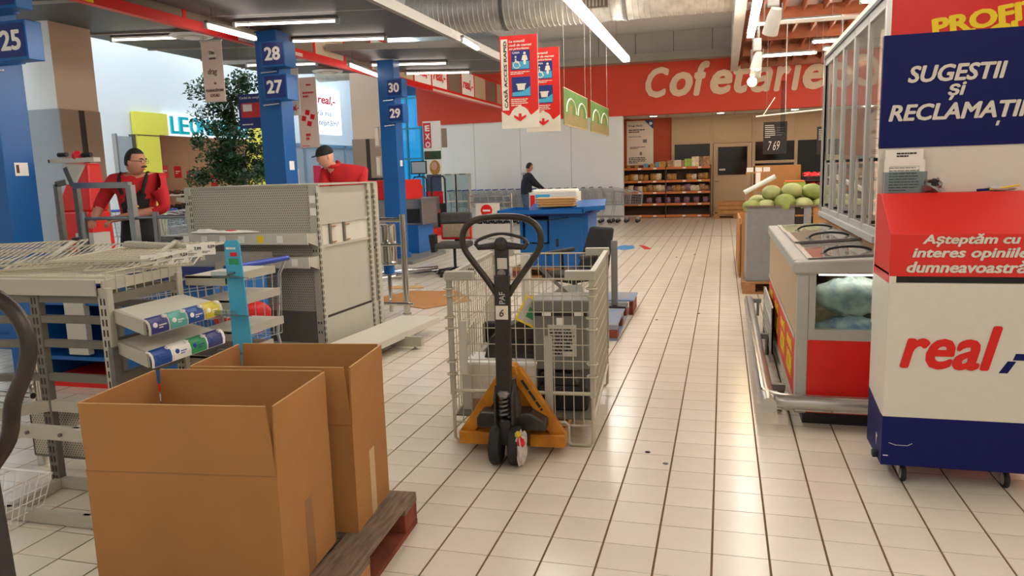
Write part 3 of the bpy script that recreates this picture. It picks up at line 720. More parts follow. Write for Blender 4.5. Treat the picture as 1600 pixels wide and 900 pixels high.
mesh_panel((cw, 0, 0.16), Y3, Z3, cd, 0.78, 22, 10); mesh_panel((-cw, 0, 0.16), Y3, Z3, cd, 0.78, 22, 10)
MB().box(-cw, cw, 0.01, cd - 0.01, 0.15, 0.16).build('bottom_sheet', 'beige_dark', WC)
for sx in (-1, 1):
    for sy in (0, cd):
        x = sx * cw
        MB().box(x - 0.013, x + 0.013, sy - 0.013, sy + 0.013, 0.28, ch).build('corner_post', 'beige_metal', WC)
        MB().box(x - (0.14 if sx > 0 else 0.02), x + (0.02 if sx > 0 else 0.14), sy - 0.025, sy + 0.025, ch - 0.02, ch + 0.03).build('corner_cap', 'beige_metal', WC, bevel=0.004)
        i = -sx
        MB().tube([(x, sy, 0.34), (x, sy, 0.03), (x + i * 0.015, sy, 0.012), (x + i * 0.12, sy, 0.012), (x + i * 0.135, sy, 0.03), (x + i * 0.135, sy, 0.12), (x + i * 0.15, sy, 0.135), (x + i * 0.3, sy, 0.135)], 0.010, 8).build('bent_leg', 'beige_wire', WC, smooth=True)
        if sy == 0:
            for z in (0.40, 0.47, 0.66, 0.72, 0.84, 0.88):
                MB().tube(arc((x, sy - 0.005, z), 0.028, 0, 2 * math.pi, 10, X3, Y3)[:-1], 0.005, 5, closed=True).build('hinge_ring', 'beige_wire', WC)
for sy in (0, cd): MB().cyl((-cw, sy, 0.30), (cw, sy, 0.30), 0.011, 8).build('cross_rod', 'beige_wire', WC)
for sx in (-1, 1): MB().cyl((sx * cw, 0, 0.16), (sx * cw, cd, 0.16), 0.011, 8).build('side_rod', 'beige_wire', WC); MB().bar((sx * cw, 0, ch + .005), (sx * cw, cd, ch + .005), 0.03, 0.022).build('top_rail', 'beige_metal', WC)
MB().box(0.13, 0.175, -0.012, -0.002, 0.16, 0.62).build('latch_strip', 'beige_metal', WC); MB().box(-cw + 0.05, -cw + 0.09, -0.014, -0.003, 0.40, 0.70).build('latch_plate', 'paper_grey', WC)
# loads inside, in the container's frame
def inC(x, y, z):
    a = math.radians(4.6); return (-1.055 + x * math.cos(a) - y * math.sin(a), 3.885 + x * math.sin(a) + y * math.cos(a), z)
RCn = math.radians(4.6)
e = thing('printer_case', 'grey electronics case with white rating label in the wire container', 'electronics', inC(0.20, 0.25, 0.39), RCn)
MB().box(-0.155, 0.155, -0.1, 0.16, 0, 0.33).build('housing', 'grey_cover', e, bevel=0.008); MB().box(-0.16, 0.16, -0.11, 0.17, 0.335, 0.40).build('lid', 'grey_cover', e, bevel=0.01)
MB().box(-0.15, 0.15, -0.104, -0.1, 0.31, 0.335).build('gap_strip', 'black', e)
lb = MB().box(-0.07, 0.09, -0.103, -0.1, 0.08, 0.26).build('rating_label', 'paper_grey', e); lines(lb, (-0.06, -0.104, 0.09), X3, Z3, 0.14, 0.16, 8, 'dark_ink', seed=4)
MB().box(-0.02, 0.02, -0.108, -0.1, 0.26, 0.3).build('latch', 'paper', e)
for x in (-0.10, 0.08): MB().box(x, x + 0.05, -0.11, -0.104, 0.312, 0.33).build('clip', 'white', e)
e = thing('receipt_printer', 'black rounded till unit below the grey case in the wire container', 'electronics', inC(0.20, 0.24, 0.16), RCn)
MB().box(-0.13, 0.15, -0.12, 0.14, 0, 0.14).build('housing', 'soft_black', e, bevel=0.02, seg=3); MB().prism([(-.1, 0), (.1, 0), (.06, .07), (-.12, .08)], (0, -0.1, 0.14), X3, Z3, (0, .2, 0)).build('cover', 'jack_black', e, bevel=0.01)
MB().lathe([(0.05, -0.128), (0.05, -0.12)], n=20, axis='y').build('speaker_disc', 'black', e, loc=(-0.05, 0, 0.08))
e = thing('cream_box', 'cream flat fronted box on the container floor beside the yellow truck frame', 'box', inC(-0.13, 0.22, 0.16), RCn)
MB().box(-0.22, 0.19, -0.1, 0.14, 0, 0.26).build('carton', 'box_white', e); MB().box(-0.225, 0.195, -0.105, 0.145, 0.26, 0.275).build('lid', 'white', e); MB().box(-0.2, 0.17, -0.103, -0.1, 0.0, 0.06).build('base_band', 'cream_panel', e)
e = thing('cash_drawer', 'black slanted unit with cut vents above the cream box', 'electronics', inC(-0.10, 0.30, 0.435), RCn)
MB().prism([(-.16, 0), (.18, 0), (.2, .16), (.05, .22), (-.12, .12)], (0, -0.08, 0), X3, Z3, (0, .28, 0)).build('housing', 'jack_black', e, bevel=0.008)
for i in range(3): MB().box(0.0 + i * .05, .03 + i * .05, -.083, -.08, .03, .045).build('vent_slot', 'black', e)
for i in range(3): MB().box(0.0 + i * .05, .03 + i * .05, -.083, -.08, .09, .12).build('vent_slot', 'black', e)
e = thing('monitor', 'black flat monitor standing on edge in the left half of the wire container', 'electronics', inC(-0.26, 0.66, 0.16), RCn)
MB().box(-0.1, 0.2, -0.03, 0.04, 0.0, 0.40).build('screen_housing', 'soft_black', e, bevel=0.012); MB().box(-0.085, 0.185, -0.034, -0.03, 0.03, 0.37).build('screen', 'dark_glass', e)
e = thing('keyboard_terminal', 'grey till keyboard lying tilted at the back of the wire container', 'electronics', inC(0.05, 0.85, 0.16), RCn)
m = MB(); m.hexa([(-.2, -.2, 0), (.3, -.2, 0), (.3, .25, 0), (-.2, .25, 0), (-.2, -.2, .22), (.3, -.2, .22), (.3, .25, .52), (-.2, .25, .40)]); m.build('housing', 'grey_cover', e, bevel=0.01)
MB().box(-0.1, 0.2, -0.21, -0.2, 0.05, 0.16).build('keypad_recess', 'soft_black', e)
e = thing('manual_booklet', 'yellow framed booklet leaning on the black unit in the wire container', 'booklet', inC(-0.005, 0.2, 0.64), RCn)
e.rotation_euler = (-0.25, 0.45, RCn); MB().box(-.07, .07, -.004, .004, 0, .16).build('cover', 'yellow', e); MB().box(-.058, .058, -.006, -.004, .012, .148).build('page_print', 'paper_grey', e); MB().box(-.02, .05, -.007, -.006, .04, .10).build('green_patch', 'print_green', e)
e = thing('wire_rack', 'small sloping wire rack inside the left wall of the container', 'rack', inC(-0.36, 0.1, 0.43), RCn)
b = MB()
for i in range(15): b.tube([(0.02, i * 0.055, 0), (0.02, i * 0.055, 0.17 + i * .009)], 0.003, 4)
b.tube([(0.02, 0, 0.17), (0.02, 14 * .055, 0.17 + .126)], 0.005, 5); b.tube([(0.02, 0, 0), (0.02, 14 * .055, 0)], 0.005, 5); stuff(b.build('wire_grid', 'beige_wire', e))
MB().box(0.0, 0.05, 0.0, 0.7, -0.27, -0.0).build('back_plate', 'paper_grey', e)

# ---- pallet truck
PJ = thing('pallet_truck', 'yellow hand pallet truck with black loop handle in front of the wire container', 'pallet truck', (-1.07, 3.60, 0), math.radians(3.5))
for sx in (-1, 1):
    w = MB(); x = sx * 0.05
    w.lathe([(0.06, -0.026), (0.094, -0.026), (0.1, -0.02), (0.1, 0.02), (0.094, 0.026), (0.06, 0.026)], n=26, axis='x'); wo = w.build('steer_wheel', 'rubber', PJ, smooth=True, loc=(x, 0, 0.1))
    MB().lathe([(0.058, -0.022), (0.058, 0.022)], n=18, axis='x').build('wheel_hub', 'dull_steel', wo)
wr_ = MB(); rnd = random.Random(5)
def lump(d): return 1 + 0.22 * math.sin(9 * d.x + 5 * d.z) * math.cos(7 * d.y + 3 * d.z)
wr_.ball((0.085, -0.03, 0.10), 0.03, 0.075, 0.085, 14, 10, lump); wr_.build('tangled_wrap', 'paper_grey', PJ)
MB().ball((0.09, -0.065, 0.14), 0.022, 0.03, 0.03, 8, 6, lump).build('wrap_scrap', 'pepper', PJ); MB().ball((0.075, -0.055, 0.175), 0.018, 0.02, 0.02, 8, 6, lump).build('wrap_scrap', 'print_yellow', PJ)
MB().box(-0.03, 0.03, -0.02, 0.12, 0.10, 0.24).build('wheel_yoke', 'jack_black', PJ, bevel=0.01)
m = MB(); m.prism([(-0.17, 0.17), (0.20, 0.16), (0.20, 0.21), (0.12, 0.255), (-0.15, 0.255), (-0.17, 0.22)], (0, 0.05, 0), X3, Z3, (0, 0.14, 0)); m.build('chassis_head', 'jack_black', PJ, bevel=0.01)
yf = 0.17
def leg(a, b, w=0.05, nm='frame_leg'): MB().bar(a, b, 0.07, w, up=(0, 1, 0)).build(nm, 'yellow_paint', PJ, bevel=0.005)
leg((-0.265, yf, 0.09), (-0.015, yf, 0.455)); leg((0.265, yf, 0.09), (0.025, yf, 0.455))
MB().prism([(-0.03, 0.44), (0.045, 0.44), (0.03, 0.49), (-0.01, 0.49)], (0, yf - .035, 0), X3, Z3, (0, .08, 0)).build('frame_apex', 'yellow_paint', PJ, bevel=0.008)
MB().prism([(-0.24, 0.1), (0.24, 0.1), (0.02, 0.45), (0.0, 0.45)], (0, yf + 0.04, 0), X3, Z3, (0, .01, 0)).build('shield_plate', 'yellow_paint', PJ)
lines(PJ, (0.055, yf - 0.0265, 0.405), (0.24, 0, -0.365), (0.365, 0, 0.24), 0.36, 0.016, 1, 'dark_ink', 'worn_print', seed=12, frac=.9)
for sx in (-1, 1):
    MB().box(min(sx * 0.10, sx * 0.29), max(sx * 0.10, sx * 0.29), yf - .05, yf + .05, 0.05, 0.12).build('frame_foot', 'yellow_paint', PJ, bevel=0.006)
    f = MB(); f.box(sx * 0.19 - 0.08, sx * 0.19 + 0.08, yf + 0.05, 1.22, 0.055, 0.105); fo = f.build('fork', 'yellow_paint', PJ, bevel=0.01)
    MB().lathe([(0.04, -0.05), (0.04, 0.05)], n=16, axis='x').build('load_roller', 'rubber', fo, loc=(sx * 0.19, 1.1, 0.041), smooth=True)
MB().lathe([(0.05, 0.24), (0.055, 0.28), (0.045, 0.36), (0.03, 0.40), (0.03, 0.44)], (0.02, 0.06, 0), n=18).build('pump_body', 'jack_black', PJ, smooth=True)
coil = [(0.0 + 0.024 * math.cos(t * 0.6), -0.02 + 0.024 * math.sin(t * 0.6), 0.26 + 0.11 * t / 52) for t in range(53)]
MB().tube(coil, 0.006, 6).build('return_spring', 'dull_steel', PJ, smooth=True); MB().lathe([(0.032, 0.37), (0.034, 0.385), (0.02, 0.40)], (0, -0.02, 0), n=14).build('spring_cap', 'steel', PJ, smooth=True)
for sx in (-1, 1): MB().prism([(-.04, .22), (.03, .22), (.045, .34), (.0, .42), (-.045, .36)], (sx * 0.045 - .006, -0.0, 0), Y3, Z3, (.012, 0, 0)).build('knuckle_plate', 'jack_black', PJ, bevel=0.003)
MB().bar((0.0, -0.005, 0.36), (0.0, 0.03, 0.99), 0.078, 0.045, up=(0, 1, 0)).build('draw_bar', 'jack_black', PJ, bevel=0.006)
yl = 0.035
loop = [(0.03, yl - .005, 0.885), (0.075, yl, 0.955), (0.15, yl, 1.055), (0.19, yl, 1.115), (0.202, yl, 1.165), (0.192, yl, 1.215), (0.155, yl, 1.255), (0.09, yl, 1.277), (0.0, yl, 1.283)]
loop = loop + [(-x, y, z) for (x, y, z) in loop[:-1][::-1]]
def smooth_path(p, n=4):
    p = [Vector(q) for q in p]; out = []
    for i in range(len(p) - 1):
        a, b, c, d_ = p[max(i - 1, 0)], p[i], p[i + 1], p[min(i + 2, len(p) - 1)]
        for k in range(n):
            t = k / n; out.append(0.5 * ((2 * b) + (c - a) * t + (2 * a - 5 * b + 4 * c - d_) * t * t + (3 * b - a - 3 * c + d_) * t ** 3))
    return out + [p[-1]]
MB().tube(smooth_path(loop), 0.0165, 12).build('loop_handle', 'worn_black', PJ, smooth=True)
MB().ball((0, yl - .01, 1.145), 0.036, 0.03, 0.036, 14, 10).build('lever_hub', 'jack_black', PJ, smooth=True)
MB().tube([(-0.135, yl, 1.15), (-0.12, yl, 1.128), (0, yl, 1.14), (0.12, yl, 1.128), (0.135, yl, 1.15)], [0.012, 0.015, 0.022, 0.015, 0.012], 10).build('cross_lever', 'jack_black', PJ, smooth=True)
MB().tube(smooth_path([(-0.135, yl, 1.15), (-0.115, yl, 1.167), (-0.05, yl, 1.19), (0.0, yl, 1.197), (0.05, yl, 1.19), (0.11, yl, 1.172), (0.135, yl, 1.15)]), 0.0085, 8).build('release_lever', 'jack_black', PJ, smooth=True)
MB().bar((0, yl, 0.98), (0, yl, 1.14), 0.07, 0.035, up=(0, 1, 0)).build('handle_neck', 'jack_black', PJ, bevel=0.006)
def sh(z): return -0.005 + 0.035 * (z - 0.36) / 0.63 - 0.0235
s6 = MB().box(-0.032, 0.032, sh(.80) - 0.002, sh(.80) + .003, 0.765, 0.835).build('number_sticker', 'cream_print', PJ); text('6', s6, (-0.012, sh(.80) - 0.0025, 0.78), X3, Z3, 0.022, 0.038, 'dark_ink', 'number', bold=0.0, shear=0.2)
MB().box(-0.02, 0.03, yl - .0205, yl - .0175, 1.02, 1.075).build('torn_sticker', 'paper_grey', PJ); MB().lathe([(0.022, -.003), (0.022, 0)], n=16, axis='y').build('round_sticker', 'steel', PJ, loc=(0.0, yl - .018, 0.995))
text('PAF', PJ, (0.018, sh(.87) - 0.0015, 0.845), (0, 0, 1), (-1, 0, 0), 0.06, 0.03, 'paper_grey', bold=0.01)
# ================================================================ SUGGESTION STAND
SB = thing('suggestion_stand', 'red, white and blue wheeled suggestion box with navy back board', 'suggestion box', (0.725, 3.70, 0))
w = 0.66; dp = 0.36
MB().box(0, w, 0, dp, 0.095, 0.33).build('blue_base', 'navy', SB, bevel=0.003); MB().box(0, w, 0.0, dp, 0.33, 0.955).build('white_body', 'box_white', SB, bevel=0.003)
MB().box(0.0, 0.03, 0.001, dp, 0.955, 1.0).build('side_rib', 'box_white', SB); MB().box(0.03, w, 0.02, dp, 0.955, 0.99).build('posting_slot', 'black', SB)
# side: white falls in a slant to blue
MB().prism([(0, .325), (dp, .325), (dp, .375)], (-0.0012, 0, 0), Y3, Z3, (0.001, 0, 0)).build('side_slant', 'navy', SB)
hd = MB(); hd.prism([(0.0, 0.985), (0.0, 1.175), (0.27, 1.345), (dp, 1.345), (dp, 0.985)], (0.0, 0, 0), Y3, Z3, (w, 0, 0)); hd.build('red_hood', 'red_hood', SB, bevel=0.003)
MB().box(-0.0, w, dp, dp + 0.02, 0.7, 1.57).build('back_board', 'box_white', SB); MB().box(0.0, w, dp - 0.006, dp + 0.024, 1.56, 2.085).build('header_board', 'navy', SB)
MB().box(-.0012, 0, 0, dp, .955, .99).build('side_strip', 'red', SB)
def pt(px, py, Y): p = PY(px, py, Y); return (p.x - 0.725, p.y - 3.70, p.z)
def words(s, p0, p1, Y, h, m, dy=-0.001, shear=0.22, bold=0.034):
    a = PY(*p0, Y); b = PY(*p1, Y); text(s, SB, (a.x - 0.725, Y - 3.70 + dy, (a.z + b.z) / 2), X3, Z3, b.x - a.x, h, m, bold=bold, shear=shear)
YH = 3.70 + dp - 0.008
words('SUGESTII', (1418, 129), (1573, 123), YH, 0.078, 'box_white')
words('și', (1480, 159), (1509, 153), YH, 0.082, 'box_white')
words('RECLAMATII', (1388, 190), (1604, 182), YH, 0.078, 'box_white')
q = PY(1558, 187, YH); MB().prism([(0, 0), (.012, 0), (.006, -.022), (-.006, -.022)], (q.x - .725, YH - 3.70 - .003, q.z - .004), X3, Z3, (0, .002, 0)).build('lettering_comma', 'box_white', SB)
words('Așteptăm cu', (1441, 386), (1594, 385), 3.70, 0.058, 'box_white'); words('interes opiniile', (1425, 407), (1606, 407), 3.70, 0.057, 'box_white'); words('dumneavoastră', (1416, 426), (1606, 427), 3.70, 0.055, 'box_white')
a = PY(1405, 575, 3.70); b = PY(1562, 583, 3.70)
text('real', SB, (a.x - 0.725, -0.001, a.z - 0.0), X3, Z3, b.x - a.x, 0.205, 'red', 'brand_lettering', bold=0.03, shear=0.26)
c = PY(1560, 583, 3.70)
MB().prism([(0, 0), (.035, 0), (.066, .055), (.033, .055)], (c.x - 0.725 + .0, -0.0015, c.z), X3, Z3, (0, .001, 0)).build('brand_comma', 'navy', SB)
MB().prism([(0.052, .06), (.135, .06), (.145, .09), (.062, .09)], (c.x - 0.725, -0.0015, c.z), X3, Z3, (0, .001, 0)).build('brand_dash', 'navy', SB)
for (x, y) in ((0.09, 0.06), (0.52, 0.07), (0.09, 0.30), (0.56, 0.30)):
    k = MB().prism([(-.025, .095), (.03, .095), (.03, .05), (.012, .03), (-.012, .03)], (x - .0, y + .012, 0), Y3, Z3, (.004, 0, 0)).build('caster', 'alu', SB)
    MB().lathe([(0.014, -0.011), (0.036, -0.011), (0.04, -0.006), (0.04, 0.006), (0.036, 0.011), (0.014, 0.011)], n=22, axis='x').build('wheel', 'rubber', k, smooth=True, loc=(x + .018, y, 0.04)); MB().lathe([(0.027, -0.012), (0.027, 0.012)], n=16, axis='x').build('wheel_rim', 'alu', k, loc=(x + .018, y, 0.04))
MB().box(-.02, .0, .08, .12, .10, .125).build('brake_pedal', 'black', SB)
# scratches on the blue base
sc = MB(); sc.tube([(0.03, -0.001, 0.205), (0.06, -0.001, 0.195), (0.11, -0.001, 0.195), (0.13, -0.001, 0.207)], 0.0012, 4); sc.build('scratch', 'box_white', SB); MB().box(0.008, 0.03, -0.0008, 0, 0.14, 0.145).build('scratch', 'box_white', SB)
MB().prism([(.1, .2), (.13, .21), (.125, .17), (.12, .15), (.118, .18)], (-0.0008, 0, 0), Y3, Z3, (.001, 0, 0)).build('scratch', 'box_white', SB)
# form holder and forms on the ledge
e = thing('form_holder', 'clear holder with white printed comment forms on the red hood', 'paper holder', (0.745, 4.015, 1.346)); e.rotation_euler = (0.0, 0, 0)
MB().box(0.0, 0.175, 0, 0.012, 0, 0.155).build('forms', 'paper', e); MB().box(0.002, 0.165, 0.002, 0.01, 0.155, 0.205).build('form_top', 'paper', e)
MB().box(-0.006, 0.185, -0.006, -0.004, 0, 0.10).build('clear_front', 'clear_plastic', e)
lines(e, (0.02, -0.0005, 0.01), X3, Z3, 0.135, 0.12, 9, 'grey_ink', seed=3, frac=0.3); lines(e, (0.05, 0.0015, 0.17), X3, Z3, 0.09, 0.025, 2, 'dark_ink', seed=6, frac=0.6)
m = MB(); m.box(.022, .15, -.0012, 0, .100, .1012); m.box(.022, .15, -.0012, 0, .125, .1262); m.box(.022, .0232, -.0012, 0, .100, .126); m.box(.149, .15, -.0012, 0, .100, .126); stuff(m.build('printed_frame', 'grey_ink', e))
e = thing('crumpled_wrapper', 'crumpled silver and black wrapper beside the comment forms', 'wrapper', (0.955, 4.0, 1.3455))
MB().ball((0, 0, 0.032), 0.04, 0.03, 0.033, 12, 8, lambda d: 1 + .3 * math.sin(11 * d.x + 4 * d.z) * math.cos(9 * d.y)).build('foil', 'steel', e); MB().ball((0.0, -0.012, 0.045), 0.024, 0.02, 0.018, 9, 6, lambda d: 1 + .3 * math.sin(13 * d.x)).build('dark_print', 'black', e)
e = thing('pen', 'yellow pen with dark grip lying on the suggestion box ledge', 'pen', (1.19, 4.0, 1.352))
MB().cyl((0, 0, 0.003), (0.12, -.01, 0.02), 0.004, 8).build('barrel', 'yellow', e); MB().cyl((-0.05, .004, 0.0), (0.0, 0, 0.003), 0.006, 8).build('grip', 'navy', e)
e = thing('rag', 'small crumpled grey rag under the pen on the ledge', 'rag', (1.24, 4.02, 1.3455)); MB().ball((0, 0, 0.013), 0.06, 0.03, 0.013, 12, 6, lambda d: 1 + .2 * math.sin(8 * d.x)).build('cloth', 'paper_grey', e)

# ================================================================ FREEZER
FZ = thing('chest_freezer', 'long chest freezer with glass lids and red ice front beside the suggestion box', 'freezer', (0.41, 4.5, 0))
FL = 2.62; FW = 1.5
MB().box(0.05, FW, 0.04, FL - .04, 0.0, 0.09).build('plinth', 'black', FZ)
MB().box(0.03, FW, 0.03, FL, 0.09, 0.40).build('hull', 'grey_paint', FZ)
m = MB(); m.box(0.0, 0.065, 0, 0.06, 0.07, 0.90); m.build('corner_post', 'grey_paint', FZ, bevel=0.006)
MB().box(0.065, FW, 0.0, 0.05, 0.505, 0.565).build('mid_rail', 'grey_paint', FZ); MB().box(0.065, FW, 0.002, 0.05, 0.075, 0.505).build('red_panel', 'red', FZ, bevel=0.002)
MB().box(0.065, 0.10, 0.0, 0.05, 0.565, 0.90).build('mid_post', 'grey_paint', FZ); MB().box(0.10, FW, 0.012, 0.018, 0.565, 0.885).build('front_window', 'glass', FZ)
MB().box(.66, FW, .34, FL, .40, .948).build('rear_hull', 'grey_paint', FZ); MB().cyl((.12, .06, .875), (FW, .06, .875), .008, 6).build('added_window_light', 'lamp_case', FZ)  # glowing strip added behind the beam to brighten the ice bags
MB().box(0.04, FW, 0.03, FL, 0.40, 0.42).build('tank_floor', 'paper_grey', FZ); MB().box(0.03, 0.05, 0.05, FL, 0.42, 0.90).build('tank_wall', 'box_white', FZ); MB().box(0.05, FW, FL - .04, FL, 0.40, 0.92).build('tank_end', 'grey_paint', FZ)
m = MB(); m.hexa([(-.02, -.02, .885), (FW, -.02, .885), (FW, .05, .885), (-.02, .05, .885), (-.02, -.02, .955), (FW, -.02, 1.03), (FW, .05, 1.03), (-.02, .05, .955)]); m.build('front_beam', 'grey_paint', FZ, bevel=0.012)
m = MB(); m.box(-.02, .07, .05, FL, .885, .958); m.build('side_beam', 'grey_paint', FZ, bevel=0.01)
m = MB(); m.hexa([(-.02, FL - .05, .885), (FW, FL - .05, .885), (FW, FL, .885), (-.02, FL, .885), (-.02, FL - .05, .958), (FW, FL - .05, 1.03), (FW, FL, 1.03), (-.02, FL, .958)]); m.build('rear_beam', 'grey_paint', FZ, bevel=0.012)
# sloping glass lids with arched grips
lw = (FL - 0.1) / 3
for i in range(3):
    y0 = 0.05 + i * lw; y1 = y0 + lw - 0.015; dz = 0.012 * (i % 2)
    za, zb_ = 0.955 + dz, 0.992 + dz
    l = MB(); l.hexa([(.06, y0, za), (.62, y0, zb_), (.62, y1, zb_), (.06, y1, za), (.06, y0, za + .006), (.62, y0, zb_ + .006), (.62, y1, zb_ + .006), (.06, y1, za + .006)]); lo = l.build('glass_lid', 'lid_glass', FZ)
    fr = MB(); fr.bar((.06, y0, za + .006), (.62, y0, zb_ + .006), .018, .016); fr.build('lid_edge', 'dull_steel', lo)
    fr = MB(); fr.bar((.07, y0, za + .006), (.07, y1, za + .006), .03, .018); fr.build('lid_edge', 'alu', lo)
    gy = y0 + lw * 0.30; gx = 0.30; gz = za + .026
    MB().tube(smooth_path([(gx - .13, gy, gz - .008), (gx - .09, gy, gz + .016), (gx, gy, gz + .028), (gx + .09, gy, gz + .022), (gx + .13, gy, gz + .006)]), 0.008, 8).build('lid_grip', 'black', lo, smooth=True)
    for s in (-1, 1): MB().lathe([(0.018, 0), (0.018, 0.01)], (gx + s * .13, gy, gz - .012 + s * .007), n=12).build('grip_boss', 'dull_steel', lo)
rnd = random.Random(8)
for i in range(3):
    for j in range(2):
        e = MB(); e.box(-.11, .11, -.2, .2, 0, .18 + .1 * rnd.random())
        eo = e.build('frozen_carton', 'frozen_pack' if (i + j) % 2 else 'snack_cream', bevel=0.01, loc=(0.41 + .19 + j * .26, 4.5 + .55 + i * .78, .42)); tag(eo, 'frozen food cartons under the chest freezer lids', 'carton', 'frozen cartons in the chest freezer')
for (x, z, s, mt, lbt) in ((.30, .43, .13, 'ice_bag', 'blue printed ice cube bag at the bottom of the freezer window'), (.62, .43, .14, 'ice_clear', 'clear ice cube bag at the right of the freezer window'), (.30, .63, .15, 'ice_clear', 'clear ice cube bag on top in the freezer window'), (.66, .64, .14, 'ice_bag', 'blue printed ice cube bag on top at the right of the freezer window')):
    e = MB(); e.ball((0, 0, s * .75), .19, .07, s * .78, 18, 12, lambda d: 1 + .10 * math.sin(17 * d.x + 9 * d.z) * math.cos(13 * d.z)); eo = e.build('ice_bag', mt, smooth=True, loc=(0.41 + x, 4.5 + .13, z)); tag(eo, lbt, 'ice bag', 'ice bags in the freezer window')
# aisle side: cream panel, red promo strip with yellow words, louvred guard
MB().box(0.0, 0.03, 0.06, FL, 0.52, 0.885).build('side_panel', 'cream_panel', FZ); MB().box(-0.006, 0.0, 0.06, FL, 0.50, 0.525).build('price_rail', 'alu', FZ)
MB().box(0.0, 0.03, 0.06, FL, 0.15, 0.50).build('red_strip', 'red_band', FZ); MB().box(-.002, .03, 0.06, FL, 0.09, 0.15).build('kick_grille', 'alu', FZ)
for i, y in enumerate((2.4, 1.75, 1.1, 0.55)):
    text('PROFITĂ', FZ, (-0.001, y, 0.38), (0, -1, 0), Z3, 0.34, 0.075, 'yellow', 'promo_lettering', bold=0.03); text('ACUM', FZ, (-0.001, y, 0.22), (0, -1, 0), Z3, 0.34, 0.13, 'yellow', 'promo_lettering', bold=0.04)
gd = thing('side_guard', 'white louvred guard plate leaning at the aisle side of the freezer', 'guard', (0.38, 6.3, 0)); MB().box(-.012, .0, -.35, .75, 0.06, .42).build('plate', 'grey_paint', gd)
for i in range(4): MB().box(-.02, -.012, -.33, .73, .08 + i * .07, .10 + i * .07).build('louvre', 'alu', gd)
MB().box(-.02, .0, -.35, -.33, 0, .42).build('post', 'grey_paint', gd); MB().box(-.02, .0, .73, .75, 0, .42).build('post', 'grey_paint', gd)
# bumper rail
BR = thing('bumper_rail', 'polished steel trolley bumper rail around the freezer foot', 'rail', (0, 0, 0)); zr = 0.15
path = [(0.26, 7.9, zr), (0.26, 4.60, zr), (0.272, 4.53, zr), (0.31, 4.475, zr), (0.37, 4.455, zr), (0.45, 4.45, zr), (1.3, 4.45, zr)]
def ribbon(m, path, hw, hh):
    for i in range(len(path) - 1): m.bar(path[i], path[i + 1], hw, hh)
m = MB(); m.tube(smooth_path(path, 4), 0.046, 12); m.build('rail_tube', 'alu', BR, smooth=True)
for z in (zr + .034, zr - .034): MB().tube([Vector(p) + Vector((-.022, -.022, z - zr)) for p in path], .012, 6).build('rail_rib', 'chrome', BR, smooth=True)
for p in ((.33, 7.86), (.33, 6.2), (.33, 4.75), (1.0, 4.49)): MB().bar((p[0] - .06, p[1], zr), (p[0] + .05, p[1], zr), .04, .04).build('bracket', 'dull_steel', BR); MB().cyl((p[0] + .02, p[1] + (.0 if p[0] < .9 else .0), 0), (p[0] + .02, p[1], zr), .014, 8).build('foot', 'dull_steel', BR)
# upright glass door cabinet above
UF = thing('display_fridge', 'tall glass door frozen food cabinet standing above the chest freezer', 'fridge', (0.90, 4.86, 0)); ul = 2.68; z0, z1 = 1.05, 2.42
m = MB(); m.box(-.02, .10, 0, ul, .95, 1.02); m.build('copper_rail', 'crate_wood', UF); MB().box(-.05, 1.0, 0, ul, 1.02, 1.06).build('base_shelf', 'grey_paint', UF)
MB().box(-.03, 1.0, 0, ul, z1, z1 + .06).build('top_frame', 'box_white', UF); MB().box(-.036, -.03, 0, ul, z1 - .005, z1 + .02).build('seal', 'black', UF)
MB().box(.7, .72, 0.03, ul, 1.06, z1).build('back_panel', 'cream_panel', UF)
nd = 5; dw = ul / nd
for i in range(nd):
    y0, y1 = i * dw, (i + 1) * dw
    d = MB().box(-.012, -.006, y0 + .03, y1 - .03, 1.10, z1 - .06).build('door', 'fridge_glass', UF)
    for (a, b_) in ((y0 + .005, y0 + .03), (y1 - .03, y1 - .005)): MB().box(-.025, .0, a, b_, 1.06, z1).build('door_stile', 'grey_paint', d)
    for (a, b_) in ((1.06, 1.10), (z1 - .06, z1)): MB().box(-.025, .0, y0 + .03, y1 - .03, a, b_).build('door_rail', 'grey_paint', d)
    MB().box(-.06, -.045, y0 + .06, y0 + .08, 1.12, 1.52).build('door_handle', 'grey_paint', d)
    for zz in (1.13, 1.50): MB().box(-.05, -.012, y0 + .06, y0 + .08, zz, zz + .02).build('handle_mount', 'black', d)
    if i in (0, 1): MB().cyl((.06, y0 + .03, 1.15), (.06, y0 + .03, z1 - .1 if i < 2 else 1.6), .012, 8).build('door_light', 'lamp_case', UF)
for zz in (1.35, 1.65, 1.95, 2.2): MB().box(.12, .7, .03, ul, zz, zz + .015).build('shelf', 'paper_grey', UF)
MB().box(-.04, .0, ul - .03, ul + .005, 1.0, z1 + .06).build('end_trim', 'alu', UF); MB().box(-.03, 1.0, ul - .02, ul, 1.06, z1).build('end_pane', 'fridge_glass', UF)
MB().box(0.0, 1.2, -.02, .0, 1.04, 2.95).build('end_board', 'red', UF); MB().box(-.025, 0.0, -.022, .01, 1.0, z1 + .06).build('end_trim', 'alu', UF)
a = PY(1460, 52, 4.808); b = PY(1600, 30, 4.808)
u = Vector((1, 0, .135)).normalized(); vv = Vector((-.12, 0, 1)).normalized()
text('PROFITĂ', UF, (a.x - .90, -.021, a.z - .02), u, vv, .66, .135, 'yellow', 'promo_lettering', bold=.05); text('ACUM', UF, (a.x - .90 + .15, -.021, a.z - .16), u, vv, .5, .17, 'yellow', 'promo_lettering', bold=.05)
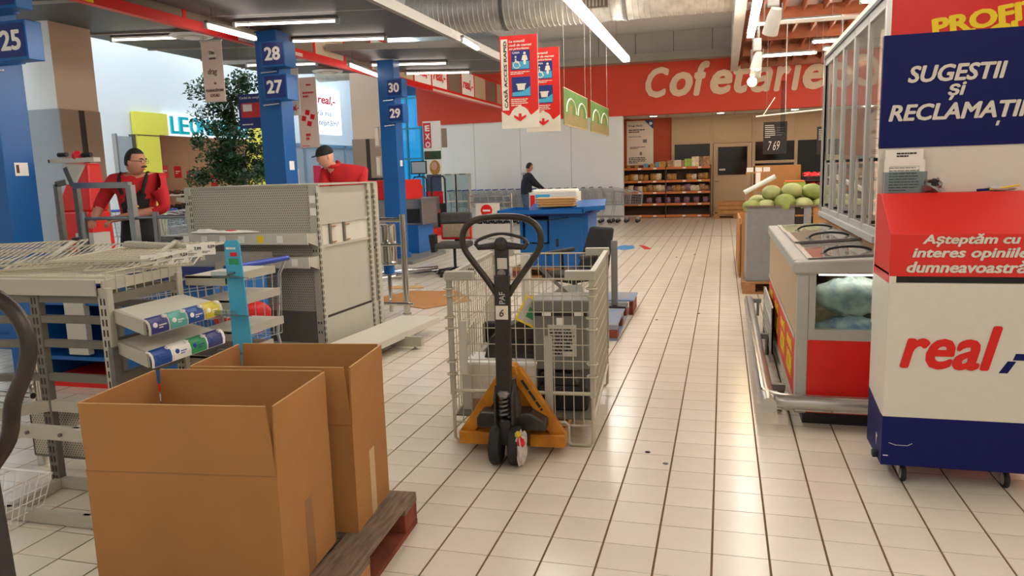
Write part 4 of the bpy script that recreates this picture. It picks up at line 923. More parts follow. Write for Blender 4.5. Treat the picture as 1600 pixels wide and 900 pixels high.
for i in range(6):
    for zz in (1.365, 1.665, 1.965):
        eo = MB().box(-.12, .12, -.15, .15, 0, .2).build('frozen_carton', ('snack_brown', 'snack_cream', 'paper_grey')[(i + int(zz * 10)) % 3], bevel=.006, loc=(.90 + .42, 4.83 + .32 + i * .4, zz)); tag(eo, 'frozen food carton on a shelf behind the tall glass doors', 'carton', 'frozen cartons behind the glass doors')
# ================================================================ LEFT RACK
RK = thing('shelf_rack', 'dismantled beige slotted metal shelf rack left of the cardboard boxes', 'rack', (-3.0, 2.86, 0))
def post(x, y, h, mt='slotted'):
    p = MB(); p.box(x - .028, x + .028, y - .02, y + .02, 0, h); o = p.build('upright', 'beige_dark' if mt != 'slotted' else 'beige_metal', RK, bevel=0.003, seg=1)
    s = MB()
    for i in range(int(h / .05) - 1): s.box(x - .014, x - .006, y - .0215, y - .02, .04 + i * .05, .072 + i * .05); s.box(x + .006, x + .014, y - .0215, y - .02, .04 + i * .05, .072 + i * .05)
    stuff(s.build('slots', 'dark_strip', o)); return o
post(-.20, 0, 1.01, 'dark'); post(.21, 0, 1.02); post(.21, .48, 1.03); post(-.20, .48, 1.0, 'dark')
for z in (.965, .865, .745, .575):
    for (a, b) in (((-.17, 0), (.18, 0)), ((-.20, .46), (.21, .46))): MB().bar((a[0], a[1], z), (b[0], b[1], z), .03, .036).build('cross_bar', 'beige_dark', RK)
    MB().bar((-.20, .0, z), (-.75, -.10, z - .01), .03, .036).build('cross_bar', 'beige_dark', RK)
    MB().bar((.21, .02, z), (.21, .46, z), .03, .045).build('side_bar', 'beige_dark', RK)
for (z, mt) in ((.03, 'beige_metal'), (.43, 'beige_metal')):
    for (a, b) in (((-.19, .0), (-.14, -.34)), ((-.6, -.34), (.55, -.34)), ((-.19, .0), (.3, .0)), ((.28, 0), (.30, -.34))):
        if z > .1 and a == (-.19, .0) and b == (-.14, -.34): b = (-.5, -.36)
        if z < .1 and a[0] == -.6: a = (-.16, -.34)
        MB().bar((a[0], a[1], z), (b[0], b[1], z), .035, .055 if z > .1 else .05).build('base_bar', mt, RK)
for i in range(5): MB().lathe([(.008, -.37), (.008, -.358)], n=8, axis='y').build('bolt', 'dull_steel', RK, loc=(-.3 + i * .18, 0, .43))
MB().box(-1.4, .215, -.03, .16, 1.045, 1.06).build('top_board', 'shelf_white', RK); MB().box(-1.4, .19, -.035, -.028, .985, 1.06).build('board_lip', 'beige_metal', RK)
MB().bar((.215, -.02, 1.03), (.215, .52, 1.04), .012, .05).build('end_bracket', 'beige_metal', RK)
m = MB()
for i in range(9): m.tube([(.222, i * .06, .985), (.222, i * .06, 1.09)], .003, 4)
m.tube([(.222, 0, 1.09), (.222, .5, 1.10)], .003, 4); stuff(m.build('wire_fence', 'beige_wire', RK))
MB().box(.22, .245, -.03, .01, .44, .74).build('hook_strip', 'dull_steel', RK)
# sloping product shelves with printed label strips
def label_shelf(z, cols, lab, bg):
    t = thing('product_shelf', lab, 'shelf', (-2.79, 2.88, z), 0, 'label shelves on the rack')
    m = MB(); m.hexa([(.02, .02, -.006), (.28, -.10, -.035), (.28, .40, -.035), (.02, .47, -.006), (.02, .02, .006), (.28, -.10, -.02), (.28, .40, -.02), (.02, .47, .006)]); m.build('tray', 'shelf_white', t)
    m = MB(); m.hexa([(.0, .0, -.05), (.28, -.11, -.085), (.285, -.10, -.085), (.02, .02, -.05), (.0, .0, .008), (.28, -.11, -.018), (.285, -.10, -.018), (.02, .02, .008)]); m.build('side_cheek', 'beige_metal', t)
    h = MB(); prof = [(0.0, 0.0), (.016, -.004), (.03, -.02), (.036, -.045), (.034, -.075), (.028, -.075), (.03, -.046), (.025, -.024), (.013, -.01), (0, -.006)]
    h.prism(prof, (.275, -.11, -.012), X3, Z3, (0, .52, 0)); ho = h.build('label_strip', bg, t)
    n = len(cols); L = .50 / n
    pr = [(0.002, 0.0015), (.0175, -.003), (.032, -.0195), (.0385, -.045), (.0365, -.072), (.0345, -.072), (.0365, -.045), (.030, -.021), (.0165, -.005), (.002, 0)]
    for i, c in enumerate(cols):
        MB().prism(pr, (.275, -.10 + i * L, -.012), X3, Z3, (0, L * .9, 0)).build('printed_label', c, ho)
        MB().ball((.275 + .034, -.10 + i * L + .028, -.05), .005, .017, .017, 10, 6).build('drop_logo', 'paper' if bg != 'paper' else 'print_blue', ho)
        MB().box(.275 + .017, .275 + .034, -.10 + i * L + L * .72, -.10 + i * L + L * .88, -.022, -.010).build('price_tab', 'paper', ho)
        lines(ho, (.275 + .0395, -.10 + i * L + .045, -.062), Y3, (.05, 0, 1), .05, .022, 2, 'paper' if bg != 'paper' else 'print_blue', seed=i)
    return t
label_shelf(.905, ['print_indigo', 'print_teal', 'print_blue', 'print_yellow'], 'upper sloping shelf with indigo, teal, blue and yellow label strip', 'paper_grey')
label_shelf(.755, ['print_blue', 'paper', 'print_green', 'print_indigo'], 'lower sloping shelf with white strip of blue, green and indigo labels', 'paper')
for (z, dx, lab) in ((1.0, .0, 'empty beige shelf bracket frame just below the row of price tags'), (.87, .02, 'empty beige shelf behind the yellow label strip'), (.70, .03, 'empty beige shelf behind the lower white label strip'), (.56, -.05, 'lowest grey shelf of the rack just above the cardboard boxes')):
    t = thing('metal_shelf', lab, 'shelf', (-2.78 + dx, 3.40, z), 0, 'empty shelves of the rack')
    MB().box(0, .26, 0, .45, -.01, .0).build('tray', 'beige_dark' if z < .6 else 'shelf_white', t); MB().box(.25, .262, 0, .45, -.04, .004).build('lip', 'beige_metal', t); MB().box(0, .26, 0, .012, -.05, .004).build('cheek', 'beige_metal', t)
# wire grids lying on top
def wire_grid(loc, rz, w, d, label, n=22, tilt=0.0):
    t = thing('wire_shelf', label, 'wire shelf', loc, rz, 'wire shelves on the rack'); t.rotation_euler = (tilt, 0, rz); b = MB()
    for i in range(n + 1): b.tube([(w * i / n, 0, 0), (w * i / n, d, 0)], .0028, 4)
    for k in (0, .5, 1): b.tube([(0, d * k, -.005), (w, d * k, -.005)], .004, 5)
    stuff(b.build('wire_grid', 'beige_wire', t)); MB().tube([(0, 0, 0), (w, 0, 0), (w, d, 0), (0, d, 0)], .005, 6, closed=True).build('rim_wire', 'beige_wire', t); return t
wire_grid((-3.70, 2.88, 1.066), .0, .90, .50, 'flat wire shelf on top of the rack, lowest of the pile', 20)
wire_grid((-3.02, 2.98, 1.085), math.radians(34), .5, 1.0, 'askew wire shelf at the right of the pile on the rack', 16)
wire_grid((-3.45, 2.92, 1.095), math.radians(36), .55, 1.1, 'askew wire shelf in the middle of the pile on the rack', 18, .02)
wire_grid((-3.75, 2.86, 1.105), math.radians(38), .5, 1.15, 'askew wire shelf left of the middle of the pile', 16, .03)
wire_grid((-4.25, 2.95, 1.10), math.radians(30), .55, 1.0, 'wire shelf at the left end of the pile on the rack', 16, .03)
wire_grid((-3.30, 3.05, 1.120), math.radians(8), .55, .8, 'topmost wire shelf of the pile on the rack', 14, .02)
t = thing('metal_bracket', 'beige metal arm lying across the wire shelves with a rounded end', 'shelf part', (-3.3, 3.55, 1.14)); t.rotation_euler = (0, .06, .12); MB().box(0, .42, 0, .05, 0, .035).build('arm', 'beige_metal', t, bevel=.008)
for (px, py, lb) in ((100, 372, 'chrome hook tube with black end left on the wire shelves'), (262, 372, 'chrome hook tube with black knob right on the wire shelves')):
    q = PY(px, py, 3.55); t = thing('hook_tube', lb, 'hook', (q.x, q.y, 1.09), .3, 'hook tubes on the rack'); MB().cyl((-.06, -.06, .0), (.04, .05, .09), .013, 10).build('tube', 'shelf_white', t); MB().lathe([(.012, 0), (.024, .006), (.024, .018), (.012, .02)], (.04, .05, .085), n=14).build('end_knob', 'black', t)
for i in range(5):
    t = thing('price_tag', 'white price tag in the row clipped at the rack end, %s' % ['nearest the camera', 'second from the camera', 'middle one', 'fourth from the camera', 'farthest from the camera'][i], 'price tag', (-2.83 , 3.15 + i * .115, 1.07 + (i > 2) * .02), math.radians(38), 'price tags at the rack end')
    MB().box(0, .078, -.002, 0, 0, .07).build('card', 'paper', t); text(('9,90', '9,99', '9,59', '7,99', '5,59')[i], t, (.038, -.0025, .035), X3, Z3, .036, .02, 'dark_ink', 'price', bold=.02); lines(t, (.006, -.0022, .01), X3, Z3, .05, .016, 2, 'grey_ink', seed=i)
    MB().box(-.005, .02, 0, .012, -.03, .005).build('clip', 'paper_grey', t)
t = thing('basket_panel', 'grey perforated basket hanging low between the rack bars', 'basket', (-3.40, 2.92, .135)); MB().box(0, .52, 0, .012, 0, .27).build('mesh_sheet', 'basket_mesh', t); MB().tube([(0, 0, 0), (.52, 0, 0), (.52, 0, .27), (0, 0, .27)], .006, 6, closed=True).build('rim', 'beige_dark', t)
# white wire basket at lower left
q = F(0, 800, .0); t = thing('wire_basket', 'white wire basket on the floor at the left edge', 'basket', (-3.10, 2.28, 0)); b = MB()
for i in range(9):
    f = i / 8; b.tube([(-.4 + .55 * f, 0, .2), (-.4 + .48 * f, .03, 0)], .003, 4); b.tube([(.15, .02 + .3 * f, .2), (.08, .05 + .25 * f, 0)], .003, 4); b.tube([(-.4 + .55 * f, .32, .2), (-.4 + .48 * f, .30, 0)], .003, 4)
for k in range(4):
    f = k / 4; b.tube([(-.4, .03 * (1 - f), .2 * f), (.08 + .07 * f, .03 * (1 - f), .2 * f), (.08 + .07 * f, .30 + .02 * f, .2 * f)], .003, 4)
stuff(b.build('wires', 'white', t)); MB().tube([(-.4, 0, .2), (.15, 0, .2), (.15, .32, .2), (-.4, .32, .2)], .006, 6, closed=True).build('rim', 'white', t)
# chrome barrier behind the rack, left edge
t = thing('barrier_rail', 'chrome barrier post with two cut tubes at the left edge', 'barrier', (-3.62, 3.0, 0))
MB().cyl((.06, .1, 0), (.06, .1, .66), .03, 14).build('post', 'chrome', t, smooth=True); MB().tube([(-.8, 0, .42), (.16, 0, .42)], .02, 12).build('tube', 'chrome', t, smooth=True); MB().tube([(-.8, -.06, .38), (.08, -.06, .38)], .02, 12).build('tube', 'chrome', t, smooth=True)
for (x, y, z) in ((.161, 0, .42), (.081, -.06, .38)): MB().lathe([(.016, 0), (.016, .002)], n=12, axis='x').build('open_end', 'black', t, loc=(x, y, z))
# second truck handle, very near, cut by the left edge
t = thing('pallet_truck', 'dark loop handle of a second pallet truck cut by the left edge', 'pallet truck', (-1.55, 1.16, 0))
hp = [(.02, -.02, .80), (.06, 0, .90), (.12, 0.01, .98), (.145, .01, 1.06), (.163, .03, 1.12), (.172, .04, 1.18), (.15, .04, 1.24), (.10, .03, 1.285), (.0, .02, 1.315), (-.1, .0, 1.30), (-.18, -.03, 1.24), (-.20, -.05, 1.16), (-.17, -.06, 1.06), (-.05, -.03, .90)]
MB().tube(smooth_path(hp), .0165, 12).build('loop_handle', 'worn_black', t, smooth=True); MB().bar((.12, -.03, .02), (.07, -.02, .98), .05, .04, up=(0, 1, 0)).build('draw_bar', 'jack_black', t, bevel=.006)
for s in (-1, 1): MB().lathe([(.05, -.026), (.095, -.026), (.095, .026), (.05, .026)], n=20, axis='x').build('steer_wheel', 'rubber', t, loc=(.1 + s * .05, -.05, .095), smooth=True)
MB().prism([(-.27, .08), (.27, .08), (.03, .46), (-.03, .46)], (.1, -.25, 0), X3, Z3, (0, .05, 0)).build('frame', 'yellow_paint', t)
for s in (-1, 1): MB().box(.1 + s * .19 - .08, .1 + s * .19 + .08, -1.3, -.2, .05, .10).build('fork', 'yellow_paint', t)
# blue strip display with clear pockets
t = thing('strip_display', 'narrow sky blue advertising strip with clear pockets beside the shelf labels', 'display', (-2.33, 3.2, 0))
MB().prism([(0, .56), (.115, .56), (.085, 1.195), (.075, 1.21), (.012, 1.21), (0, 1.195)], (-.04, 0, 0), X3, Z3, (0, .008, 0)).build('panel', 'sky_print', t)
MB().box(-.04, .05, .008, .02, 0, .60).build('stem', 'alu', t); MB().box(-.12, .14, -.1, .12, 0, .015).build('foot', 'alu', t)
for z in (1.02, .83, .64): MB().prism([(0, 0), (-.11, .025), (-.11, .03), (0, .005)], (-.045, -.002, z), Y3, Z3, (.13, 0, 0)).build('pocket', 'clear_plastic', t); MB().box(-.045, .085, -.113, -.111, z + .02, z + .05).build('pocket_front', 'clear_plastic', t)
MB().box(-.01, .03, -.002, 0, 1.13, 1.15).build('print_patch', 'pepper', t); MB().box(-.02, .035, -.002, 0, 1.09, 1.12).build('print_patch', 'print_green', t); lines(t, (-.035, -.0005, 1.03), (1, 0, .35), (-.35, 0, 1), .1, .016, 1, 'dark_ink', seed=8)
lines(t, (-.03, -.0005, 1.165), X3, Z3, .09, .02, 1, 'paper', seed=2)

# ================================================================ TROLLEY (wire cart) builder
def trolley_proto(handle='trolley_blue', s=1.0):
    t = thing('shopping_trolley', 'x', 'shopping trolley', (0, 0, 0)); b = MB()
    # basket: handle end at x=0 (tall), nose at x=.82
    def P_(u, v, k): # u along, v side -1..1, k height fraction
        x = 0.05 + .80 * u + (.03 * k * u); hw = (.26 - .05 * u) * (0.86 + .14 * k); zz = (.52 - .02 * u) + k * (.46 - .12 * u); return (x, v * hw, zz)
    for v in (-1, 1):
        for i in range(13): b.tube([P_(i / 12, v, 0), P_(i / 12, v, 1)], .0032, 3)
        for k in range(5): b.tube([P_(0, v, k / 5), P_(1, v, k / 5)], .0032, 3)
    for i in range(7):
        v = -1 + i / 3; b.tube([P_(1, v, 0), P_(1, v, 1)], .0032, 3); b.tube([P_(0, v, 0), P_(0, v, 1)], .0032, 3); b.tube([P_(0, v, 0), P_(1, v, 0)], .0032, 3)
    for k in range(5): b.tube([P_(1, -1, k / 5), P_(1, 1, k / 5)], .0032, 3)
    for i in range(7): b.tube([P_(i / 6, -1, 0), P_(i / 6, 1, 0)], .0032, 3)
    stuff(b.build('wire_basket', 'trolley_wire', t))
    MB().tube([P_(0, -1, 1), P_(1, -1, 1), P_(1, 1, 1), P_(0, 1, 1)], .008, 6, closed=True).build('basket_rim', 'trolley_wire', t)
    for v in (-1, 1): MB().tube([(0.0, v * .25, 1.0), (.06, v * .25, .9), (.10, v * .24, .50), (.02, v * .24, .18), (.78, v * .19, .16)], .011, 6).build('side_frame', 'trolley_wire', t)
    MB().cyl((0, -.27, 1.0), (0, .27, 1.0), .017, 10).build('handle', handle, t, smooth=True)
    for (x, y) in ((.04, -.23), (.04, .23), (.76, -.18), (.76, .18)):
        MB().prism([(-.018, .06), (.018, .06), (.02, .17), (-.02, .17)], (x, y - .012, 0), X3, Z3, (0, .024, 0)).build('caster_fork', 'alu', t); MB().lathe([(.055, -.012), (.055, .012)], n=12, axis='y').build('wheel', 'soft_black', t, loc=(x - .01, y, .055))
    return t
# small trolley right behind the blue strip
TR = trolley_proto(); TR['label'] = 'wire trolley with blue handle and red bag behind the blue strip'; TR.location = (-2.72, 3.98, 0); TR.rotation_euler = (0, 0, math.radians(172))
t = thing('red_bag', 'red shopping bag with white round print inside the trolley behind the blue strip', 'bag', (-3.02, 4.20, .515)); MB().ball((0, 0, .11), .20, .13, .12, 14, 10, lambda d: 1 + .1 * math.sin(7 * d.x + 3 * d.z)).build('bag', 'red', t, smooth=True); MB().ball((-.02, -.10, .16), .07, .05, .05, 10, 8).build('round_print', 'paper', t, smooth=True)

# ================================================================ GONDOLA
GD = thing('gondola_shelf', 'beige double sided gondola shelf with perforated end and empty shelves', 'shelf unit', (-3.18, 5.52, 0), math.radians(-2.0))
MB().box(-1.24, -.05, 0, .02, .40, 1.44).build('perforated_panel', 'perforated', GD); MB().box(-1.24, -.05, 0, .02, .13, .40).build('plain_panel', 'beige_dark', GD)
def slotpost(x, y, nx, ny, h=1.44):
    o = MB().box(x - nx / 2, x + nx / 2, y - ny / 2, y + ny / 2, 0, h).build('upright', 'beige_metal', GD, bevel=.003, seg=1); s = MB()
    for i in range(int(h / .05) - 1):
        if nx > .04: s.box(x + nx / 2 - .012, x + nx / 2 - .004, y - ny / 2 - .001, y - ny / 2, .05 + i * .05, .08 + i * .05)
        s.box(x + nx / 2, x + nx / 2 + .001, y - ny / 2 + .006, y - ny / 2 + .014, .05 + i * .05, .08 + i * .05)
    stuff(s.build('slots', 'dark_strip', o))
    for z in (1.30, .90, .83, .30, .22):
        for dx in (-.012, .012):
            if nx > .04: MB().box(x + dx - .005 - .01, x + dx + .005 - .01, y - ny / 2 - .0015, y - ny / 2, z, z + .02).build('bolt_hole', 'dark_ink', o)
slotpost(-.02, .0, .08, .05); slotpost(0.0, .98, .05, .08); slotpost(0.0, .85, .05, .06); slotpost(-1.25, 0, .06, .05)
for (z0, z1) in ((.36, .93), (1.13, 1.43)): MB().box(-.03, .0, .03, .82, z0, z1).build('end_panel', 'beige_metal', GD)
MB().box(-.03, .0, .03, .82, .93, 1.13).build('end_panel', 'shelf_white', GD); MB().box(-.03, .012, .03, 1.02, .02, .34).build('kick_panel', 'beige_metal', GD); MB().box(-.03, .002, .03, .82, .335, .36).build('shadow_gap', 'dark_strip', GD)
for z in (.93, 1.12): MB().box(-.02, .012, .03, .82, z, z + .022).build('end_rail', 'beige_metal', GD)
for y in (.15, .38): MB().box(0, .014, y, y + .03, .95, 1.12).build('hook_rail', 'beige_dark', GD); MB().box(0, .016, y + .03, y + .10, 1.09, 1.10).build('hook', 'tape_brown', GD); MB().box(0, .016, y + .03, y + .10, .96, .97).build('hook', 'tape_brown', GD)
MB().box(-1.28, .03, -.01, 1.0, 1.44, 1.452).build('top_cap', 'beige_metal', GD)
MB().box(-1.28, -.06, .3, .34, .02, 1.42).build('back_panel', 'beige_metal', GD)
for (z, y, n, nm) in ((1.06, -.16, 6, 'a'), (.87, -.16, 3, 'b')):
    s = MB().box(-1.26, .0, y, .0, z - .015, z).build('shelf', 'beige_metal', GD); MB().box(-1.26, .0, y - .012, y, z - .085, z + .004).build('shelf_lip', 'shelf_white', s)
    MB().prism([(0, z), (0, z - .12), (y, z - .07), (y, z)], (-.005, 0, 0), Y3, Z3, (.008, 0, 0)).build('shelf_cheek', 'beige_metal', s)
    for k in range(n):
        x = -1.2 + k * (1.1 / n) if n == 6 else -.92 + k * .38
        pl = MB().box(x, x + .055, y - .015, y - .012, z - .07, z - .012).build('price_label', 'yellow' if (n == 6 and k == 4) else 'paper', s)
MB().box(-1.26, .0, -.32, .0, .11, .13).build('base_shelf', 'beige_metal', GD); MB().box(-1.26, .0, -.325, -.318, .03, .135).build('base_kick', 'beige_dark', GD)
for z in (1.30, 1.20): MB().box(-.05, .005, -.028, -.026, z, z + .06).build('price_label', 'paper', GD)
for z in (1.27, .83):
    MB().prism([(-1.28, 0), (-1.56, .06), (-1.56, .09), (-1.28, .10)], (0, .2, z), X3, Z3, (0, .02, 0)).build('bracket_arm', 'shelf_white', GD)
t = thing('shelf_plank', 'loose cream base shelf lying out past the gondola end', 'shelf', (-3.10, 5.35, .10), math.radians(-4.5)); MB().box(0, .40, -.35, 1.32, .035, .055).build('board', 'shelf_white', t); MB().box(.39, .405, -.35, 1.32, .0, .058).build('lip', 'shelf_white', t)
t = thing('base_bracket', 'beige base bracket with levelling foot under the loose shelf', 'bracket', (-3.12, 5.93, 0)); MB().prism([(0, .02), (.62, .03), (.62, .115), (0, .115)], (0, 0, 0), X3, Z3, (0, .05, 0)).build('bracket', 'beige_metal', t); MB().lathe([(.025, 0), (.022, .008), (.008, .012), (.008, .035)], (.55, .025, 0), n=12).build('levelling_foot', 'steel', t)
t = thing('plastic_bag', 'flat white plastic bag with red print on the upper gondola shelf', 'bag', (-3.98, 5.42, 1.062)); MB().ball((0, 0, .015), .34, .07, .015, 18, 8, lambda d: 1 + .1 * math.sin(6 * d.x)).build('film', 'paper', t); MB().ball((.06, -.02, .028), .06, .03, .008, 10, 6).build('red_print', 'pepper', t); MB().ball((-.2, .0, .022), .1, .05, .02, 10, 6, lambda d: 1 + .2 * math.sin(9 * d.x)).build('fold', 'white', t)

# ================================================================ BLUE CHECKOUT COUNTER behind the rack
CC = thing('checkout_counter', 'low blue checkout counter with red base strip behind the shelf rack', 'counter', (-4.5, 4.42, 0))
MB().box(-.75, 1.12, .0, .62, 0.0, .06).build('red_plinth', 'red', CC); MB().box(.3, 1.12, .0, .62, .06, .92).build('blue_body', 'blue_paint', CC)
MB().box(-.75, -.45, .0, .62, .06, .90).build('blue_end', 'blue_paint', CC); MB().box(-.45, .3, .5, .62, .06, .9).build('back_panel', 'blue_dark', CC)
for z in (.20, .62): MB().box(-.45, .3, .02, .5, z, z + .03).build('inner_shelf', 'blue_paint', CC)
MB().box(-.20, -.02, .0, .05, .25, .9).build('support', 'paper_grey', CC); MB().box(-.8, 1.16, -.02, .66, .90, .95).build('belt_top', 'steel', CC); MB().box(.0, 1.14, -.03, -.02, .78, .92).build('blue_skirt', 'blue_dark', CC)
ch_ = thing('chain_link', 'red and white plastic barrier chain hanging off the blue counter shelf', 'chain', (-4.02, 4.415, .50))
for i in range(6):
    MB().tube(arc((0, 0, -i * .055 + .14), .02, 0, 2 * math.pi, 10, X3 if i % 2 else Y3, Z3 * 1.6)[:-1], .006, 5, closed=True).build('link', 'red' if i in (1, 2) else 'paper', ch_)
# ================================================================ MIDDLE GROUND: rails, platform, chairs, desk
t = thing('rail_barrier', 'chrome barrier post with rails right behind the gondola', 'barrier', (-3.30, 7.48, 0))
MB().cyl((0, 0, 0), (0, 0, 1.09), .034, 16).build('post', 'chrome', t, smooth=True); MB().lathe([(.05, 0), (.05, .015)], n=16).build('foot_plate', 'chrome', t)
MB().tube([(-.02, 0, 1.03), (-.75, .02, 1.03)], .026, 12).build('top_rail', 'chrome', t, smooth=True); MB().tube([(.09, -.03, .12), (-.75, .0, .12)], .018, 10).build('low_rail', 'chrome', t, smooth=True); MB().tube([(-.02, 0, .76), (-.75, .02, .76)], .016, 10).build('mid_rail', 'chrome', t, smooth=True)
t2 = thing('barrier_roller', 'bundle of polished chrome tubes standing beside the barrier post', 'barrier', (-3.55, 7.62, 0))
MB().lathe([(.085, .53), (.095, .54), (.095, .56), (.085, .57), (.085, .95), (.092, .96), (.092, .975), (.08, .98)], n=20).build('drum', 'chrome', t2, smooth=True)
for k in range(7):
    a = 2 * math.pi * k / 7; MB().cyl((.085 * math.cos(a), .085 * math.sin(a), .56), (.085 * math.cos(a), .085 * math.sin(a), .96), .018, 8).build('tube', 'chrome', t2, smooth=True)
MB().lathe([(.06, .43), (.06, .53)], n=16).build('motor_box', 'blue_paint', t2); MB().cyl((0, 0, 0), (0, 0, .43), .022, 10).build('stem', 'chrome', t2)
t = thing('rail_barrier', 'taller chrome barrier post beyond, next to the red checkout base', 'barrier', (-5.93, 14.3, 0)); MB().cyl((0, 0, 0), (0, 0, 1.08), .035, 14).build('post', 'chrome', t, smooth=True); MB().lathe([(.07, 0), (.07, .012)], n=14).build('foot_plate', 'chrome', t); MB().tube([(0, 0, 1.02), (-1.6, .1, 1.0)], .025, 10).build('top_rail', 'chrome', t, smooth=True); MB().box(.03, .09, -.04, .04, .72, .82).build('orange_clip', 'shelf_orange', t)
t = thing('fallen_gate', 'dismantled chrome turnstile arms lying on the floor', 'barrier', (-4.2, 10.2, 0))
for (a, b) in (((-1.1, -.5, .09), (.0, .55, .09)), ((-1.1, -.2, .05), (-.1, .75, .05)), ((-.8, -.85, .05), (.05, .5, .05)), ((-1.2, .2, .10), (-.2, -.2, .10))): MB().cyl(a, b, .032, 10).build('tube', 'chrome', t, smooth=True)
MB().box(-.95, -.6, -.65, -.35, 0, .06).build('base_block', 'dull_steel', t); MB().lathe([(.06, 0), (.06, .05)], (.02, .55, 0), n=12).build('joint', 'dull_steel', t); MB().box(-1.3, -1.1, -1.0, -.8, 0, .12).build('black_foot', 'black', t)
def sheet(name, label, cat, pts, z, th, mt):
    v = [F(*p, z) for p in pts]; c = sum(v, Vector()) / len(v); t = thing(name, label, cat, (c.x, c.y, z)); MB().prism([((q - c).x, (q - c).y) for q in v], (0, 0, 0), X3, Y3, (0, 0, th)).build('sheet', mt, t); return t
sheet('cardboard_sheet', 'flattened brown cardboard sheet on the floor behind the wire container', 'cardboard', [(590, 466), (640, 455), (716, 455), (738, 470), (664, 483), (606, 474)], .003, .006, 'cardboard')
sheet('cardboard_sheet', 'narrow strip of torn cardboard beside the flattened sheet', 'cardboard', [(604, 448), (660, 446), (662, 450), (606, 452)], .003, .005, 'cardboard_edge')
sheet('floor_plate', 'grey blue steel floor plate at the foot of column 30', 'floor plate', [(560, 411), (645, 413), (697, 396), (690, 391), (600, 396)], .004, .05, 'grey_cover')
sheet('floor_sticker', 'worn blue and white round sticker on the floor tiles past the desk', 'sticker', [(960, 386), (975, 383), (990, 384), (992, 388), (975, 391), (962, 389)], .001, .001, 'floor_sticker')
sheet('floor_sticker', 'small red arrow sticker on the tiles beside the blue one', 'sticker', [(998, 383), (1008, 384), (1018, 389), (1008, 390)], .001, .001, 'pepper')
for i, (px, py, lb) in enumerate(((1012, 707, 'dark speck of dirt on the tiles in front of the bumper rail'), (1040, 725, 'small grey smudge on the tile below the dark speck'), (1085, 398, 'brown scrap on the far tiles'), (1057, 402, 'tiny dark crumb on the far tiles'), (1026, 500, 'grey crumb on the middle aisle tiles'), (1092, 490, 'dark crumb on the tiles near the freezer rail end'), (1052, 487, 'pink paper shred on the aisle tiles'))):
    p = F(px, py); k = MB().ball((0, 0, .003), .016, .012, .004, 7, 4); o = k.build('dirt_speck', ['dark_ink', 'grey_ink', 'pallet_red', 'dark_ink', 'grey_ink', 'dark_ink', 'pink_print'][i], loc=p); tag(o, lb, 'dirt', 'scraps on the floor')
for i in range(16):
    p = F(random.uniform(600, 740), random.uniform(425, 462)); o = MB().prism([(-.04, -.01), (.03, -.02), (.05, .01), (-.02, .02)], (0, 0, .002), X3, Y3, (0, 0, .002)).build('paper_scrap', random.choice(['cardboard', 'paper_grey', 'pallet_wood']), loc=(p.x, p.y, 0), rz=random.uniform(0, 3)); tag(o, 'torn scrap of packaging on the floor around the fallen gate', 'scrap', 'packaging scraps on the floor')
# office chair with star base
def star_base(t, r=.28, n=5, z=.07):
    for k in range(n):
        a = 2 * math.pi * k / n + .3; e = (r * math.cos(a), r * math.sin(a)); MB().bar((0, 0, z + .05), (e[0], e[1], z), .04, .03).build('base_arm', 'black', t); MB().lathe([(.028, -.018), (.028, .018)], n=12, axis='x').build('caster', 'soft_black', t, loc=(e[0], e[1], .028))
    MB().cyl((0, 0, z), (0, 0, .40), .022, 10).build('gas_column', 'black', t)
CH = thing('office_chair', 'worn office chair with tan back pad and red frame near the barrier', 'chair', (-3.84, 10.55, 0), .15)
star_base(CH); MB().box(-.25, .25, -.25, .22, .42, .50).build('seat', 'fabric_grey', CH, bevel=.03, seg=3)
MB().box(-.235, .235, .18, .24, .52, .77).build('red_frame', 'red', CH, bevel=.02); MB().box(-.205, .205, .165, .185, .555, .76).build('back_pad', 'fabric_tan', CH, bevel=.01); MB().box(-.24, .24, .15, .27, .76, .93).build('head_pad', 'fabric_grey', CH, bevel=.035, seg=3); MB().box(-.04, .04, .22, .27, .44, .62).build('back_stem', 'black', CH)
MB().prism([(-.33, .36), (-.27, .36), (-.27, .62), (-.36, .62)], (0, -.12, 0), X3, Z3, (0, .2, 0)).build('side_bin', 'black', CH)
BP = eur_pallet('pallet', 'blue washed pallet under the black chair behind the wire container', (-1.31, 7.1, 0), math.radians(2.5), 'pallet_blue', 'pallet_red')
BP2 = eur_pallet('pallet', 'brown pallet under the blue till desk', (-2.30, 10.75, 0), math.radians(90), 'pallet_wood', 'pallet_red')
t = thing('blue_board', 'thin blue board lying across the far end of the blue pallet', 'board', (-1.2, 7.92, .0), .03); MB().box(-.42, .32, -.22, .3, .146, .160).build('board', 'pallet_blue', t); 
for x in (-.38, .27): MB().box(x, x + .04, -.2, .28, 0, .146).build('batten', 'pallet_red', t)
CH2 = thing('till_chair', 'black till chair with armrest leaning back on the blue pallet', 'chair', (-1.42, 7.35, .144), -.7)
MB().box(-.2, .2, -.2, .2, .0, .03).build('base_plate', 'black', CH2); MB().cyl((0, 0, .03), (0, 0, .28), .03, 12).build('column', 'dull_steel', CH2); MB().box(-.24, .24, -.24, .24, .28, .36).build('seat', 'soft_black', CH2, bevel=.03, seg=3)
m = MB(); m.hexa([(-.22, .2, .34), (.22, .2, .34), (.22, .27, .34), (-.22, .27, .34), (-.17, .34, .78), (.17, .34, .78), (.17, .40, .78), (-.17, .40, .78)]); m.build('backrest', 'soft_black', CH2, bevel=.03, seg=3)
for s in (-1, 1): MB().bar((s * .27, -.15, .53), (s * .27, .22, .55), .05, .04).build('armrest', 'fabric_grey', CH2, bevel=.012); MB().bar((s * .26, .05, .33), (s * .27, .05, .52), .03, .03).build('arm_support', 'black', CH2)
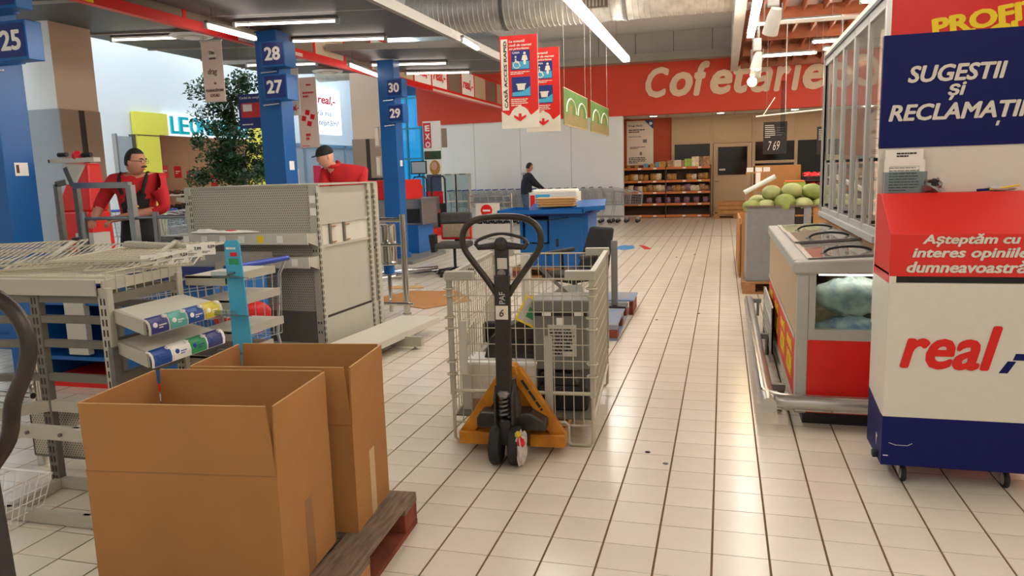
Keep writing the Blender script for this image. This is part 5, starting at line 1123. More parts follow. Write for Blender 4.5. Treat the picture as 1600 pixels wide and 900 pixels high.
t = thing('steel_post', 'grey steel post on black foot plate standing on the blue pallet', 'post', (-1.03, 7.42, .144)); MB().box(-.12, .12, -.1, .12, 0, .018).build('foot_plate', 'black', t); MB().box(-.03, .03, -.03, .03, .018, .66).build('post', 'grey_cover', t, bevel=.004); 
t = thing('folded_stand', 'grey slanted steel arm and cover heap on the blue pallet', 'till part', (-1.56, 6.83, .144), .1); m = MB(); m.hexa([(-.25, -.3, 0), (.35, -.3, 0), (.35, .1, 0), (-.25, .1, 0), (-.1, -.2, .1), (.3, -.2, .1), (.3, .05, .30), (.1, .05, .28)]); m.build('cover', 'grey_cover', t); MB().bar((-.1, -.1, .5), (.3, .0, .1), .07, .03).build('arm', 'dull_steel', t)
t = thing('till_pole', 'pale rectangular till pole standing behind the wire container', 'post', (-1.62, 6.2, 0)); MB().box(-.035, .035, -.03, .03, .012, .80).build('pole', 'paper_grey', t); MB().box(-.1, .1, -.1, .1, 0, .012).build('foot_plate', 'dull_steel', t)
# blue till desk
DK = thing('till_desk', 'blue metal till desk with cabinet door and open niche', 'desk', (-2.78, 10.38, .144)); 
MB().box(.42, .98, 0, .75, 0, .74).build('cabinet', 'blue_paint', DK, bevel=.004); MB().box(.45, .90, -.012, 0, .03, .71).build('door', 'blue_paint', DK, bevel=.003); k = MB().box(.525, .56, -.016, -.012, .30, .41).build('door_slot', 'black', DK)
MB().box(.0, .42, .55, .75, 0, .70).build('niche_back', 'blue_dark', DK); MB().box(0, .04, 0, .75, 0, .70).build('niche_side', 'blue_paint', DK); MB().box(.08, .40, -.012, .02, .36, .68).build('drawer_front', 'blue_paint', DK, bevel=.003); MB().box(.04, .42, .0, .55, 0, .03).build('niche_floor', 'blue_paint', DK); MB().box(.04, .42, .03, .06, .03, .34).build('niche_panel', 'blue_paint', DK)
MB().box(-.08, 1.02, -.08, .80, .74, .77).build('desk_top', 'blue_dark', DK)
m = MB(); m.hexa([(-.26, -.15, .775), (.62, -.15, .775), (.75, .72, .79), (-.22, .72, .79), (-.26, -.15, .83), (.62, -.15, .83), (.98, .95, .90), (-.22, .72, .84)])
t = thing('blue_sheet', 'flat blue sheet metal tray lying on the till desk', 'tray', (-2.78, 10.38, .916)); MB().box(-.27, .95, -.2, .75, 0, .012).build('tray_floor', 'blue_paint', t)
for (x0, x1, y0, y1) in ((-.27, .95, -.2, -.185), (-.27, .95, .735, .75), (-.27, -.255, -.2, .75), (.935, .95, -.2, .75)): MB().box(x0, x1, y0, y1, .012, .055).build('tray_edge', 'blue_paint', t)
t = thing('blue_sheet', 'second blue panel propped up at an angle on the tray', 'panel', (-2.2, 10.5, .965), .12); t.rotation_euler = (.10, -.04, .12); MB().box(-.45, .62, -.25, .55, .0, .03).build('panel', 'blue_paint', t); MB().box(-.45, .62, -.26, -.25, -.01, .05).build('front_edge', 'blue_paint', t)  # a flat panel propped on the tray below
t = thing('flat_cartons', 'stack of folded brown cartons on the blue trays', 'cardboard', (-2.22, 10.42, 1.015), .08); rnd = random.Random(11)
for i in range(7): MB().box(-.27 + rnd.uniform(-.04, .03), .22 + rnd.uniform(-.04, .05), -.18, .2, i * .017, i * .017 + .013).build('carton', 'cardboard' if i % 2 else 'cardboard_edge', t)
t = thing('till_display', 'white box with red and blue printed front standing behind the cartons', 'box', (-2.68, 10.95, .93)); MB().box(-.1, .62, 0, .35, 0, .26).build('case', 'box_white', t, bevel=.006); MB().box(.0, .22, -.006, 0, .03, .23).build('blue_print', 'sky_print', t); MB().box(-.08, -.01, -.006, 0, .03, .22).build('red_print', 'red', t); MB().box(-.06, .60, .05, .3, .26, .30).build('rolled_sheet', 'paper', t, bevel=.015)
t = thing('black_cable', 'loose black cable hanging along the desk top edge', 'cable', (-2.8, 10.28, .80)); MB().tube(smooth_path([(0, 0, .06), (.2, -.02, .02), (.5, -.02, .03), (.75, 0, .06)]), .007, 6).build('cable', 'black', t)
# no entry barrier
t = thing('no_entry_gate', 'chrome gate with white no entry sign behind the office chair', 'gate', (-4.62, 15.0, 0))
for x in (-.47, .43): MB().cyl((x, 0, 0), (x, 0, 1.07), .03, 12).build('post', 'chrome', t, smooth=True)
for z in (1.03, .90, .14): MB().cyl((-.47, 0, z), (.43, 0, z), .02, 10).build('rail', 'chrome', t, smooth=True)
sg = MB().box(-.33, .19, -.04, -.025, .56, .88).build('sign_plate', 'box_white', t); MB().lathe([(.125, -.046), (.125, -.04)], n=28, axis='y').build('red_disc', 'red', sg, loc=(-.09, 0, .73)); MB().box(-.17, -.01, -.05, -.046, .712, .748).build('white_bar', 'white', sg)
MB().box(-.4, .4, -.02, .0, .15, .45).build('lower_panel', 'paper_grey', t)
# red and steel checkouts behind the columns
t = thing('checkout_counter', 'red topped steel checkout counter behind column 30', 'counter', (-6.65, 13.0, 0)); MB().box(0, 1.0, 0, .8, 1.06, 1.42).build('red_housing', 'red', t, bevel=.01); MB().box(0, 1.3, .05, .8, .58, 1.06).build('steel_body', 'steel', t, bevel=.01); MB().box(.9, 1.25, .03, .05, .62, .88).build('black_panel', 'black', t); MB().box(0, 1.2, .05, .8, .0, .58).build('blue_base', 'blue_paint', t); text('real,-', t, (.66, -.001, 1.12), X3, Z3, .28, .1, 'paper', bold=.03, shear=.2); MB().box(.05, .35, .2, .6, 1.42, 1.47).build('black_scanner', 'black', t)
t = thing('checkout_counter', 'far steel checkout with red skid base near the mall', 'counter', (-7.9, 17.3, 0)); MB().box(0, 1.1, 0, .7, .0, .18).build('red_skid', 'red', t); MB().box(.1, .95, .05, .65, .18, .55).build('frame', 'steel', t); MB().box(0, 1.0, 0, .7, .55, .95).build('steel_body', 'steel', t, bevel=.01); MB().box(.2, .6, .1, .6, .95, 1.25).build('red_housing', 'red', t)
for (x, lb) in ((-7.35, 'black anti theft totem beside the tall poster'), (-7.86, 'blue fronted anti theft totem left of the tall poster')):
    t = thing('security_totem', lb, 'totem', (x + .2, 18.6, 0), 0, 'security totems'); MB().box(-.2, .2, -.03, .03, 0, .75).build('base_panel', 'soft_black' if x > -7.5 else 'blue_paint', t, bevel=.01)
    MB().tube([(-.19, 0, .75), (-.19, 0, 1.38), (-.14, 0, 1.45), (.14, 0, 1.45), (.19, 0, 1.38), (.19, 0, .75)], .022, 8).build('loop_frame', 'black', t); MB().box(-.05, .05, -.034, -.03, .5, .6).build('logo_plate', 'red', t)
    if x < -7.5: MB().box(-.22, .22, -.03, .0, 1.52, 1.86).build('notice_frame', 'black', t); MB().box(-.19, .19, -.034, -.03, 1.55, 1.83).build('notice', 'blueish_panel', t); MB().cyl((0, 0, 1.44), (0, 0, 1.53), .03, 8).build('neck', 'blue_dark', t)
for (x, lb) in ((-7.76, 'white framed entrance gate left of its pair by the white wall'), (-7.33, 'white framed entrance gate right of its pair by the white wall')):
    t = thing('entrance_gate', lb, 'gate', (x, 20.5, 0), 0, 'white entrance gates'); 
    for k in (0, .42): MB().box(k - .025, k + .025, -.02, .02, 0, 1.50).build('stile', 'paper_grey', t)
    for z in (1.46, .70, .05): MB().box(0, .42, -.02, .02, z, z + .04).build('rail', 'paper_grey', t)
    MB().box(.02, .40, -.005, .005, .09, 1.46).build('pane', 'clear_plastic', t); MB().box(.1, .3, -.024, -.02, 1.47, 1.5).build('handle', 'dull_steel', t)
t = thing('poster_stand', 'tall poster with white lettering on red and a smiling figure', 'poster', (-7.5, 19.2, 0)); MB().box(-.25, .25, 0, .03, .0, 2.9).build('board', 'paper', t); MB().box(-.24, -.02, -.004, 0, 2.2, 2.86).build('red_field', 'pepper', t); MB().box(.27, .42, 0, .02, 2.2, 2.7).build('side_wing', 'brown_panel', t)
for i, c in enumerate('EXO'): text(c, t, (-.19, -.005, 2.64 - i * .215), X3, Z3, .14, .16, 'paper', bold=.05)
MB().box(-.24, .24, -.004, 0, 1.9, 2.12).build('foliage_print', 'leaf', t); MB().ball((.03, -.004, 1.72), .09, .004, .11, 14, 8).build('face_print', 'skin_light', t); MB().ball((.05, -.002, 1.68), .15, .003, .2, 14, 8).build('hair_print', 'snack_yellow', t); MB().box(-.2, .22, -.004, 0, 1.05, 1.5).build('jacket_print', 'jeans', t); MB().box(-.25, .25, -.004, 0, .25, 1.05).build('red_field', 'pepper', t); MB().lathe([(.07, -.006), (.07, 0)], n=18, axis='y').build('round_badge', 'brown_ink', t, loc=(-.16, 0, 2.02))
# trolley rows along the white wall
TP = trolley_proto('trolley_blue'); TP.location = (-7.9, 21.55, 0); TP['label'] = 'blue handled shopping trolley nested in the row by the white wall'; TP['group'] = 'trolley row by the white wall'
for i in range(1, 12): dup(TP, (-7.9 + i * .235, 21.55, 0))
TG = trolley_proto('grey_cover'); TG.location = (-5.05, 21.45, 0); TG['label'] = 'grey handled shopping trolley nested in the row right of the dark jacket'; TG['group'] = 'grey trolley row by the white wall'
for i in range(1, 8): dup(TG, (-5.05 + i * .24, 21.45, 0))
l = dup(TG, (-3.05, 21.40, 0)); l['label'] = 'grey shopping trolley at the right end of the row beside the snack shelf'
for i in range(6): dup(TP, (-11.2 + i * .26, 11.8, 0), None, 'blue handled trolley parked in the mall behind the red sweater', 'trolleys parked in the mall')
# ================================================================ BACK: snack shelf, notice, produce
SH = thing('snack_shelf', 'orange edged snack shelf unit standing in the recess of the back wall', 'shelf unit', (-3.0, 23.38, 0))
MB().box(0, 2.64, .42, .46, 0, 1.55).build('back_panel', 'shelf_brown', SH)
for x in (0, 1.31, 2.60): MB().box(x, x + .04, .0, .46, 0, 1.55).build('cheek', 'shelf_brown', SH)
LV = (1.50, 1.11, .77, .42, .07)
for z in LV:
    for k in range(2):
        s = MB().box(.02 + k * 1.32, 1.31 + k * 1.31, .0, .44, z - .02, z).build('shelf', 'shelf_brown', SH); MB().box(.02 + k * 1.32, 1.31 + k * 1.31, -.02, .0, z - .055, z + .015).build('shelf_lip', 'shelf_orange', s)
        for q in (.5, .95): MB().box(k * 1.32 + q, k * 1.32 + q + .1, -.023, -.02, z - .045, z + .0).build('price_label', 'paper', s)
rnd = random.Random(21)
bagm = {}
def bag_mesh(mt):
    if mt not in bagm: bagm[mt] = MB().ball((0, 0, .085), .07, .05, .07, 12, 8, lambda d: min(1.35, 1 / max(abs(d.x), abs(d.z), .6))).mesh('snack_bag', mt, True)
    return bagm[mt]
def carton_mesh(mt):
    k = 'c' + mt
    if k not in bagm: bagm[k] = MB().box(-.075, .075, -.05, .05, 0, .14).mesh('snack_carton', mt)
    return bagm[k]
cm = {'snack_yellow': 'yellow', 'snack_violet': 'violet', 'snack_brown': 'brown', 'snack_cream': 'cream', 'snack_green': 'green', 'snack_blue': 'blue'}
def snack(x, z, mt, where, box=False, sc=1.0):
    o = put('snack_carton' if box else 'snack_bag', carton_mesh(mt) if box else bag_mesh(mt), loc=(-3.0 + x, 23.38 + .14, z)); o.scale = (sc, sc, sc)
    tag(o, '%s snack %s on the %s of the back shelf unit' % (cm[mt], 'carton' if box else 'bag', where), 'snack', 'snacks on the %s' % where)
for i, (x, mt, s) in enumerate(((.2, 'snack_yellow', .6), (.45, 'snack_yellow', .65), (.72, 'snack_blue', .9), (.92, 'snack_yellow', .9), (1.1, 'snack_blue', 1.2), (1.22, 'snack_yellow', 1.3), (1.48, 'snack_brown', 1.5), (1.66, 'snack_cream', 1.5), (1.82, 'snack_brown', 1.4), (2.0, 'snack_green', 1.7), (2.24, 'snack_cream', 2.1), (2.45, 'snack_brown', 2.1))): snack(x, 1.501, mt, 'top', True, s)
for i in range(13): snack((.12, .3, .42, .55, .72, .95, 1.1, 1.4, 1.55, 2.0, 2.15, 2.35, 2.5)[i], 1.111, ('snack_yellow', 'snack_yellow', 'snack_cream', 'snack_brown')[i % 4], 'second shelf', False, 1.15 + .3 * rnd.random())
for i in range(18): snack(.12 + i * .142, .771, ('snack_yellow', 'snack_cream', 'snack_brown', 'snack_violet', 'snack_brown', 'snack_cream')[(i * 5 // 3) % 6], 'third shelf', False, 1.1 + .35 * rnd.random())
for i in range(7): snack(.82 + i * .28, .421, 'snack_violet', 'fourth shelf', False, 1.2)
t = thing('notice_poster', 'tall white notice headed Dragi clienți on the orange wall', 'poster', (-2.92, YR - .02, 1.60)); MB().box(0, .82, -.012, .0, 0, 1.35).build('sheet', 'cream_print', t)
text('Dragi clienți,', t, (.06, -.0125, 1.16), X3, Z3, .44, .07, 'dark_ink', bold=.02); lines(t, (.06, -.0125, 1.0), X3, Z3, .6, .12, 2, 'dark_ink', seed=1); lines(t, (.06, -.0125, .86), X3, Z3, .66, .04, 1, 'grey_ink', seed=2); lines(t, (.10, -.0125, .5), X3, Z3, .5, .08, 2, 'dark_ink', seed=5); lines(t, (.06, -.0125, .06), X3, Z3, .6, .2, 4, 'dark_ink', seed=7)
MB().prism([(.55, 1.35), (.82, 1.35), (.82, 1.08)], (0, -.0135, 0), X3, Z3, (0, .001, 0)).build('blue_corner', 'print_blue', t); MB().lathe([(.05, -.016), (.05, -.0135)], n=16, axis='y').build('info_disc', 'paper', t, loc=(.74, 0, 1.26)); MB().box(.40, .47, -.0135, -.0125, .30, .40).build('pictogram', 'grey_ink', t); MB().box(.5, .62, -.0135, -.0125, .68, .78).build('pictogram', 'grey_ink', t)
sm = eur_pallet('pallet', 'small far pallet with wooden crate beside the kitchen door', (.35, 22.9, 0), 1.57, 'pallet_wood', 'pallet_wood'); t = thing('wooden_crate', 'flat brown wooden crate on the far pallet beside the kitchen door', 'crate', (.35, 22.9, .146)); 
for z in (.0, .12, .24): MB().box(-.5, .5, -.36, -.34, z, z + .09).build('slat', 'crate_wood', t); MB().box(-.5, .5, .34, .36, z, z + .09).build('slat', 'crate_wood', t)
MB().box(-.5, .5, -.34, .34, .0, .02).build('floor_board', 'crate_wood', t)
for x in (-.5, .46): MB().box(x, x + .04, -.34, .34, 0, .34).build('end_board', 'crate_wood', t)
# produce bins
eur_pallet('pallet', 'wooden stamped pallet under the grey cabbage bin', (.83, 9.58, 0), math.radians(90), 'pallet_wood', 'pallet_wood')
PB = thing('cabbage_bin', 'grey corrugated bin heaped with cabbages on a pallet beyond the freezer', 'bin', (.27, 9.22, .146))
cor = MB()
for i in range(28): cor.box(i * .0185, i * .0185 + .011, -.006, .0, .012, .85)
MB().box(0, .52, .0, .012, 0, .87).build('front_sheet', 'crate_grey', PB); stuff(cor.build('corrugation', 'crate_grey', PB)); MB().box(.0, .012, .012, .78, 0, .87).build('side_sheet', 'crate_grey', PB); MB().box(.0, 1.1, .77, .78, 0, .87).build('rear_sheet', 'crate_grey', PB); MB().box(1.09, 1.1, .0, .78, 0, .87).build('side_sheet', 'crate_grey', PB)
MB().box(.53, .62, .02, .03, 0, .87).build('dark_gap', 'dark_strip', PB); MB().box(.62, .70, .0, .03, 0, .88).build('corner_plank', 'crate_grey', PB); MB().box(.72, 1.1, .0, .02, 0, .86).build('front_board', 'crate_wood', PB); MB().box(-.02, 1.12, -.015, .03, .865, .885).build('rim_board', 'pallet_grey', PB); MB().box(-.02, .03, .03, .78, .865, .885).build('rim_board', 'pallet_grey', PB); MB().box(0.01, 1.09, .012, .77, .755, .775).build('fill_floor', 'crate_wood', PB)
rnd = random.Random(4)
cabm = [MB().ball((0, 0, .1), .115, .115, .10, 14, 10, lambda d: 1 + .05 * math.sin(7 * math.atan2(d.y, d.x) + 3 * d.z)).mesh('cabbage', m_, True) for m_ in ('cabbage', 'cabbage_pale')]
leafm = MB().ball((0.02, -.05, .08), .095, .06, .085, 10, 7, lambda d: 1 + .1 * math.sin(5 * d.x + 6 * d.z)).mesh('outer_leaf', 'cabbage', True)
for i, (x, y, z) in enumerate(((.05, .10, .735), (.22, .12, .74), (.42, .10, .76), (.62, .12, .74), (.82, .12, .75), (1.0, .14, .73), (.12, .35, .76), (.34, .36, .78), (.56, .36, .80), (.78, .36, .78), (.96, .38, .76), (.14, .60, .76), (.40, .62, .78), (.66, .62, .78), (.92, .62, .76), (.50, .22, .90), (.72, .24, .89), (.28, .24, .885), (.92, .26, .87))):
    q = thing('cabbage', 'green white cabbage head in the heap of the grey bin', 'cabbage', (.27 + x, 9.22 + y, .20 + z), rnd.uniform(0, 6), 'cabbages in the grey bin'); put('head', cabm[i % 2], q); put('outer_leaf', leafm, q); k_ = rnd.uniform(.85, 1.08); q.scale = (k_, k_, k_ * rnd.uniform(.85, 1))
t = thing('paper_roll', 'white cardboard tube lying slanted on the cabbages', 'tube', (.42, 9.36, 1.20)); MB().cyl((-.18, 0, -.02), (.16, .02, .16), .028, 14).build('roll', 'paper', t, smooth=True); MB().cyl((.16, .02, .16), (.165, .02, .163), .02, 12).build('roll_end', 'paper_grey', t)
for (y, n_, h, lab, mt) in ((10.55, 5, .80, 'brown wooden produce bin behind the cabbages along the aisle', 'crate_wood'), (11.83, 3, .62, 'lower brown produce bin farther along the aisle', 'pallet_wood')):
    t = thing('produce_bin', lab, 'bin', (.22, y, 0)); 
    ln = n_ * .25 + .01
    for k in range(n_): MB().box(-.012, .012, .01 + k * .25, .24 + k * .25, .03, h).build('side_plank', mt, t, bevel=.003, seg=1)
    for k in range(5): MB().box(.02 + k * .24, .25 + k * .24, -.0, .02, .03, h).build('front_plank', mt, t)
    MB().box(0.0, 1.22, .0, ln, 0, .03).build('base', 'pallet_wood', t); MB().box(1.20, 1.22, 0, ln, .03, h).build('side_plank', mt, t); MB().box(0.012, 1.2, ln - .02, ln, .03, h).build('rear_plank', mt, t); MB().box(.01, 1.2, .02, ln - .02, h - .1, h - .08).build('fill_floor', 'crate_wood', t)
for i, (x, y, z) in enumerate(((.2, .2, .72), (.45, .25, .72), (.7, .22, .72), (.95, .25, .72), (1.1, .3, .72), (.3, .6, .72), (.7, .7, .72))): 
    q = thing('cabbage', 'cabbage head in the brown bin behind the grey one', 'cabbage', (.22 + x, 10.55 + y, z), i, 'cabbages in the brown bin'); put('head', cabm[i % 2], q); put('outer_leaf', leafm, q)
# tall stand with cardboard case and price cards
t = thing('crate_stand', 'tall slatted stand carrying the brown case and the pepper crates', 'stand', (.45, 12.95, 0))
for x in (0, .75, 1.55): MB().box(x - .02, x + .02, -.02, .02, 0, 1.12).build('leg', 'crate_wood', t); MB().box(x - .02, x + .02, .5, .54, 0, 1.12).build('leg', 'crate_wood', t)
for k in range(4): MB().box(-.05, 1.6, -.03 + k * .15, .09 + k * .15, 1.08, 1.10).build('shelf_slat', 'crate_wood', t)
t = thing('cardboard_case', 'plain brown cardboard case standing behind the cabbages', 'box', (.49, 13.0, 1.102)); MB().box(0, .70, 0, .4, 0, .38).build('carton', 'cardboard', t); MB().box(.0, .002, 0, .4, 0, .38).build('side_edge', 'cardboard_edge', t); MB().box(0, .70, .15, .25, .38, .382).build('tape_strip', 'tape', t)
t = thing('price_stand', 'slim pole with three white price cards in front of the brown case', 'price holder', (.36, 12.6, 0)); MB().cyl((0, 0, 0), (0, 0, 1.42), .012, 8).build('pole', 'brown_panel', t); MB().cyl((.3, .0, 0), (.3, 0, 1.40), .012, 8).build('pole', 'brown_panel', t); MB().box(-.02, .32, -.01, .01, 1.36, 1.39).build('bar', 'crate_wood', t); MB().box(-.02, .32, -.01, .01, .95, .98).build('bar', 'crate_wood', t)
for x in (-.01, .12, .24): MB().box(x, x + .10, -.02, -.015, 1.39, 1.46).build('price_card', 'paper', t)
MB().box(.13, .2, -.02, -.015, 1.15, 1.38).build('hanging_strip', 'paper', t)
MB().lathe([(.12, 0), (.12, .012)], n=16).build('foot', 'dull_steel', t); MB().lathe([(.12, 0), (.12, .012)], (.3, 0, 0), n=16).build('foot', 'dull_steel', t)
def crate(x, y, z, lab, mt='black'):
    t = thing('produce_crate', lab, 'crate', (x, y, z), 0, 'pepper crates')
    MB().box(0, .55, 0, .38, 0, .015).build('floor', mt, t)
    for zz in (.02, .055): MB().box(0, .55, 0, .012, zz, zz + .025).build('front_slat', mt, t)
    MB().box(0, .012, 0, .38, .015, .09).build('end_wall', mt, t); MB().box(.538, .55, 0, .38, .015, .09).build('end_wall', mt, t); MB().box(0, .55, .368, .38, .015, .09).build('rear_wall', mt, t)
    return t
pm = MB().tube(smooth_path([(-.07, 0, .0), (-.03, .01, .012), (.02, -.008, .015), (.075, .01, .004)], 3), [.008, .013, .017, .019, .02, .02, .018, .015, .011, .006], 7).mesh('pepper', 'pepper', True)
stm = MB().cyl((-.075, 0, 0), (-.095, .006, .006), .004, 5).mesh('stalk', 'leaf')
for (cx_, cz_, lab) in ((1.19, 1.102, 'lower black crate of long red peppers beside the brown case'), (1.19, 1.215, 'upper black crate of long red peppers beside the brown case')):
    crate(cx_, 12.9, cz_, lab)
    for i in range(26):
        q = thing('red_pepper', 'long red pepper in the %s crate beside the brown case' % lab.split()[0], 'pepper', (cx_ + .09 + (i % 6) * .075, 12.95 + (i // 6) * .055, cz_ + .05 + .02 * rnd.random() + .012 * (i // 6)), rnd.uniform(-1, 1), 'red peppers in the %s crate' % lab.split()[0]); q.rotation_euler = (rnd.uniform(-.4, .4), rnd.uniform(-.5, .5), rnd.uniform(-1.2, 1.2)); put('fruit', pm, q); put('stalk', stm, q)
t = thing('produce_tray', 'green tray of orange carrots between the brown case and the peppers', 'tray', (.93, 12.62, 1.12)); MB().box(0, .30, 0, .25, 0, .09).build('tray', 'snack_green', t); MB().box(.01, .29, .01, .24, .09, .12).build('carrot_pack', 'shelf_orange', t, bevel=.01)
MB().box(-.1, .4, .0, .25, -.02, .0).build('support_board', 'crate_wood', t); 
for x in (-.08, .36): MB().box(x, x + .03, .1, .13, -1.12, -.02).build('support_leg', 'crate_wood', t)
def chalkboard(px0, py0, px1, py1, Y, label, price):
    a = PY(px0, py0, Y); b = PY(px1, py1, Y); w = b.x - a.x; h = a.z - b.z
    t = thing('chalkboard', label, 'chalkboard', (a.x, Y, b.z), 0, 'hanging chalkboards'); MB().box(0, w, 0, .015, 0, h).build('board', 'chalk_black', t); lines(t, (.03, -.001, h * .52), X3, Z3, w * .45, h * .42, 7, 'chalk', seed=px0, frac=.35); lines(t, (w * .55, -.001, h * .58), X3, Z3, w * .4, h * .3, 4, 'grey_ink', seed=px0 + 3, frac=.2); text(price, t, (w * .2, -.001, h * .12), X3, Z3, w * .5, h * .28, 'chalk', 'chalk_price', bold=-.01, shear=.3)
    for x in (.05, w - .05): MB().cyl((x, .007, h), (x, .007, 4.32 - b.z), .003, 4).build('wire', 'dull_steel', t)
chalkboard(1193, 191, 1229, 240, 15.2, 'black chalkboard with handwritten prices hanging in front of the cream windows', '7 69')
chalkboard(1277, 198, 1313, 240, 15.3, 'black chalkboard partly hidden behind the freezer edge', '10')
t = thing('sign_hanger', 'long pale tube with slanted rod hanging before the chalkboard', 'hanger', (.55, 14.6, 2.36)); MB().cyl((0, 0, 0), (1.6, 0, .10), .012, 8).build('tube', 'paper', t); MB().cyl((.5, 0, .03), (.5, 0, 1.7), .004, 5).build('rod', 'paper', t); MB().cyl((.12, 0, .01), (.32, 0, .32), .008, 6).build('slanted_rod', 'paper', t); MB().cyl((1.4, 0, .09), (1.4, 0, 1.7), .004, 5).build('rod', 'paper', t); MB().box(.42, .5, -.005, .005, -.3, .6).build('clear_strip', 'clear_plastic', t)

# ================================================================ HANGING SIGNS
def rapid(X0, Y, z1, w, h, label):
    t = thing('hanging_sign', label, 'sign', (X0, Y, z1 - h), 0, 'express checkout signs'); MB().box(0, w, 0, .012, 0, h).build('board', 'cream_print', t)
    MB().prism([(0, h * .19), (w * .2, h * .14), (w * .5, h * .26), (w * .8, h * .14), (w, h * .20), (w, h), (0, h)], (0, -.0015, 0), X3, Z3, (0, .0012, 0)).build('red_field', 'red', t)
    MB().prism([(w * .5 + w * .27 * math.cos(a), h * .115 + w * .29 * math.sin(a)) for a in [math.pi * i / 14 for i in range(15)]], (0, -.0024, 0), X3, Z3, (0, .0008, 0)).build('white_arch', 'cream_print', t)
    ar = [(-.035, .15), (.035, .15), (.035, .07), (.14, .12), (.14, .07), (0, -.03), (-.14, .07), (-.14, .12), (-.035, .07)]
    MB().prism([(w * .5 + x * w * 1.15, h * .075 + y * w * 1.15 + .01) for x, y in ar], (0, -.0034, 0), X3, Z3, (0, .0008, 0)).build('arrow', 'red', t)
    MB().box(w * .03, w * .21, -.003, -.001, h * .20, h * .965).build('white_strip', 'cream_print', t); text('CASĂ ACCES RAPID', t, (w * .185, -.0032, h * .225), Z3, -X3, h * .72, w * .115, 'dark_ink', bold=.02)
    for i, s in enumerate(('La această', 'casă de marcat', 'au prioritate:')): text(s, t, (w * .25, -.002, h * (.925 - .042 * i)), X3, Z3, w * (.42, .60, .54)[i], h * .028, 'cream_print', bold=.03, shear=.2)
    p1 = MB().box(w * .30, w * .80, -.003, -.001, h * .63, h * .84).build('pictogram_blue', 'blue_dark', t, bevel=.0); MB().box(w * .32, w * .78, -.0036, -.003, h * .64, h * .72).build('pale_ground', 'sky_print', p1)
    text('CASA', p1, (w * .33, -.0032, h * .805), X3, Z3, w * .2, h * .02, 'cream_print')
    MB().ball((w * .66, -.0036, h * .805), w * .035, .0015, w * .035, 10, 6).build('head_print', 'cream_print', p1); MB().prism([(-.05, .1), (.05, .1), (.085, -.02), (.035, -.02), (.03, -.12), (-.03, -.12), (-.035, -.02), (-.085, -.02)], (w * .66, -.0042, h * .74), X3 * (w * 1.0), Z3 * (w * 1.05), (0, .001, 0)).build('figure_print', 'cream_print', p1)
    MB().tube(arc((w * .44, -.004, h * .685), w * .085, .6, 5.6, 14, X3, Z3), w * .014, 5).build('wheelchair_print', 'cream_print', p1); MB().ball((w * .42, -.004, h * .77), w * .025, .0015, w * .025, 8, 5).build('head_print', 'cream_print', p1); MB().tube([(w * .42, -.004, h * .75), (w * .425, -.004, h * .71), (w * .50, -.004, h * .705), (w * .535, -.004, h * .665)], w * .018, 5).build('rider_print', 'cream_print', p1)
    p2 = MB().box(w * .30, w * .80, -.003, -.001, h * .34, h * .555).build('pictogram_blue', 'blue_dark', t); MB().prism([(w * .31, h * .35), (w * .79, h * .35), (w * .79, h * .45), (w * .6, h * .40), (w * .31, h * .39)], (0, -.0036, 0), X3, Z3, (0, .0006, 0)).build('pale_ground', 'sky_print', p2)
    MB().prism([(-.12, .05), (.12, .05), (.12, .08), (-.12, .08), (-.12, .05), (-.10, .05), (-.08, -.07), (.08, -.07), (.10, .05)], (w * .55, -.0044, h * .445), X3 * (w * 1.1), Z3 * (w * 1.1), (0, .001, 0)).build('basket_print', 'cream_print', p2)
    lines(t, (w * .27, -.002, h * .585), X3, Z3, w * .6, h * .036, 2, 'cream_print', seed=3); lines(t, (w * .27, -.002, h * .245), X3, Z3, w * .5, h * .085, 4, 'cream_print', seed=9)
    for x in (w * .4,): MB().tube([(x, .006, h), (x, .006, h + .03), (x + .02, .006, h + .04)], .003, 5).build('hook', 'dull_steel', t); MB().cyl((x, .006, h + .03), (x, .006, 5.6 - z1 + h), .0018, 4).build('wire', 'dull_steel', t)
rapid(-2.165, 7.5, 2.835, .385, .90, 'nearer red express checkout sign hanging from the ceiling')
rapid(-2.125, 8.35, 2.835, .385, .90, 'farther red express checkout sign half behind the nearer one')
for (y0, y1, lab) in ((11.6, 13.7, 'green banner with white arches hanging right of the red signs'), (14.05, 16.3, 'farther green banner with dark arch hanging before the red wall')):
    L = y1 - y0; t = thing('hanging_banner', lab, 'banner', (-2.36, y0, 2.20), 0, 'green arch banners'); MB().box(-.006, .006, 0, L, 0, .55).build('sheet', 'green_poster', t)
    for k in range(2):
        yc = L * (.27 + .46 * k); r = L * .19
        MB().tube([(.008, yc + r * math.cos(a), .20 + .22 * math.sin(a)) for a in [math.pi * i / 12 for i in range(13)]], .013, 5).build('white_arch', 'cream_print', t)
        MB().box(.006, .0075, yc - r * .45, yc + r * .2, .06, .32).build('bread_print', 'poster_tan', t)
    MB().box(.006, .007, .02, L - .02, .0, .18).build('wheat_print', 'poster_tan', t); MB().cyl((0, 0, .55), (0, L, .55), .01, 6).build('top_bar', 'cream_panel', t); MB().cyl((0, 0, 0), (0, L, 0), .01, 6).build('bottom_bar', 'cream_panel', t)
    for y in (.06, L - .2): MB().cyl((0, y, .55), (0, y, 3.4), .002, 4).build('wire', 'paper_grey', t)
def hang(p0, p1, Y, label, mt, top=3.53, name='hanging_banner'):
    a = PY(*p0, Y); b = PY(*p1, Y); w = b.x - a.x; h = a.z - b.z; t = thing(name, label, 'banner', (a.x, Y, b.z)); MB().box(0, w, 0, .006, 0, h).build('sheet', mt, t)
    for x in (.04, w - .04): MB().cyl((x, .003, h), (x, .003, max(top - b.z, h + .03)), .002, 4).build('wire', 'dull_steel', t)
    return t, w, h
t, w, h = hang((313, 66), (353, 157), 7.7, 'pink banner for local producers hanging left of column 28', 'pink_print')
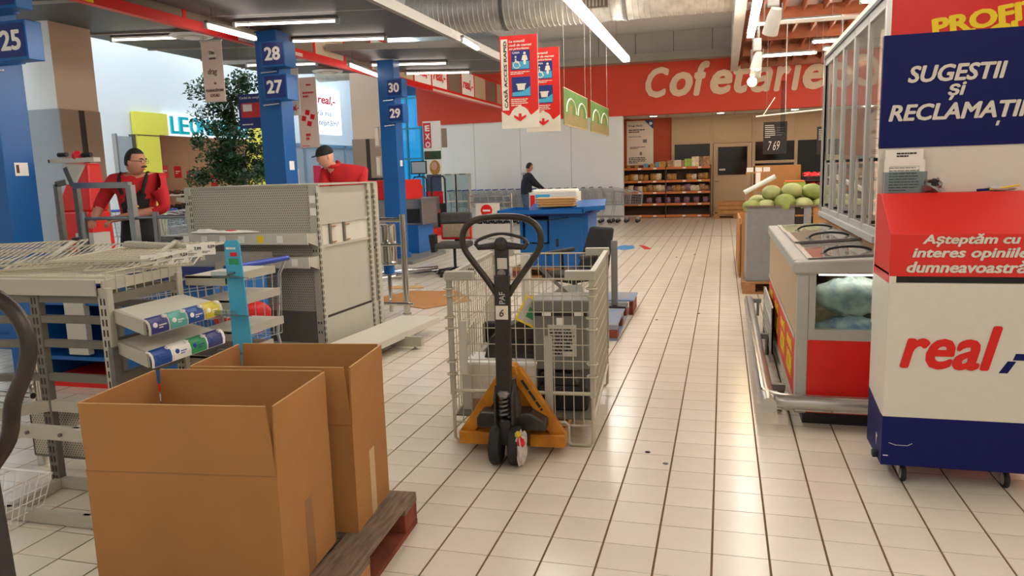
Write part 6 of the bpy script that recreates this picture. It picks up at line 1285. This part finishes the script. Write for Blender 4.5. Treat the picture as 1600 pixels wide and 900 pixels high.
text('PRODUCĂTORII', t, (w * .08, -.0008, h * .16), X3, Z3, w * .84, h * .055, 'brown_ink', bold=.02); text('LOCALI', t, (w * .28, -.0008, h * .07), X3, Z3, w * .44, h * .055, 'brown_ink', bold=.02); text('drag', t, (w * .25, -.0008, h * .42), X3, Z3, w * .45, h * .13, 'brown_ink', bold=-.005, shear=.2); text('de', t, (w * .5, -.0008, h * .28), X3, Z3, w * .12, h * .05, 'brown_ink', bold=0.0)
MB().lathe([(w * .2, -.002), (w * .2, 0)], n=20, axis='y').build('logo_disc', 'cream_print', t, loc=(w * .52, 0, h * .78)); text('Din', t, (w * .40, -.0028, h * .78), X3, Z3, w * .24, h * .06, 'brown_ink'); MB().box(w * .36, w * .68, -.003, -.002, h * .70, h * .73).build('logo_band', 'brown_ink', t)
MB().box(-.01, w + .01, -.005, .01, h - .005, h + .012).build('top_bar', 'paper_grey', t); MB().box(-.005, w + .005, -.003, .009, -.01, .0).build('bottom_bar', 'paper_grey', t)
t, w, h = hang((371, 148), (446, 198), 9.75, 'blue and red card advert behind column 28', 'blue_dark'); MB().box(w * .06, w * .5, -.002, 0, h * .32, h * .74).build('card_print', 'pepper', t); MB().box(w * .1, w * .3, -.003, -.002, h * .5, h * .7).build('card_white', 'paper', t); MB().box(w * .72, w, -.002, 0, 0, h).build('red_field', 'red', t); text('Cardul de cumpărături', t, (w * .04, -.001, h * .84), X3, Z3, w * .6, h * .10, 'paper', bold=.01); lines(t, (w * .06, -.001, h * .1), X3, Z3, w * .4, h * .07, 1, 'paper', seed=2); MB().box(w * .78, w * .95, -.003, -.002, h * .4, h * .75).build('screen_print', 'blueish_panel', t)
t, w, h = hang((444, 108), (470, 180), 9.9, 'narrow cream brand banner right behind signs 28 and 27', 'cream_print'); text('real,-', t, (w * .15, -.001, h * .1), X3, Z3, w * .75, h * .13, 'red', bold=.03, shear=.2)
t, w, h = hang((462, 122), (500, 230), 10.6, 'white banner with a red cross of tiles right of column 28', 'pink_print'); cx_, cz_ = w * .5, h * .42; q = w * .2
for k, (dx, dz) in enumerate(((-1.1, 0), (1.1, .25), (.25, -1.0), (-.1, 1.1))): MB().prism([(-.9, -.55), (.5, -.9), (.9, .55), (-.5, .9)], (cx_ + dx * q * 1.0, -.002, cz_ + dz * q * 1.2), X3 * q * .75, Z3 * q * .75, (0, .0015, 0)).build('red_tile', 'pepper', t)
lines(t, (w * .33, -.001, h * .11), X3, Z3, w * .3, h * .11, 2, 'pepper', seed=14, frac=.7); lines(t, (w * .1, -.001, h * .02), X3, Z3, w * .8, h * .025, 1, 'pepper', seed=4); lines(t, (w * .3, -.001, h * .72), X3, Z3, w * .6, h * .10, 2, 'pepper', seed=5); lines(t, (w * .5, -.001, h * .88), X3, Z3, w * .4, h * .05, 1, 'pepper', seed=6)

# ================================================================ MALL
LP = thing('shoe_shop_portal', 'yellow portal of the shoe shop across the mall with cyan letters', 'shop front', (-12.98, 14.6, 0))
MB().box(0, .12, 0, .72, 0, 3.12).build('yellow_jamb', 'leo_yellow', LP); MB().box(0, .12, 4.3, 5.3, 0, 3.12).build('yellow_jamb', 'leo_yellow', LP); MB().box(0, .12, .72, 1.05, 2.62, 3.12).build('yellow_lintel', 'leo_yellow', LP); MB().box(0, .11, 1.05, 4.3, 2.62, 3.12).build('sign_field', 'lightbox', LP)
MB().box(.0, .125, .0, .72, 2.58, 2.60).build('joint', 'shelf_brown', LP)
wds = 'LEONARDO'; yy = 1.12
for i, c in enumerate(wds):
    text(c, LP, (.111, yy, 2.66 + (.0 if i < 3 else .0)), Y3, Z3, .34 if c != 'L' else .26, .42, 'leo_cyan', 'letter', bold=.02, thick=.05); yy += .40 if c != 'L' else .30
MB().box(-.02, .06, -.55, -.1, 1.2, 2.55).build('side_window', 'blueish_panel', LP); MB().box(-.02, .08, -.60, -.55, 0, 2.6).build('window_frame', 'alu', LP); MB().box(-.02, .08, -.10, .0, 0, 2.6).build('window_frame', 'dull_steel', LP)
for (y, lb) in ((14.6, 'first lamp'), (16.2, 'second lamp'), (17.8, 'third lamp')):
    t = thing('shop_lamp', 'ceiling lamp panel inside the shoe shop, %s from the left' % lb.split()[0], 'lamp', (-15.2, y + .6, 3.03), 0, 'shoe shop lamps'); MB().box(-.8, .8, -.15, .15, -.03, .0).build('diffuser', 'leo_lamp', t); MB().box(-.83, .83, -.18, .18, -.0, .02).build('frame', 'white', t)
rnd = random.Random(31)
shm = [MB().ball((0, 0, .05), .14, .05, .05, 10, 6, lambda d: 1 + .3 * max(0, d.z) * (1 if d.x < 0 else 0)).mesh('shoe', m_, True) for m_ in ('black', 'shoe_bin', 'brown_ink')]
for r_ in range(3):
    x = -13.9 - r_ * 1.2
    t = thing('shoe_rack', 'stepped dark shoe rack inside the shoe shop, %s row' % ['front', 'middle', 'rear'][r_], 'rack', (x, 15.6, 0), 0, 'shoe racks')
    for z in (.35, .75, 1.15): MB().box(-.2, .2, 0, 3.6, z, z + .03).build('shelf', 'paper_grey', t)
    for y in (0, 1.8, 3.56): MB().box(-.2, .2, y, y + .04, 0, 1.2).build('frame', 'dull_steel', t)
    for z in (.38, .78, 1.18):
        for k in range(9):
            o = put('shoe', shm[rnd.randrange(3)], loc=(x, 15.85 + k * .38, z)); o.rotation_euler = (0, 0, .1); tag(o, 'dark shoe on the stepped racks of the shoe shop', 'shoe', 'shoes in the shoe shop')
for i in range(7):
    t = thing('sale_card', 'red sale card hanging over the shoe racks, number %s from the left' % ('one', 'two', 'three', 'four', 'five', 'six', 'seven')[i], 'card', (-14.1 - (i % 2) * .8, 15.7 + i * .5, 1.34 + .14 * (i % 3)), 0, 'sale cards'); MB().box(0, .01, 0, .28, 0, .32).build('card', 'pepper', t); lines(t, (.011, .04, .12), Y3, Z3, .2, .1, 2, 'paper', seed=i); MB().cyl((.005, .14, .32), (.005, .14, 1.7 - .14 * (i % 3)), .003, 4).build('string', 'dull_steel', t)
t = thing('clothes_rail', 'rail of red and dark jackets at the back of the shoe shop', 'clothes rail', (-15.6, 16.4, 0))
for s in (0, 1.6): MB().cyl((0, s, 0), (0, s, 1.9), .02, 8).build('post', 'alu', t)
MB().cyl((0, 0, 1.9), (0, 1.6, 1.9), .02, 8).build('rail', 'alu', t)
for k in range(7): MB().prism([(-.2, 0), (.2, 0), (.17, .6), (.05, .68), (-.05, .68), (-.17, .6)], (0, .12 + k * .2, 1.2), X3, Z3, (0, .1, 0)).build('jacket', 'red_cloth' if k % 2 else 'black_cloth', t)
# indoor tree
TRE = thing('indoor_tree', 'tall leafy indoor tree in front of the shoe shop', 'tree', (-11.0, 15.5, 0)); rnd = random.Random(9)
MB().lathe([(.28, 0), (.34, .5), (.36, .52), (.30, .52)], n=18).build('pot', 'fascia_brown', TRE, smooth=True)
MB().tube(smooth_path([(0, 0, .5), (.04, .02, 1.2), (-.02, 0, 1.9), (.05, .05, 2.8), (0, 0, 3.4)]), .045, 8).build('trunk', 'bark', TRE, smooth=True)
for k in range(9):
    a = rnd.uniform(0, 6.28); z = rnd.uniform(1.4, 3.0); r = rnd.uniform(.5, .85); MB().tube([(0, 0, z), (r * .5 * math.cos(a), r * .5 * math.sin(a), z + .2), (r * math.cos(a), r * math.sin(a), z + .3)], [.02, .014, .006], 5).build('branch', 'bark', TRE)
lf = MB(); cl_ = [(rnd.gauss(0, .42), rnd.gauss(0, .42), rnd.uniform(1.45, 3.8), rnd.uniform(.16, .30)) for _ in range(84)]
for (x, y, z, r) in cl_:
    k = 1.0 - abs(z - 2.6) * .18; x *= k * 1.25; y *= k * 1.25
    for _ in range(110):
        d = Vector((rnd.gauss(0, 1), rnd.gauss(0, 1), rnd.gauss(0, 1))).normalized() * r * rnd.random() ** .5; c = Vector((x, y, z)) + d
        u = Vector((rnd.uniform(-1, 1), rnd.uniform(-1, 1), rnd.uniform(-.8, .2))).normalized() * .06; v = u.cross(Vector((rnd.uniform(-1, 1), rnd.uniform(-1, 1), 1))).normalized() * .024
        lf.quad(c - u, c + v, c + u, c - v)
stuff(lf.build('foliage', 'leaf', TRE))
# lit brand window and shop glazing
t = thing('light_box_sign', 'white lit sign with red brand letters on the far mall wall', 'sign', (-12.99, 21.9, 2.95)); MB().box(0, .08, 0, 2.55, 0, 1.5).build('light_panel', 'lightbox', t)
text('real,-', t, (.081, 1.0, .95), Y3, Z3, 1.2, .32, 'pepper', bold=.03, shear=.2); text('Vă mai', t, (.081, .85, .60), Y3, Z3, 1.1, .2, 'print_blue', bold=.01); text('așteptăm!', t, (.081, .6, .22), Y3, Z3, 1.75, .27, 'print_blue', bold=.01)
t = struct(MB().box(-12.98, -12.95, 20.6, 26.3, 0.05, 2.55).build('window_2', 'blueish_panel'))
for y in (20.6, 21.9, 23.2, 24.6, 26.2): MB().box(-12.96, -12.90, y - .04, y + .04, 0, 2.6).build('mullion', 'alu', t)
MB().box(-12.96, -12.90, 20.6, 26.3, 2.5, 2.6).build('transom', 'alu', t)
for (y, z) in ((21.0, 1.1), (22.4, 1.2), (23.8, 1.1)): MB().box(-12.949, -12.945, y, y + .5, z, z + .7).build('window_poster', 'pink_print' if y < 22 else 'pepper', t)
MB().cyl((-12.9, 12.2, 0), (-12.9, 12.2, 5.4), .05, 10).build('drain_pipe', 'mall_white', bpy.data.objects['wall_left'])
t = thing('security_camera', 'small white security camera on the mall ceiling near the duct', 'camera', (-10.4, 19.6, 4.5)); MB().cyl((-.1, -.12, 0), (.1, .12, .06), .06, 12).build('body', 'white', t); MB().cyl((0, 0, .05), (0, 0, .98), .02, 8).build('mount', 'white', t)
# red covered kiddie ride / scanner stand frames near man with overalls
t = thing('till_stand', 'grey square tube till frame with beige arm at the left checkout', 'frame', (-6.05, 5.95, 0))
def sq(a, b, s=.055, mt='dull_steel'): MB().bar(a, b, s, s).build('tube', mt, t)
def tp(px, py, Y=5.95): q_ = PY(px, py, Y); return (q_.x + 6.05, q_.y - 5.95, q_.z)
A = tp(116, 290); B = tp(203, 289); C_ = tp(212, 365); D = (B[0] + .03, 0, 0); sq(A, B, .055, 'steel'); sq(B, D, .06, 'steel'); sq(A, tp(104, 262), .05)
E_ = tp(89, 288, 6.1); G = tp(119, 290, 6.1); sq(E_, (E_[0] + .01, .15, 0), .05); sq(G, (G[0] + .02, .15, 0), .05); sq(E_, tp(106, 284, 6.1), .05)
a = tp(83, 252); b = tp(152, 252); MB().box(a[0], b[0], -.04, .04, a[2] - .02, a[2] + .02).build('cross_arm', 'shelf_white', t); MB().box(a[0] - .03, a[0], -.03, .03, a[2] - .015, a[2] + .015).build('end_stop', 'black', t)
q1 = tp(98, 257); q2 = tp(133, 257); q3 = tp(119, 286); q4 = tp(113, 286); MB().prism([(q1[0], q1[2]), (q4[0], q4[2]), (q3[0], q3[2]), (q2[0], q2[2])], (0, -.02, 0), X3, Z3, (0, .03, 0)).build('arm_bracket', 'shelf_white', t)
for px in (98, 136): c0 = tp(px, 242); MB().cyl((c0[0] - .05, 0, c0[2]), (c0[0] + .05, 0, c0[2]), .022, 10).build('knob', 'black', t); MB().cyl((c0[0], 0, c0[2] - .05), (c0[0], 0, c0[2]), .008, 6).build('knob_stem', 'steel', t)
c0 = tp(120, 244); MB().ball(c0, .055, .05, .05, 10, 8, lambda d: 1 + .1 * math.sin(9 * d.x)).build('red_tie', 'pepper', t)
t = thing('rail_barrier', 'steel barrier rail held by the man in overalls', 'barrier', (-6.2, 5.9, 0)); a = PY(128, 342, 5.95); b = PY(290, 338, 5.95); MB().cyl((a.x + 6.2, .05, a.z), (b.x + 6.2, .05, b.z), .018, 10).build('rail', 'steel', t, smooth=True)
for px in (130, 243): c0 = PY(px, 336, 5.95); MB().cyl((c0.x + 6.2, .05, 0), (c0.x + 6.2, .05, c0.z + .03), .03, 12).build('post', 'steel', t, smooth=True)
t = thing('red_dispenser', 'bright red covered display behind the till frame', 'display', (-7.25, 7.3, 0)); m = MB(); m.hexa([(-.25, -.2, 0), (.25, -.2, 0), (.25, .2, 0), (-.25, .2, 0), (-.32, -.15, 1.2), (.2, -.15, 1.2), (.2, .15, 1.2), (-.32, .15, 1.2)]); m.build('body', 'red', t, bevel=.03); m = MB(); m.hexa([(-.32, -.15, 1.2), (.2, -.15, 1.2), (.2, .15, 1.2), (-.32, .15, 1.2), (-.02, -.1, 1.75), (.18, -.1, 1.75), (.18, .1, 1.75), (-.02, .1, 1.75)]); m.build('hood', 'red', t, bevel=.03); MB().box(.05, .3, -.25, .0, .0, .95).build('white_block', 'paper_grey', t)
t = thing('steel_counter', 'low steel checkout body right of the man in overalls', 'counter', (-5.35, 6.2, 0)); MB().box(0, .75, 0, .6, 0, .98).build('body', 'steel', t, bevel=.02); MB().box(.02, .7, -.01, 0, .55, .95).build('front_plate', 'grey_cover', t)
# ================================================================ PEOPLE
def skin_body(name, J, E_, mats, pick, head, sub=2):
    names = list(J); idx = {n: i for i, n in enumerate(names)}
    me = bpy.data.meshes.new(name); me.from_pydata([J[n][0] for n in names], [(idx[a], idx[b]) for a, b in E_], [])
    o = bpy.data.objects.new(name, me); COL.objects.link(o)
    o.modifiers.new('skin', 'SKIN'); sv = me.skin_vertices[0].data
    for n in names:
        r = J[n][1]; sv[idx[n]].radius = (r, r) if not isinstance(r, tuple) else r
        sv[idx[n]].use_root = (n == 'pelvis')
    s = o.modifiers.new('sub', 'SUBSURF'); s.levels = sub; s.render_levels = sub
    dg = bpy.context.evaluated_depsgraph_get(); dg.update(); m2 = bpy.data.meshes.new_from_object(o.evaluated_get(dg))
    vs = [v.co.copy() for v in m2.vertices]; fs = [list(p.vertices) for p in m2.polygons]
    bpy.data.objects.remove(o)
    mi = []
    for f in fs:
        c = sum((vs[i] for i in f), Vector()) / len(f); best = None; bd = 1e9
        for a, b in E_:
            p, q = Vector(J[a][0]), Vector(J[b][0]); d = q - p; t = max(0, min(1, (c - p).dot(d) / max(d.length_squared, 1e-9))); dist = (c - p - d * t).length
            if b.endswith('wr') or a.endswith('wr') or 'hpalm' in a or 'hpalm' in b or 'hk' in a or 'hm' in a or 'hth' in a: dist = dist + (.0 if dist < .058 else .3)
            if dist < bd: bd = dist; best = (a, b, t)
        mi.append(pick(c, best))
    # head: skull with nose, brow, jaw and ears, merged into the same mesh
    hc, yaw, pitch, sm_ = head
    hb = MB()
    def hf(d):
        k = 1.0
        if d.y < 0: k += .16 * math.exp(-((d.x / .16) ** 2 + ((d.z + .12) / .17) ** 2))      # nose
        if d.y < 0: k += .05 * math.exp(-((d.x / .30) ** 2 + ((d.z + .72) / .2) ** 2))         # chin
        if d.y < -.4: k -= .06 * math.exp(-(((abs(d.x) - .33) / .15) ** 2 + ((d.z - .08) / .12) ** 2))  # eye sockets
        if d.z < -.3: k -= .05 * abs(d.x)
        return k
    hb.ball((0, 0, 0), .080, .100, .125, 24, 18, hf)
    for s in (-1, 1): hb.ball((s * .076, .012, -.01), .011, .022, .032, 8, 6)
    R_ = Matrix.Rotation(yaw, 3, 'Z') @ Matrix.Rotation(pitch, 3, 'X'); n0 = len(vs)
    vs += [Vector(hc) + R_ @ Vector(v) for v in hb.v]; fs += [[n0 + i for i in f] for f in hb.f]; mi += [sm_] * len(hb.f)
    me = bpy.data.meshes.new(name); me.from_pydata([tuple(v) for v in vs], [], fs)
    for m in mats: me.materials.append(M[m])
    me.polygons.foreach_set('material_index', mi); me.polygons.foreach_set('use_smooth', [True] * len(fs)); me.update()
    return me, R_
def hand(J, E_, pre, wrist, tip_dir, side, curl, s=1.0):
    w = Vector(J[wrist][0]); d = Vector(tip_dir).normalized(); sd = Vector(side).normalized(); cu = Vector(curl).normalized()
    J[pre + 'palm'] = (tuple(w + d * .055), .026 * s); E_.append((wrist, pre + 'palm'))
    for i, (off, l) in enumerate(((-.028, .066), (-.010, .075), (.009, .070), (.026, .055))):
        a = w + d * .085 + sd * off; b = a + d * l * .45 + cu * l * .25; c = b + cu * l * .5 - d * l * .05
        J[pre + 'k%d' % i] = (tuple(a), .0095); J[pre + 'm%d' % i] = (tuple(b), .0085); J[pre + 't%d' % i] = (tuple(c), .0075)
        E_ += [(pre + 'palm', pre + 'k%d' % i), (pre + 'k%d' % i, pre + 'm%d' % i), (pre + 'm%d' % i, pre + 't%d' % i)]
    a = w + d * .04 - sd * .035; b = a + d * .03 - sd * .01 + cu * .02
    J[pre + 'th'] = (tuple(a), .011); J[pre + 'th2'] = (tuple(b), .009); E_ += [(pre + 'palm', pre + 'th'), (pre + 'th', pre + 'th2')]
def body_graph(elbL, wrL, elbR, wrR, chest=(0, -.03, 1.38), neck=(0.0, -.05, 1.53), nb=(.0, -.06, 1.60), bulk=1.0, shz=1.43):
    J = {'pelvis': ((0, 0, .96), (.155 * bulk, .115 * bulk)), 'waist': ((chest[0] * .5, chest[1] * .5, 1.14), (.15 * bulk, .115 * bulk)), 'chest': (chest, (.165 * bulk, .125 * bulk)), 'neckb': (neck, .068), 'neck': (nb, .064)}
    E_ = [('pelvis', 'waist'), ('waist', 'chest'), ('chest', 'neckb'), ('neckb', 'neck')]
    for s, p, el, wr in ((-1, 'L', elbL, wrL), (1, 'R', elbR, wrR)):
        J[p + 'sh'] = ((chest[0] + s * .185 * bulk, chest[1], shz), .075 * bulk); J[p + 'el'] = (el, .052 * bulk); J[p + 'wr'] = (wr, .033); E_ += [('chest', p + 'sh'), (p + 'sh', p + 'el'), (p + 'el', p + 'wr')]
        J[p + 'hip'] = ((s * .095, 0, .90), .10 * bulk); J[p + 'kn'] = ((s * .105, -.02, .49), .066); J[p + 'an'] = ((s * .11, .02, .085), .045); J[p + 'toe'] = ((s * .125, -.14, .04), .036)
        E_ += [('pelvis', p + 'hip'), (p + 'hip', p + 'kn'), (p + 'kn', p + 'an'), (p + 'an', p + 'toe')]
    return J, E_
# ---- man in red sweater and black overalls
PM = thing('person', 'man with glasses in red sweater and black overalls gripping a steel rail', 'person', (-5.62, 6.28, 0), math.radians(25))
def wl_(x, y, z, a=math.radians(-25)): return (x * math.cos(a) - y * math.sin(a), x * math.sin(a) + y * math.cos(a), z)
J, E_ = body_graph((-.33, -.06, 1.29), wl_(-.26, -.27, 1.17), (.30, -.12, 1.24), wl_(-.02, -.25, 1.17), chest=(.03, -.05, 1.46), neck=(.04, -.09, 1.59), nb=(.05, -.11, 1.63), bulk=1.15, shz=1.52)
hand(J, E_, 'Lh', 'Lwr', (.0, -.8, -.3), (1, 0, 0), (0, .3, -1)); hand(J, E_, 'Rh', 'Rwr', (-.6, -.6, -.25), (.7, -.6, 0), (0, .3, -1))
def pick(c, e):
    a, b, t = e
    if a in ('neckb', 'neck') or b == 'neck': return 0
    if 'h' in a and ('hpalm' in a or 'hk' in a or 'hm' in a or 'hth' in a) or 'hpalm' in b: return 0
    if b.endswith('wr'): return 1 if t < .25 else 0
    if b.endswith('el') or b.endswith('sh'): return 1
    if a.endswith('an') or b.endswith('toe'): return 3
    if a in ('pelvis',) or b.endswith('hip') or b.endswith('kn') or b.endswith('an'): return 2
    if c.z < 1.18: return 2
    return 2 if (c.y < -.06 and abs(c.x - .03) < .12 and c.z < 1.42) else 1
me, R_ = skin_body('body', J, E_, ['skin', 'red_cloth', 'black_cloth', 'shoe'], pick, ((.075, -.15, 1.705), math.radians(72), .12, 0)); put('body', me, PM)
def attach(parent, hc, R_, b, name, mt, smooth=True):
    b.v = [tuple(Vector(hc) + R_ @ Vector(v)) for v in b.v]; return b.build(name, mt, parent, smooth=smooth)
hc = (.075, -.15, 1.705)
def hairfn(d): return 1.0 if (d.z > .50 + .25 * max(0, -d.y) * 0 or (d.y > .1 and d.z > -.5) or (abs(d.x) > .75 and d.z > .0 and d.y > -.2)) else .84
attach(PM, hc, R_, MB().ball((0, .004, .006), .084, .103, .129, 24, 18, hairfn), 'hair', 'hair_dark')
attach(PM, hc, R_, MB().tube([(-.034, -.088, -.042), (-.015, -.102, -.034), (0, -.106, -.036), (.015, -.102, -.034), (.034, -.088, -.042)], [.006, .010, .009, .010, .006], 7), 'moustache', 'hair_dark')
attach(PM, hc, R_, MB().tube([(-.022, -.094, -.062), (0, -.100, -.063), (.022, -.094, -.062)], .004, 6), 'lips', 'pepper')
for s in (-1, 1):
    attach(PM, hc, R_, MB().tube([(s * .034 + .026 * math.cos(a), -.100, .012 + .018 * math.sin(a)) for a in [2 * math.pi * i / 14 for i in range(14)]], .0022, 5, closed=True), 'glasses_rim', 'dark_ink')
    attach(PM, hc, R_, MB().tube([(s * .06, -.098, .015), (s * .078, -.03, .012), (s * .08, .02, .008)], .0022, 5), 'glasses_temple', 'dark_ink'); attach(PM, hc, R_, MB().ball((s * .032, -.080, .010), .012, .009, .010, 8, 6), 'eye', 'dark_ink')
    attach(PM, hc, R_, MB().tube([(s * .014, -.094, .034), (s * .035, -.092, .042), (s * .055, -.078, .034)], .0045, 5), 'eyebrow', 'hair_dark')
for s in (-1, 1): MB().tube(smooth_path([(.03 + s * .09, -.20, 1.40), (.035 + s * .115, -.19, 1.50), (.035 + s * .125, -.08, 1.60), (.03 + s * .10, .08, 1.50), (.03 + s * .05, .10, 1.25)]), .018, 6).build('overall_strap', 'black_cloth', PM, smooth=True)
MB().box(-.01, .08, -.215, -.205, 1.27, 1.29).build('chest_badge', 'yellow', PM)
# ---- man with black cap, leaning, seen over the gondola
P2 = thing('person', 'man in red shirt and black cap bending behind the gondola shelf', 'person', (-4.66, 9.0, 0), 0.35); P2.scale = (1.06, 1.06, 1.06)
J, E_ = body_graph((-.34, -.22, 1.12), (-.34, -.42, .98), (.12, -.30, 1.10), (-.1, -.45, .98), chest=(-.06, -.14, 1.46), neck=(-.18, -.22, 1.54), nb=(-.22, -.25, 1.57), bulk=1.2, shz=1.47)
hand(J, E_, 'Lh', 'Lwr', (0, -.7, -.6), (1, 0, 0), (0, .3, -1)); hand(J, E_, 'Rh', 'Rwr', (-.3, -.7, -.6), (1, 0, 0), (0, .3, -1))
def pick2(c, e):
    a, b, t = e
    if a in ('neckb', 'neck') or b == 'neck': return 0
    if 'hpalm' in a or 'hpalm' in b or 'hk' in a or 'hm' in a or 'hth' in a: return 0
    if b.endswith('wr'): return 1 if t < .2 else 0
    if a.endswith('an') or b.endswith('toe'): return 3
    if b.endswith('hip') or b.endswith('kn') or b.endswith('an'): return 2
    return 2 if c.z < 1.0 else 1
hc = (-.25, -.30, 1.66); me, R_ = skin_body('body', J, E_, ['skin_light', 'red_cloth', 'black_cloth', 'shoe'], pick2, (hc, math.radians(-62), .28, 0)); put('body', me, P2)
attach(P2, hc, R_, MB().ball((0, .006, .03), .092, .110, .102, 22, 14, lambda d: 1.0 if d.z > -.05 else .80), 'cap', 'black_cloth'); attach(P2, hc, R_, MB().prism([(.07 * math.cos(a), -.085 - .075 * math.sin(a)) for a in [math.pi * i / 10 for i in range(11)]], (0, 0, .035), X3, Y3, (0, 0, .008)), 'cap_peak', 'black_cloth')
for s in (-1, 1): attach(P2, hc, R_, MB().ball((s * .032, -.080, .006), .012, .009, .008, 8, 6), 'eye', 'dark_ink')
attach(P2, hc, R_, MB().tube([(-.022, -.094, -.062), (0, -.100, -.063), (.022, -.094, -.062)], .004, 6), 'lips', 'pepper')
MB().tube(smooth_path([(-.27, -.20, 1.56), (-.17, -.30, 1.54), (-.10, -.22, 1.57), (-.14, -.13, 1.60)]), .022, 8, closed=False).build('shirt_collar', 'red_cloth', P2, smooth=True)
# ---- man at the trolleys
P3 = thing('person', 'man in dark jacket with pale hood and jeans pushing the trolley row', 'person', (-5.36, 20.75, 0), math.radians(118))
J, E_ = body_graph((-.24, -.24, 1.18), (-.20, -.46, 1.03), (.24, -.24, 1.18), (.20, -.46, 1.03), chest=(0, -.05, 1.35), neck=(0, -.08, 1.46), nb=(0, -.10, 1.52), bulk=1.4, shz=1.38)
hand(J, E_, 'Lh', 'Lwr', (0, -.9, -.3), (1, 0, 0), (0, .2, -1)); hand(J, E_, 'Rh', 'Rwr', (0, -.9, -.3), (1, 0, 0), (0, .2, -1))
def pick3(c, e):
    a, b, t = e
    if 'hpalm' in a or 'hpalm' in b or 'hk' in a or 'hm' in a or 'hth' in a: return 0
    if b == 'neck': return 0
    if a.endswith('an') or b.endswith('toe'): return 3
    if b.endswith('kn') or b.endswith('an'): return 2
    return 1 if c.z > .82 else 2
hc = (0, -.13, 1.62); me, R_ = skin_body('body', J, E_, ['skin', 'navy_cloth', 'jeans', 'shoe'], pick3, (hc, .2, .2, 0)); put('body', me, P3)
attach(P3, hc, R_, MB().ball((0, .004, .006), .084, .103, .129, 22, 16, hairfn), 'hair', 'hair_dark')
for s in (-1, 1): attach(P3, hc, R_, MB().ball((s * .032, -.080, .006), .012, .009, .008, 8, 6), 'eye', 'dark_ink')
MB().ball((0, .03, 1.485), .15, .10, .075, 16, 10, lambda d: 1 + .1 * math.sin(4 * d.x)).build('hood', 'hood_grey', P3, smooth=True)
